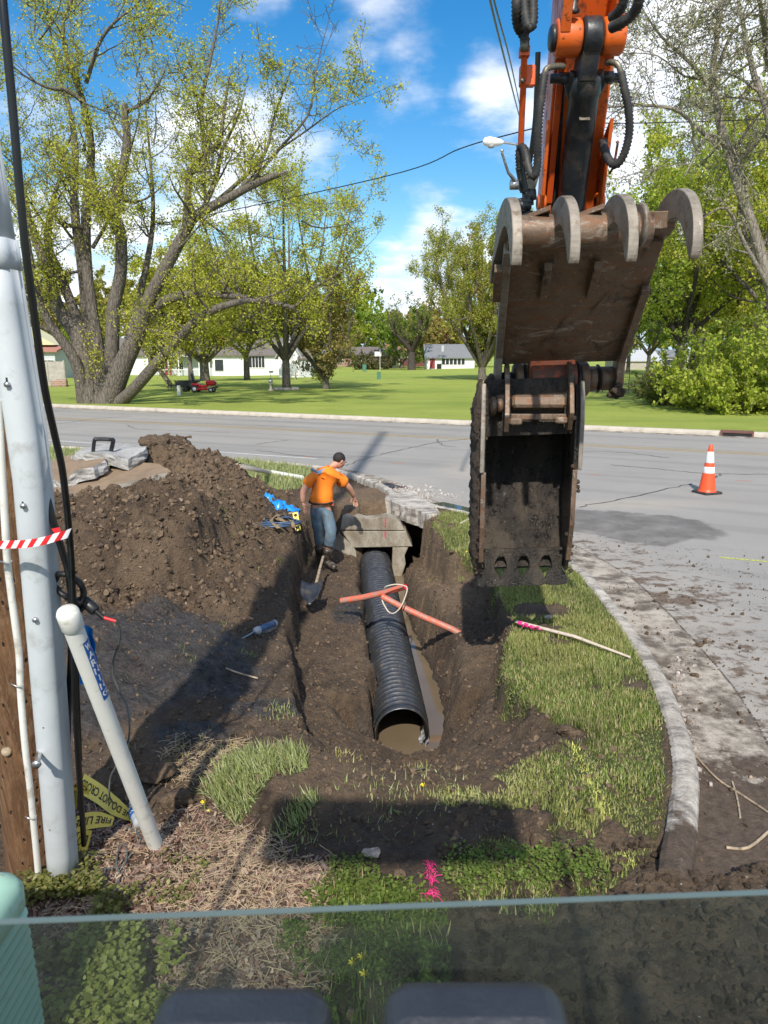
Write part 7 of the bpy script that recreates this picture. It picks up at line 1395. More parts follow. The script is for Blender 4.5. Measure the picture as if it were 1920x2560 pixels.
# cable locator clamp, its red lead and grey cable
cl = empty('locator_clamp', PY(205, 1480, 3.05), 'black ring-shaped signal clamp gripping the cables, red lead at its handle', 'clamp'); CO = Vector(cl.location)
MB().tube([p - CO for p in smooth_path([PY(190, 1440, 2.98), PY(165, 1436, 2.97), PY(145, 1436, 2.98), PY(141, 1455, 3.0), PY(148, 1478, 3.0), PY(163, 1490, 3.0), PY(182, 1500, 3.02), PY(200, 1508, 3.04)], 5)], .0125, 10).build('jaw', M['black'], cl)
MB().tube([p - CO for p in smooth_path([PY(182, 1444, 2.99), PY(200, 1458, 3.02), PY(208, 1475, 3.05), PY(208, 1492, 3.06), PY(200, 1500, 3.06)], 5)], .0135, 10).build('jaw', M['rubber'], cl)
a, b = PY(208, 1500, 3.06), PY(240, 1528, 3.04); MB().tube([a - CO, a.lerp(b, .1) - CO, a.lerp(b, .9) - CO, b - CO], [.02, .025, .025, .019], 12).build('grip', M['black'], cl)
MB().tube([PY(195, 1495, 3.07) - CO, PY(203, 1530, 3.08) - CO, PY(212, 1516, 3.06) - CO], .012, 8).build('trigger', M['black'], cl)
q0 = [b.lerp(PY(260, 1545, 3.02), i / 14) for i in range(15)]; MB().tube([p - CO for p in q0], [.011 if i % 2 else .0075 for i in range(15)], 10).build('strain_relief', M['black'], cl)
MB().tube([p - CO for p in smooth_path([PY(260, 1544, 3.02), PY(275, 1549, 3.02), PY(290, 1553, 3.02)], 4)], .0075, 8).build('red_lead', M['red'], cl)
gc = [(290, 1553, 3.02), (300, 1575, 3.06), (297, 1610, 3.12), (284, 1650, 3.16), (284, 1690, 3.2), (300, 1730, 3.22), (318, 1765, 3.22), (324, 1820, 3.2), (318, 1860, 3.22), (296, 1905, 3.3), (276, 1945, 3.36), (274, 1990, 3.4)]
gp_ = [PY(*p) for p in gc]
for px, py in [(284, 2020), (277, 2055), (300, 2070), (338, 2085), (352, 2108), (335, 2135), (316, 2160), (300, 2185), (262, 2215), (254, 2192), (270, 2180), (310, 2172), (318, 2130), (308, 2118), (296, 2140), (292, 2168), (300, 2200), (285, 2250), (262, 2290), (248, 2310), (280, 2318), (330, 2318)]: h_ = hit(px, py); gp_.append(h_ + Vector((0, 0, .02)))
tag(MB().tube(smooth_path(gp_, 6), .0048, 8).build('grey_cable', M['grey_cable']), 'thin grey cable dangling from the clamp and coiling on the mulch', 'cable')
for k, rows in enumerate([[(236, 2330), (232, 2360), (262, 2390), (285, 2425), (280, 2450)], [(100, 2458), (160, 2430), (215, 2395), (250, 2400), (275, 2430), (280, 2480)]]):
    tag(MB().tube(smooth_path([hit(*p) + Vector((0, 0, .02)) for p in rows], 6), .006, 8).build('grey_cable', M['grey_cable']), ['end of a grey-green cable curling through the weeds under the window', 'grey-green cable looping out of the weeds beside the green cabinet'][k], 'cable')
# yellow caution tape
def textribbon(pts, wds, txts, name, label, size=.8, flip=False):
    P = smooth_path(pts, 8); n = len(P); W = []
    for i in range(n): f = i / (n - 1) * (len(wds) - 1); a = int(min(f, len(wds) - 2)); W.append(Vector(wds[a]).lerp(Vector(wds[a + 1]), f - a))
    root = empty(name, P[0], label, 'caution tape'); O = P[0]; V = []
    for p, w in zip(P, W): V += [p - w - O, p + w - O]
    MB().add(V, [(2 * i, 2 * i + 1, 2 * i + 3, 2 * i + 2) for i in range(n - 1)], True).build('tape_film', M['yellow'], root)
    L = [0]
    for a, b in zip(P[:-1], P[1:]): L.append(L[-1] + (b - a).length)
    hgt = W[n // 2].length * 2 * size * .72; V, F = text_geo(txts, hgt / .72 * .82, .0012); x1_ = max(v.x for v in V); sc_ = min(1.0, (L[-1] - .02) / x1_); m = MB(); out = []
    for v in V:
        s = .01 + v.x * sc_; s = L[-1] - s if flip else s; i = max(0, min(n - 2, next((k for k in range(n) if L[k] > s), n - 1) - 1)); f = (s - L[i]) / max(L[i + 1] - L[i], 1e-9); p = P[i].lerp(P[i + 1], f); w = W[i].lerp(W[i + 1], f); t = (v.y / (hgt * .82) - .5) * size * 1.0; t = -t if flip else t
        nn = (P[i + 1] - P[i]).cross(w).normalized(); nn = nn if nn.dot(Vector((0, -1, 1.2))) > 0 else -nn; out.append(p + w * t * 1.15 + nn * .0016 - O)
    m.add(out, F).build('lettering', M['ink'], root); return root
def hg(px, py, z=.03): h_ = hit(px, py); return h_ + Vector((0, 0, z))
textribbon([hg(206, 1995, .10), hg(250, 2015, .08), hg(290, 2040, .06), hg(332, 2056, .03)], [(.012, .035, .04), (.014, .03, .036), (.012, .032, .03), (.004, .015, .012)], 'NE DO NOT CROSS', 'caution_tape', 'upper yellow tape strip reading DO NOT CROSS upside down, beside the bottle', .8, True)
textribbon([hg(184, 2085, .05), hg(215, 2078, .06), hg(250, 2070, .05), hg(284, 2066, .03)], [(.012, .04, .03), (.0, .04, .03), (.0, .035, .025), (.0, .022, .012)], 'FIRE LINE', 'caution_tape', 'middle yellow tape strip reading FIRE LINE upside down', .8, True)
textribbon([hg(190, 2125, .04), hg(208, 2122, .05), hg(226, 2118, .04)], [(.0, .04, .03), (.0, .045, .03), (.0, .04, .03)], 'DO', 'caution_tape', 'lowest folded end of the yellow tape, at the foot of the black cable', .8, True)
textribbon([PY(178, 2025, 3.38), PY(180, 1985, 3.38), PY(188, 1962, 3.36), PY(206, 1968, 3.4), PY(222, 1975, 3.42)], [(.03, .0, .004), (.03, 0, .01), (.025, .0, .03), (.0, .0, .032), (0, .0, .03)], 'CROSS DO', 'caution_tape', 'yellow tape loop wrapped behind the black cables, highest of the tape', .7, True)
# water bottle behind the marker pipe
b0 = hg(352, 2075, .035); b1 = hg(316, 1998, .06); db = (b1 - b0).normalized(); wb = empty('water_bottle', b0, 'crumpled clear water bottle with a blue label behind the marker pipe', 'bottle'); rB = .034
q = NT('clear_plastic'); tr_ = q.n('ShaderNodeBsdfTransparent'); tr_.inputs[0].default_value = (.86, .90, .93, 1); q.fin((.75, .8, .85), .12); mx = q.n('ShaderNodeMixShader'); mx.inputs[0].default_value = .42; q.l(tr_.outputs[0], mx.inputs[1]); q.l(q.p.outputs[0], mx.inputs[2]); q.l(mx.outputs[0], q.out.inputs[0]); M['clear'] = q.m
MB().lathe((0, 0, 0), [(0, 0), (rB, .006), (rB, .03), (rB * .92, .038), (rB, .046), (rB * .94, .06), (rB, .07), (rB, .135), (rB * .9, .155), (rB * .6, .18), (.013, .19), (.013, .20)], db, 22).build('body', M['clear'], wb); MB().lathe(db * .20, [(.0145, 0), (.0145, .014), (0, .015)], db, 16).build('cap', M['white'], wb)
fr_ = (Vector((0, -1, .6)) - db * Vector((0, -1, .6)).dot(db)).normalized(); sb_ = db.cross(fr_)
n = 18; V = [db * s + (fr_ * math.cos(a) + sb_ * math.sin(a)) * (rB + .0012) for s in (.075, .130) for a in np.linspace(-2.6, 2.6, n)]; lo = MB().add(V, [(i, i + 1, n + i + 1, n + i) for i in range(n - 1)], True).build('label_band', M['bluep'], wb)
V, F = text_geo('AQUAFINA', .026, .0006); x1_ = max(v.x for v in V); m = MB(); m.add([db * (.095 + v.y) + (fr_ * math.cos(a) + sb_ * math.sin(a)) * (rB + .002) for v in V for a in [-(v.x - x1_ / 2) / rB]], F).build('lettering', M['white'], lo)
# blue sheet behind the marker pipe
m = MB(); g = random.Random(12); Vb = []; hh0 = PY(205, 1640, 3.45)
for i in range(12):
    for k in range(9): u, v = i / 11 - .5, k / 8 - .5; Vb.append(hh0 + Vector((u * .17 * (1 - abs(v) * .7), .08 * math.sin(u * 9 + v * 4) * .3, -v * .28 + .02 * math.sin(u * 7))) + Vector((g.uniform(-.006, .006), g.uniform(-.012, .012), 0)))
m.add(Vb, [(i * 9 + k, (i + 1) * 9 + k, (i + 1) * 9 + k + 1, i * 9 + k + 1) for i in range(11) for k in range(8)], True); tag(m.build('plastic_bag', M['bluebag']), 'shiny blue plastic bag snagged behind the white marker pipe', 'bag')
# green ribbed cabinet at the corner
gcx = empty('green_cabinet', (-1.62, 2.0, 0), 'mint green ribbed plastic cabinet in the bottom left corner', 'cabinet'); GO = Vector((-1.62, 2.0, 0))
def rrect(x0, x1, y0, y1, r, z, n=5):
    out = []
    for cx_, cy__, a0 in ((x1 - r, y1 - r, 0), (x0 + r, y1 - r, 90), (x0 + r, y0 + r, 180), (x1 - r, y0 + r, 270)):
        for a in np.linspace(R(a0), R(a0 + 90), n): out.append(Vector((cx_ + math.cos(a) * r, cy__ + math.sin(a) * r, z)))
    return out
lay = []; zt = .835; X0, X1, Y0_, Y1_ = -1.95, -1.265, 1.66, 2.32
for f, dz in ((.09, 0), (.045, -.012), (.015, -.035), (0, -.07), (0, -.145), (.012, -.155)): lay.append((f, zt + dz))
z = zt - .165; rib = .043
while z > .02:
    for ff_, dz in ((.022, 0), (.004, -.006), (.0, -.016), (.004, -.028), (.022, -.036)): lay.append((ff_ - (zt - z) * .02, z + dz))
    z -= rib
V = []; n = 20
for f, z in lay: V += [p - GO for p in rrect(X0 + f, X1 - f, Y0_ + f, Y1_ - f, .07, z)]
m = MB().add(V, [(i * n + k, (i + 1) * n + k, (i + 1) * n + (k + 1) % n, i * n + (k + 1) % n) for i in range(len(lay) - 1) for k in range(n)], True); m.add(V[:n], [tuple(range(n))]); m.build('ribbed_cover', M['green_box'], gcx)
MB().box(Vector((-1.62, 1.99, .03)) - GO, (.74, .76, .10), bev=.02).build('base', M['curb'], gcx)
# ---------------------------------------------------------------- blades, clods, chips, weeds
BL = [(-.5, 0, 0), (.5, 0, 0), (.42, .10, .5), (-.42, .10, .5), (0, .34, 1.0)]; BLF = [(0, 1, 2), (0, 2, 3), (3, 2, 4)]
def blades(name, xy, hgt, wid, cols, label=None, z0=-.01, lean=.35, rng=RNG, jit=.25, comb=None):
    n = len(xy); a = rng.uniform(0, 2 * np.pi, n); R1 = rotz(a); t = rng.normal(0, lean, n); c, s = np.cos(t), np.sin(t); o, l = np.zeros(n), np.ones(n)
    RX = np.stack([np.stack([l, o, o], -1), np.stack([o, c, -s], -1), np.stack([o, s, c], -1)], -2); Rm = np.einsum('nij,njk->nik', R1, RX)
    if comb is not None:
        t2 = comb + rng.normal(0, .2, n); c, s = np.cos(t2), np.sin(t2); RY = np.stack([np.stack([c, o, s], -1), np.stack([o, l, o], -1), np.stack([-s, o, c], -1)], -2); Rm = np.einsum('nij,njk->nik', RY, Rm)
    h = hgt * rng.uniform(1 - jit, 1 + jit, n) if np.ndim(hgt) else hgt * rng.uniform(1 - 2 * jit, 1 + 2 * jit, n)
    S = np.stack([wid * rng.uniform(.7, 1.4, n), h, h], -1); z = H(xy[:, 0], xy[:, 1]) + z0
    o_ = scatter(name, BL, BLF, np.c_[xy, z], Rm, S, M['blade'], cols); o_['kind'] = 'stuff'; return o_
def fill(poly, dens, rng=RNG, mask=True, keepf=None):
    P = np.array(poly); x0, y0 = P.min(0); x1, y1 = P.max(0); n = int((x1 - x0) * (y1 - y0) * dens); xy = rng.uniform((x0, y0), (x1, y1), (n, 2)); k = polysd(xy[:, 0], xy[:, 1], poly) > -.03
    xy = xy[k]
    if mask: g = grass_mask(xy[:, 0], xy[:, 1]); xy = xy[rng.random(len(xy)) < g]
    k = paved(xy[:, 0], xy[:, 1]) < -.17; xy = xy[k | (xy[:, 1] < 3.4)]; return xy
def gcol(n, base, rng=RNG, straw=.12, var=.22):
    b = np.asarray(base)[rng.integers(0, len(base), n)] * rng.uniform(1 - var, 1 + var, (n, 1)); s = rng.random(n) < straw; b[s] = np.array([.42, .36, .19]) * rng.uniform(.7, 1.2, (s.sum(), 1)); return b
GC = [(.16, .215, .055), (.21, .255, .07), (.12, .165, .04), (.28, .30, .11)]; GC2 = [(.30, .35, .14), (.36, .40, .18), (.25, .30, .10), (.42, .44, .24)]
xy = fill(GR_ISL, 12500)
hh = .034 + .040 * vnoise(xy[:, 0] * 4, xy[:, 1] * 4, 5) - .015 * (xy[:, 1] < 4.6); cl = gcol(len(xy), GC, straw=.24)
pt = vnoise(xy[:, 0] * 2.2, xy[:, 1] * 2.2, 9); cl = cl * (0.75 + .6 * pt)[:, None]; yel = sstep(.55, .75, vnoise(xy[:, 0] * 1.4, xy[:, 1] * 1.4, 33)) * .5; cl = cl * (1 - yel[:, None]) + yel[:, None] * np.array([.34, .34, .12])
ln = linesd(xy[:, 0], xy[:, 1], [tuple(G(a, b, .05).xy) for a, b in [(1415, 1840), (1470, 1950), (1540, 2090), (1600, 2200), (1625, 2250)]]); yl = (ln < .035) & (RNG.random(len(xy)) < .65); cl[yl] = np.array([.66, .68, .20]) * RNG.uniform(.7, 1.1, (yl.sum(), 1))
pale = sstep(.5, .1, np.sqrt(((xy[:, 0] - G(1180, 1960).x) / .9) ** 2 + ((xy[:, 1] - G(1180, 1960).y) / .7) ** 2)); cl = cl * (1 - pale[:, None]) + pale[:, None] * np.array([.46, .45, .20])
blades('grass', xy, hh, .0075, cl, lean=.95)
for i, (p, c, d, h_) in enumerate(((GR_PATCH[0], GC2, 9000, .085), (GR_PATCH[1], GC2, 6000, .07))): xy = fill(p, d); blades('grass', xy, h_, .007, gcol(len(xy), c, straw=.06), lean=.5, comb=-.35)
for p, d in ((GR_BACK[0], 900),):
    xy = fill(p, d); xy = xy[(xy[:, 1] < 24) & (xy[:, 0] > -14)]; blades('grass', xy, .13, .014, gcol(len(xy), GC2, straw=.08), lean=.35)
xy = fill(GR_LOW, 3800); blades('grass', xy, .07, .007, gcol(len(xy), [(.12, .18, .04), (.18, .24, .06), (.1, .15, .03)], straw=.2), lean=.6)
# tufts and straw on the bare soil
TU = [(705, 1790, .09, 260, GC2), (1040, 1925, .10, 160, [(.36, .33, .13), (.3, .34, .12)]), (868, 1885, .09, 90, [(.42, .36, .14)]), (740, 2080, .14, 300, GC2), (1005, 1990, .12, 120, GC2), (640, 1420, .1, 60, GC), (760, 1325, .12, 120, GC), (575, 1300, .14, 260, [(.2, .24, .07)]), (550, 1230, .12, 90, [(.2, .24, .07)]),
      (470, 1640, .06, 60, GC), (630, 1640, .06, 50, GC), (560, 1560, .05, 30, GC), (1160, 1400, .09, 260, GC), (1150, 1450, .06, 120, GC), (960, 2000, .2, 150, GC2), (1110, 1985, .15, 260, GC2), (490, 1890, .16, 160, [(.38, .33, .12), (.3, .3, .1)]), (560, 1880, .12, 100, [(.38, .33, .12)]), (310, 1890, .08, 90, GC), (420, 1930, .06, 60, [(.38, .33, .12)]),
      (870, 1240, .1, 90, GC), (700, 1405, .08, 50, GC), (840, 2090, .1, 60, GC), (900, 1960, .1, 50, GC2), (1320, 1470, .1, 160, GC), (1080, 1450, .08, 60, GC)]
XY = []; CL = []
for px, py, r_, n, c in TU:
    n = int(n * .6); h_ = hit(px, py); q_ = np.c_[h_.x + RNG.normal(0, r_ * .6, n), h_.y + RNG.normal(0, r_ * .8, n)]; XY.append(q_); CL.append(gcol(n, c, straw=.15))
blades('grass_tufts', np.concatenate(XY), .052, .0065, np.concatenate(CL), lean=.95)
# dandelions along the grass edge
dn = None
for k, (px, py) in enumerate([(1193, 1335), (1198, 1347), (1168, 1392), (1203, 1340), (1060, 1988), (512, 2032), (905, 2425), (882, 2440), (912, 2470)]):
    p = hit(px, py)
    if dn is None:
        r0 = empty('dandelion', p, 'x', 'flower'); MB().tube([(0, 0, -.02), (.005, 0, .07)], .0025, 5).build('stem', simple('stem', (.2, .3, .07), .6), r0); b = MB()
        for i in range(16): a = i * .9; r_ = .010 + .001 * i; b.add([(0, 0, .068), (math.cos(a) * r_, math.sin(a) * r_, .078), (math.cos(a + .25) * r_ * 1.1, math.sin(a + .25) * r_ * 1.1, .074)], [(0, 1, 2)])
        b.build('bloom', simple('bloom', (.80, .60, .02), .6), r0); dn = r0; d_ = r0
    else: d_ = copy_tree(dn); d_.location = p
    s_ = .95; d_.scale = (s_, s_, s_); d_.rotation_euler.z = k; d_['group'] = 'dandelions in the grass'
    d_['label'] = ['upper yellow dandelion left of the bucket', 'dandelion just below the upper one, left of the bucket', 'lowest dandelion at the torn turf edge by the bucket', 'dandelion nearest the bucket side', 'tiny yellow flower in the pale foreground turf', 'yellow flower by the turf clod left of the trench', 'topmost of the three dandelions amid the weeds under the window', 'leftmost of the three dandelions amid the weeds under the window', 'lowest of the three dandelions, just above the gap between the pads'][k]
# clods: squashed lumps with broken faces
def ico(seed, amp=.28):
    bm_ = __import__('bmesh').new(); __import__('bmesh').ops.create_icosphere(bm_, subdivisions=2, radius=.5); g = np.random.default_rng(seed); V = np.array([v.co for v in bm_.verts]); F = [tuple(v.index for v in f.verts) for f in bm_.faces]; bm_.free()
    d = g.normal(size=(9, 3)); d /= np.linalg.norm(d, axis=1)[:, None]; off = g.uniform(.17, .42, 9)
    for k in range(9): pr = V @ d[k]; V = V - np.clip(pr - off[k], 0, None)[:, None] * d[k]
    return V * (1 + g.uniform(-amp * .3, amp * .3, (len(V), 1))), F
def clods(name, xyz, size, cols, mat='clod', kind='stuff', seeds=(1, 2, 3, 4, 5), parent=None):
    n = len(xyz); g = RNG.integers(0, len(seeds), n); V = []; F = []; Cc = []; off = 0
    for k, s in enumerate(seeds):
        T, TF = ico(s); m = g == k; q_ = xyz[m]; nn = m.sum()
        if not nn: continue
        S = size[m][:, None] * RNG.uniform(.6, 1.2, (nn, 3)) * np.array([1, 1, .75]); P = T[None] * S[:, None, :]; VV = np.einsum('nij,nkj->nki', rotrand(nn), P) + q_[:, None, :]
        V.append(VV.reshape(-1, 3)); F.append((np.array(TF)[None] + (np.arange(nn) * len(T))[:, None, None]).reshape(-1, 3) + off); Cc.append(np.repeat(cols[m], len(T), 0)); off += nn * len(T)
    o = npmesh(name, np.concatenate(V), np.concatenate(F), M[mat], parent, np.concatenate(Cc)); o['kind'] = kind; return o
def soil_xy(n, x0, x1, y0, y1, w=lambda x, y: 1 - grass_mask(x, y) * .93):
    xy = RNG.uniform((x0, y0), (x1, y1), (n, 2)); xy = xy[(RNG.random(n) < w(xy[:, 0], xy[:, 1]))]; k = (paved(xy[:, 0], xy[:, 1]) < -.2); return xy[k]
a_ = soil_xy(15000, -5.0, -1.3, 6.9, 12.6, lambda x, y: near(x, y, -5, -1.5, 7.2, 12.3, .3)); b_ = soil_xy(17000, -3.2, 1.3, 3.6, 12, lambda x, y: (1 - grass_mask(x, y)) * .75 * (1 - .6 * wet_mask(x, y))); c_ = soil_xy(3000, -3, 1.7, .9, 4.6, lambda x, y: .25 + .75 * (x > .3)); d_ = RNG.uniform((.3, .9), (4.5, 3.5), (7000, 2)); c_ = np.concatenate([c_, d_])
xy = np.concatenate([a_, b_, c_]); n = len(xy); sz = .012 + .05 * RNG.random(n) ** 3.2 * np.where(np.arange(n) < len(a_), 2.0, .9) + np.where(np.arange(n) >= len(a_) + len(b_), .045 * RNG.random(n) ** 4, 0)
z = H(xy[:, 0], xy[:, 1]); kz = z > -.98; xy, z, sz = xy[kz], z[kz], sz[kz]; n = len(xy)
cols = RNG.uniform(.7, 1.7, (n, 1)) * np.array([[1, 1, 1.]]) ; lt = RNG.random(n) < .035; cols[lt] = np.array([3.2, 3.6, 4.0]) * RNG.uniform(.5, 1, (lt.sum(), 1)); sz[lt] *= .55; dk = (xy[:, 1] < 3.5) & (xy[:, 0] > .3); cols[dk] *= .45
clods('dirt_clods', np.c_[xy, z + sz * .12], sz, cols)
# crumbs on the pavement
px_, py_ = [], []
N_ = 9000; xy = np.c_[RNG.uniform(1.4, 8.5, N_), RNG.uniform(2.6, 11.0, N_)]; d = linesd(xy[:, 0], xy[:, 1], CP); pr = np.exp(-d / 1.5) * .9 + .18 * (np.abs(xy[:, 1] - 7.2) < 1.6); pr = pr * (vnoise(xy[:, 0] * 1.3, xy[:, 1] * 1.3, 66) > .32) * sstep(11, 9, xy[:, 1])
k = (paved(xy[:, 0], xy[:, 1]) > .02) & (RNG.random(N_) < pr); xy = xy[k]; n = len(xy); sz = .008 + .045 * RNG.random(n) ** 5 + .010 * RNG.random(n); cols = RNG.uniform(.6, 1.3, (n, 1)) * np.ones((1, 3)); lt = RNG.random(n) < .12; cols[lt] = np.array([3.0, 3.2, 3.4]) * RNG.uniform(.6, 1.3, (lt.sum(), 1)); sz[lt] *= .6
clods('pavement_crumbs', np.c_[xy, sz * .22 + .002], sz, cols)
# white rubble by the grate, chips along the kerb
h_ = G(1035, 1232, 0); n = 420; xy = np.c_[h_.x + RNG.normal(0, .34, n) + 0, h_.y + RNG.normal(0, .45, n)]; xy[:, 0] -= (xy[:, 1] - h_.y) * .35; k = paved(xy[:, 0], xy[:, 1]) > .0; xy = xy[k]; n = len(xy)
clods('concrete_rubble', np.c_[xy, np.full(n, .012)], .02 + .05 * RNG.random(n) ** 2, np.array([[5.2, 6.8, 9.5]]) * RNG.uniform(.7, 1.0, (n, 1)))
n = 150; t_ = RNG.random(n); P_ = [G(1650 + 30 * a, 1640 + 330 * a, 0) for a in t_]; xy = np.array([(p.x + .09 + abs(RNG.normal(0, .07)), p.y) for p in P_]); clods('kerb_chips', np.c_[xy, np.full(n, .01)], .012 + .05 * RNG.random(n) ** 3, np.array([[4.4, 5.4, 7.4]]) * RNG.uniform(.6, 1.0, (n, 1)))
# single lumps one can point to
def lump(px, py, s, label, seed, cat='clod', mat='clod', col=(1, 1, 1), sq=(1, 1, .8), name='dirt_clod', cut=.3):
    p = hit(px, py); T, TF = ico(seed, .5); T = T * np.array(sq) * s; T = T + (np.array([[float(fbm(np.array(v[0] * 40 + seed), np.array(v[1] * 40 + v[2] * 30), 3)) for _ in range(3)] for v in T])) * s * .25
    o = npmesh(name, T, TF, M[mat], None, np.tile(col, (len(T), 1)), True); o.location = p + Vector((0, 0, s * cut * .6)); m_ = o.modifiers.new('s', 'SUBSURF'); m_.levels = m_.render_levels = 2
    tx_ = bpy.data.textures.get('crumble') or bpy.data.textures.new('crumble', 'CLOUDS'); tx_.noise_scale = .035; d_ = o.modifiers.new('d', 'DISPLACE'); d_.texture = tx_; d_.strength = s * .16; d_.texture_coords = 'GLOBAL'; return tag(o, label, cat)
lump(436, 2018, .22, 'big brown clod of soil right of the marker pipe', 4, sq=(1.15, .8, .75)); lump(385, 1950, .26, 'broad rooty clod behind the big brown one', 5, sq=(1.3, .8, .6)); lump(1345, 2105, .11, 'dark clod in the shaded foreground turf', 6); lump(1540, 2185, .09, 'dark wet clod near the kerb end', 7)
lump(1420, 1840, .20, 'round turf-topped clod at the torn grass edge', 8, sq=(1.2, .9, .7)); lump(930, 2140, .10, 'white crumbling stone in the shaded dirt', 9, 'stone', 'clod', (4, 4.5, 5.5), (1.2, .9, .5), 'stone'); lump(520, 2035 - 2, .035, 'yellow scrap beside the turf clod', 10, 'scrap', 'yellow', name='plastic_scrap')
lump(1640, 1730, .12, 'pale chip of broken kerb against the gutter', 11, 'stone', 'curb_near', sq=(.6, 1.3, .5), name='stone'); lump(1735, 1692, .085, 'largest brown clod on the gutter pan', 12); lump(1618, 1572, .07, 'dark clod beside the kerb by the stake end', 13); lump(1745, 1615, .08, 'flat clod on the gutter joint', 14, sq=(1.3, 1, .6)); lump(1790, 1527, .07, 'clod alone on the pale pavement', 15)
lump(1370, 1547, .09, 'grey stone in the bare patch under the bucket', 16, 'stone', 'curb_near', sq=(1, .8, .6), name='stone'); lump(622, 1552, .10, 'knobbly whitish root lump above the caulking gun', 17, 'root', 'clod', (3, 2.7, 2.4), (1.6, .6, .5), 'root_lump')
lump(475, 1095, .18, 'dark clod on the crest of the heap', 18); lump(390, 1100, .46, 'big rounded lump topping the spoil heap', 19, sq=(1.15, .9, .9), cut=-.2); lump(1130, 1385 , .12, 'clod at the torn turf corner', 20)
# pale timber scraps and sticks
def stick(rows, r, label, mat='wood', name='stick', z=.015): tag(MB().tube(smooth_path([hit(px, py) + Vector((0, 0, z)) for px, py in rows], 4), r, 6).build(name, M[mat]), label, 'stick')
stick([(565, 1675), (600, 1688), (645, 1700)], .008, 'thin brown twig on the left ledge'); stick([(1725, 1880), (1790, 1950), (1850, 1990), (1925, 2040)], .007, 'long twig lying across the muddy gutter'); stick([(1815, 2125), (1870, 2125), (1925, 2080)], .009, 'forked pale twig at the right edge')
stick([(1150, 1312), (1178, 1298)], .018, 'short pale board end in the grass left of the bucket', 'stake', 'board_end'); stick([(1025, 1928), (1040, 1930), (1062, 1926)], .008, 'bent root poking from the near trench lip'); stick([(1850, 2050), (1842, 2000), (1830, 1960)], .006, 'short leafy twig standing in the muddy gutter'); stick([(1735, 2250), (1715, 2280), (1722, 2310)], .005, 'tiny forked twig on the dark mud')
# bark mulch, straw and ground ivy in the left foreground
def region(n, P, z=0): p = pxpoly(P, z); A = np.array(p); xy = RNG.uniform(A.min(0), A.max(0), (n, 2)); return xy[polysd(xy[:, 0], xy[:, 1], p) > RNG.uniform(-.12, .08, n)]
MU = [(215, 2010), (330, 2060), (420, 2060), (520, 2050), (640, 2090), (700, 2170), (800, 2160), (850, 2250), (800, 2600), (60, 2600), (110, 2300), (170, 2150)]
xy = region(15000, MU); n = len(xy); T = [(-.5, -.5, 0), (.5, -.5, 0), (.5, .5, 0), (-.5, .5, 0), (-.46, -.4, .5), (.46, -.4, .5), (.46, .4, .5), (-.46, .4, .5)]; TF = [(0, 3, 2, 1), (4, 5, 6, 7), (0, 1, 5, 4), (1, 2, 6, 5), (2, 3, 7, 6), (3, 0, 4, 7)]
L_ = .012 + .04 * RNG.random(n) ** 2.2; S = np.stack([L_, L_ * RNG.uniform(.15, .4, n), np.full(n, .006)], -1); c = np.array([(.19, .105, .075), (.28, .18, .13), (.11, .065, .05), (.36, .27, .20), (.22, .16, .13)])[RNG.integers(0, 5, n)] * RNG.uniform(.7, 1.2, (n, 1))
a = RNG.uniform(0, 6.28, n); tl_ = RNG.normal(0, .35, n); o_, l_ = np.zeros(n), np.ones(n); RX = np.stack([np.stack([np.cos(tl_), o_, np.sin(tl_)], -1), np.stack([o_, l_, o_], -1), np.stack([-np.sin(tl_), o_, np.cos(tl_)], -1)], -2); Rm = np.einsum('nij,njk->nik', rotz(a), RX)
scatter('bark_mulch', T, TF, np.c_[xy, H(xy[:, 0], xy[:, 1]) + .008], Rm, S, M['tint'], c)['kind'] = 'stuff'
xy = np.concatenate([region(600, [(470, 2090), (640, 2080), (720, 2150), (700, 2260), (520, 2330), (420, 2200)]), region(1000, MU), region(700, [(560, 2060), (700, 2140), (860, 2260), (860, 2420), (640, 2400)]), region(500, [(420, 1860), (620, 1880), (560, 1990), (420, 1990)])]); n = len(xy)
L_ = RNG.uniform(.04, .13, n); S = np.stack([L_, np.full(n, .0028), np.full(n, .003)], -1); a = RNG.uniform(0, 6.28, n); tl_ = RNG.normal(0, .15, n); o_, l_ = np.zeros(n), np.ones(n); RX = np.stack([np.stack([np.cos(tl_), o_, np.sin(tl_)], -1), np.stack([o_, l_, o_], -1), np.stack([-np.sin(tl_), o_, np.cos(tl_)], -1)], -2)
scatter('straw', T, TF, np.c_[xy, H(xy[:, 0], xy[:, 1]) + .014], np.einsum('nij,njk->nik', rotz(a), RX), S, M['tint'], np.array([(.46, .35, .22)]) * RNG.uniform(.55, 1.15, (n, 1)))['kind'] = 'stuff'
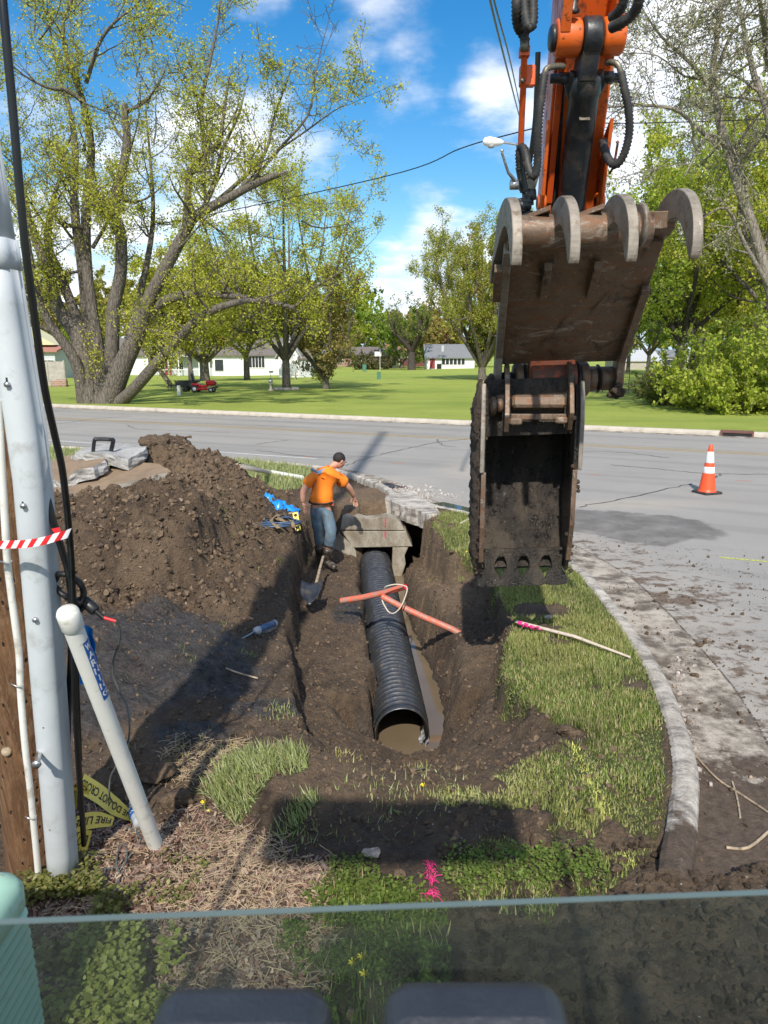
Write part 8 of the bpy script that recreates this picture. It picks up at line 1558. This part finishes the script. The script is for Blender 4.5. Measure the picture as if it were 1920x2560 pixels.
def weeds(name, P, n, size, cols, hgt, z=0, clump=0):
    xy = region(n, P, z); n = len(xy)
    if clump: k = vnoise(xy[:, 0] * 7, xy[:, 1] * 7, 31) > clump; xy = xy[k]; n = len(xy)
    z_ = H(xy[:, 0], xy[:, 1]) + hgt * RNG.random(n) ** .8; LT = [(0, 0, 0), (.35, -.30, .05), (.75, -.38, .06), (1, 0, 0), (.75, .38, .06), (.35, .30, .05)]; LF = [(0, 1, 2, 3), (0, 3, 4, 5)]
    a = RNG.uniform(0, 6.28, n); t = RNG.normal(-.15, .4, n); o_, l_ = np.zeros(n), np.ones(n); RX = np.stack([np.stack([np.cos(t), o_, np.sin(t)], -1), np.stack([o_, l_, o_], -1), np.stack([-np.sin(t), o_, np.cos(t)], -1)], -2)
    c = np.asarray(cols)[RNG.integers(0, len(cols), n)] * RNG.uniform(.65, 1.25, (n, 1)); scatter(name, LT, LF, np.c_[xy, z_], np.einsum('nij,njk->nik', rotz(a), RX), size * RNG.uniform(.6, 1.3, n), M['leaf'], c)['kind'] = 'stuff'
IV = [(.28, .27, .09), (.20, .21, .06), (.36, .34, .15), (.15, .17, .05)]
weeds('ground_ivy', [(70, 2210), (200, 2200), (250, 2170), (330, 2185), (340, 2260), (290, 2330), (60, 2340)], 4600, .024, IV, .09, clump=.48)
weeds('ground_ivy', [(170, 2430), (300, 2380), (400, 2420), (420, 2620), (150, 2620)], 4600, .028, [(.36, .38, .10), (.26, .30, .07), (.42, .43, .16)], .16, clump=.5)
weeds('ground_ivy', [(70, 2330), (340, 2320), (330, 2400), (180, 2450), (90, 2430)], 2200, .028, IV, .06, clump=.4)
weeds('clover', [(380, 2170), (520, 2150), (480, 2280), (380, 2260)], 500, .022, IV, .05, clump=.4)
weeds('clover', [(700, 2360), (860, 2200), (1000, 2240), (1110, 2320), (1150, 2620), (760, 2620), (800, 2430)], 9000, .020, [(.15, .21, .04), (.22, .28, .06), (.11, .16, .03)], .05, clump=.28)
weeds('clover', [(820, 2190), (900, 2150), (950, 2240), (860, 2280)], 1200, .018, [(.17, .22, .05)], .05)
weeds('clover', [(1100, 2150), (1300, 2120), (1500, 2160), (1480, 2260), (1150, 2260)], 2600, .018, [(.17, .24, .05), (.22, .3, .07)], .06, clump=.3)
# puddle in the gutter
pz_ = [G(*p, .007) for p in [(1082, 1258), (1110, 1255), (1160, 1266), (1205, 1278), (1240, 1290), (1200, 1288), (1150, 1278), (1110, 1268)]]
q = NT('puddle'); q.fin((.03, .04, .05), .03, 0, None, .6); tag(MB().add(pz_, [tuple(range(len(pz_)))]).build('gutter_water', q.m), kind='structure')
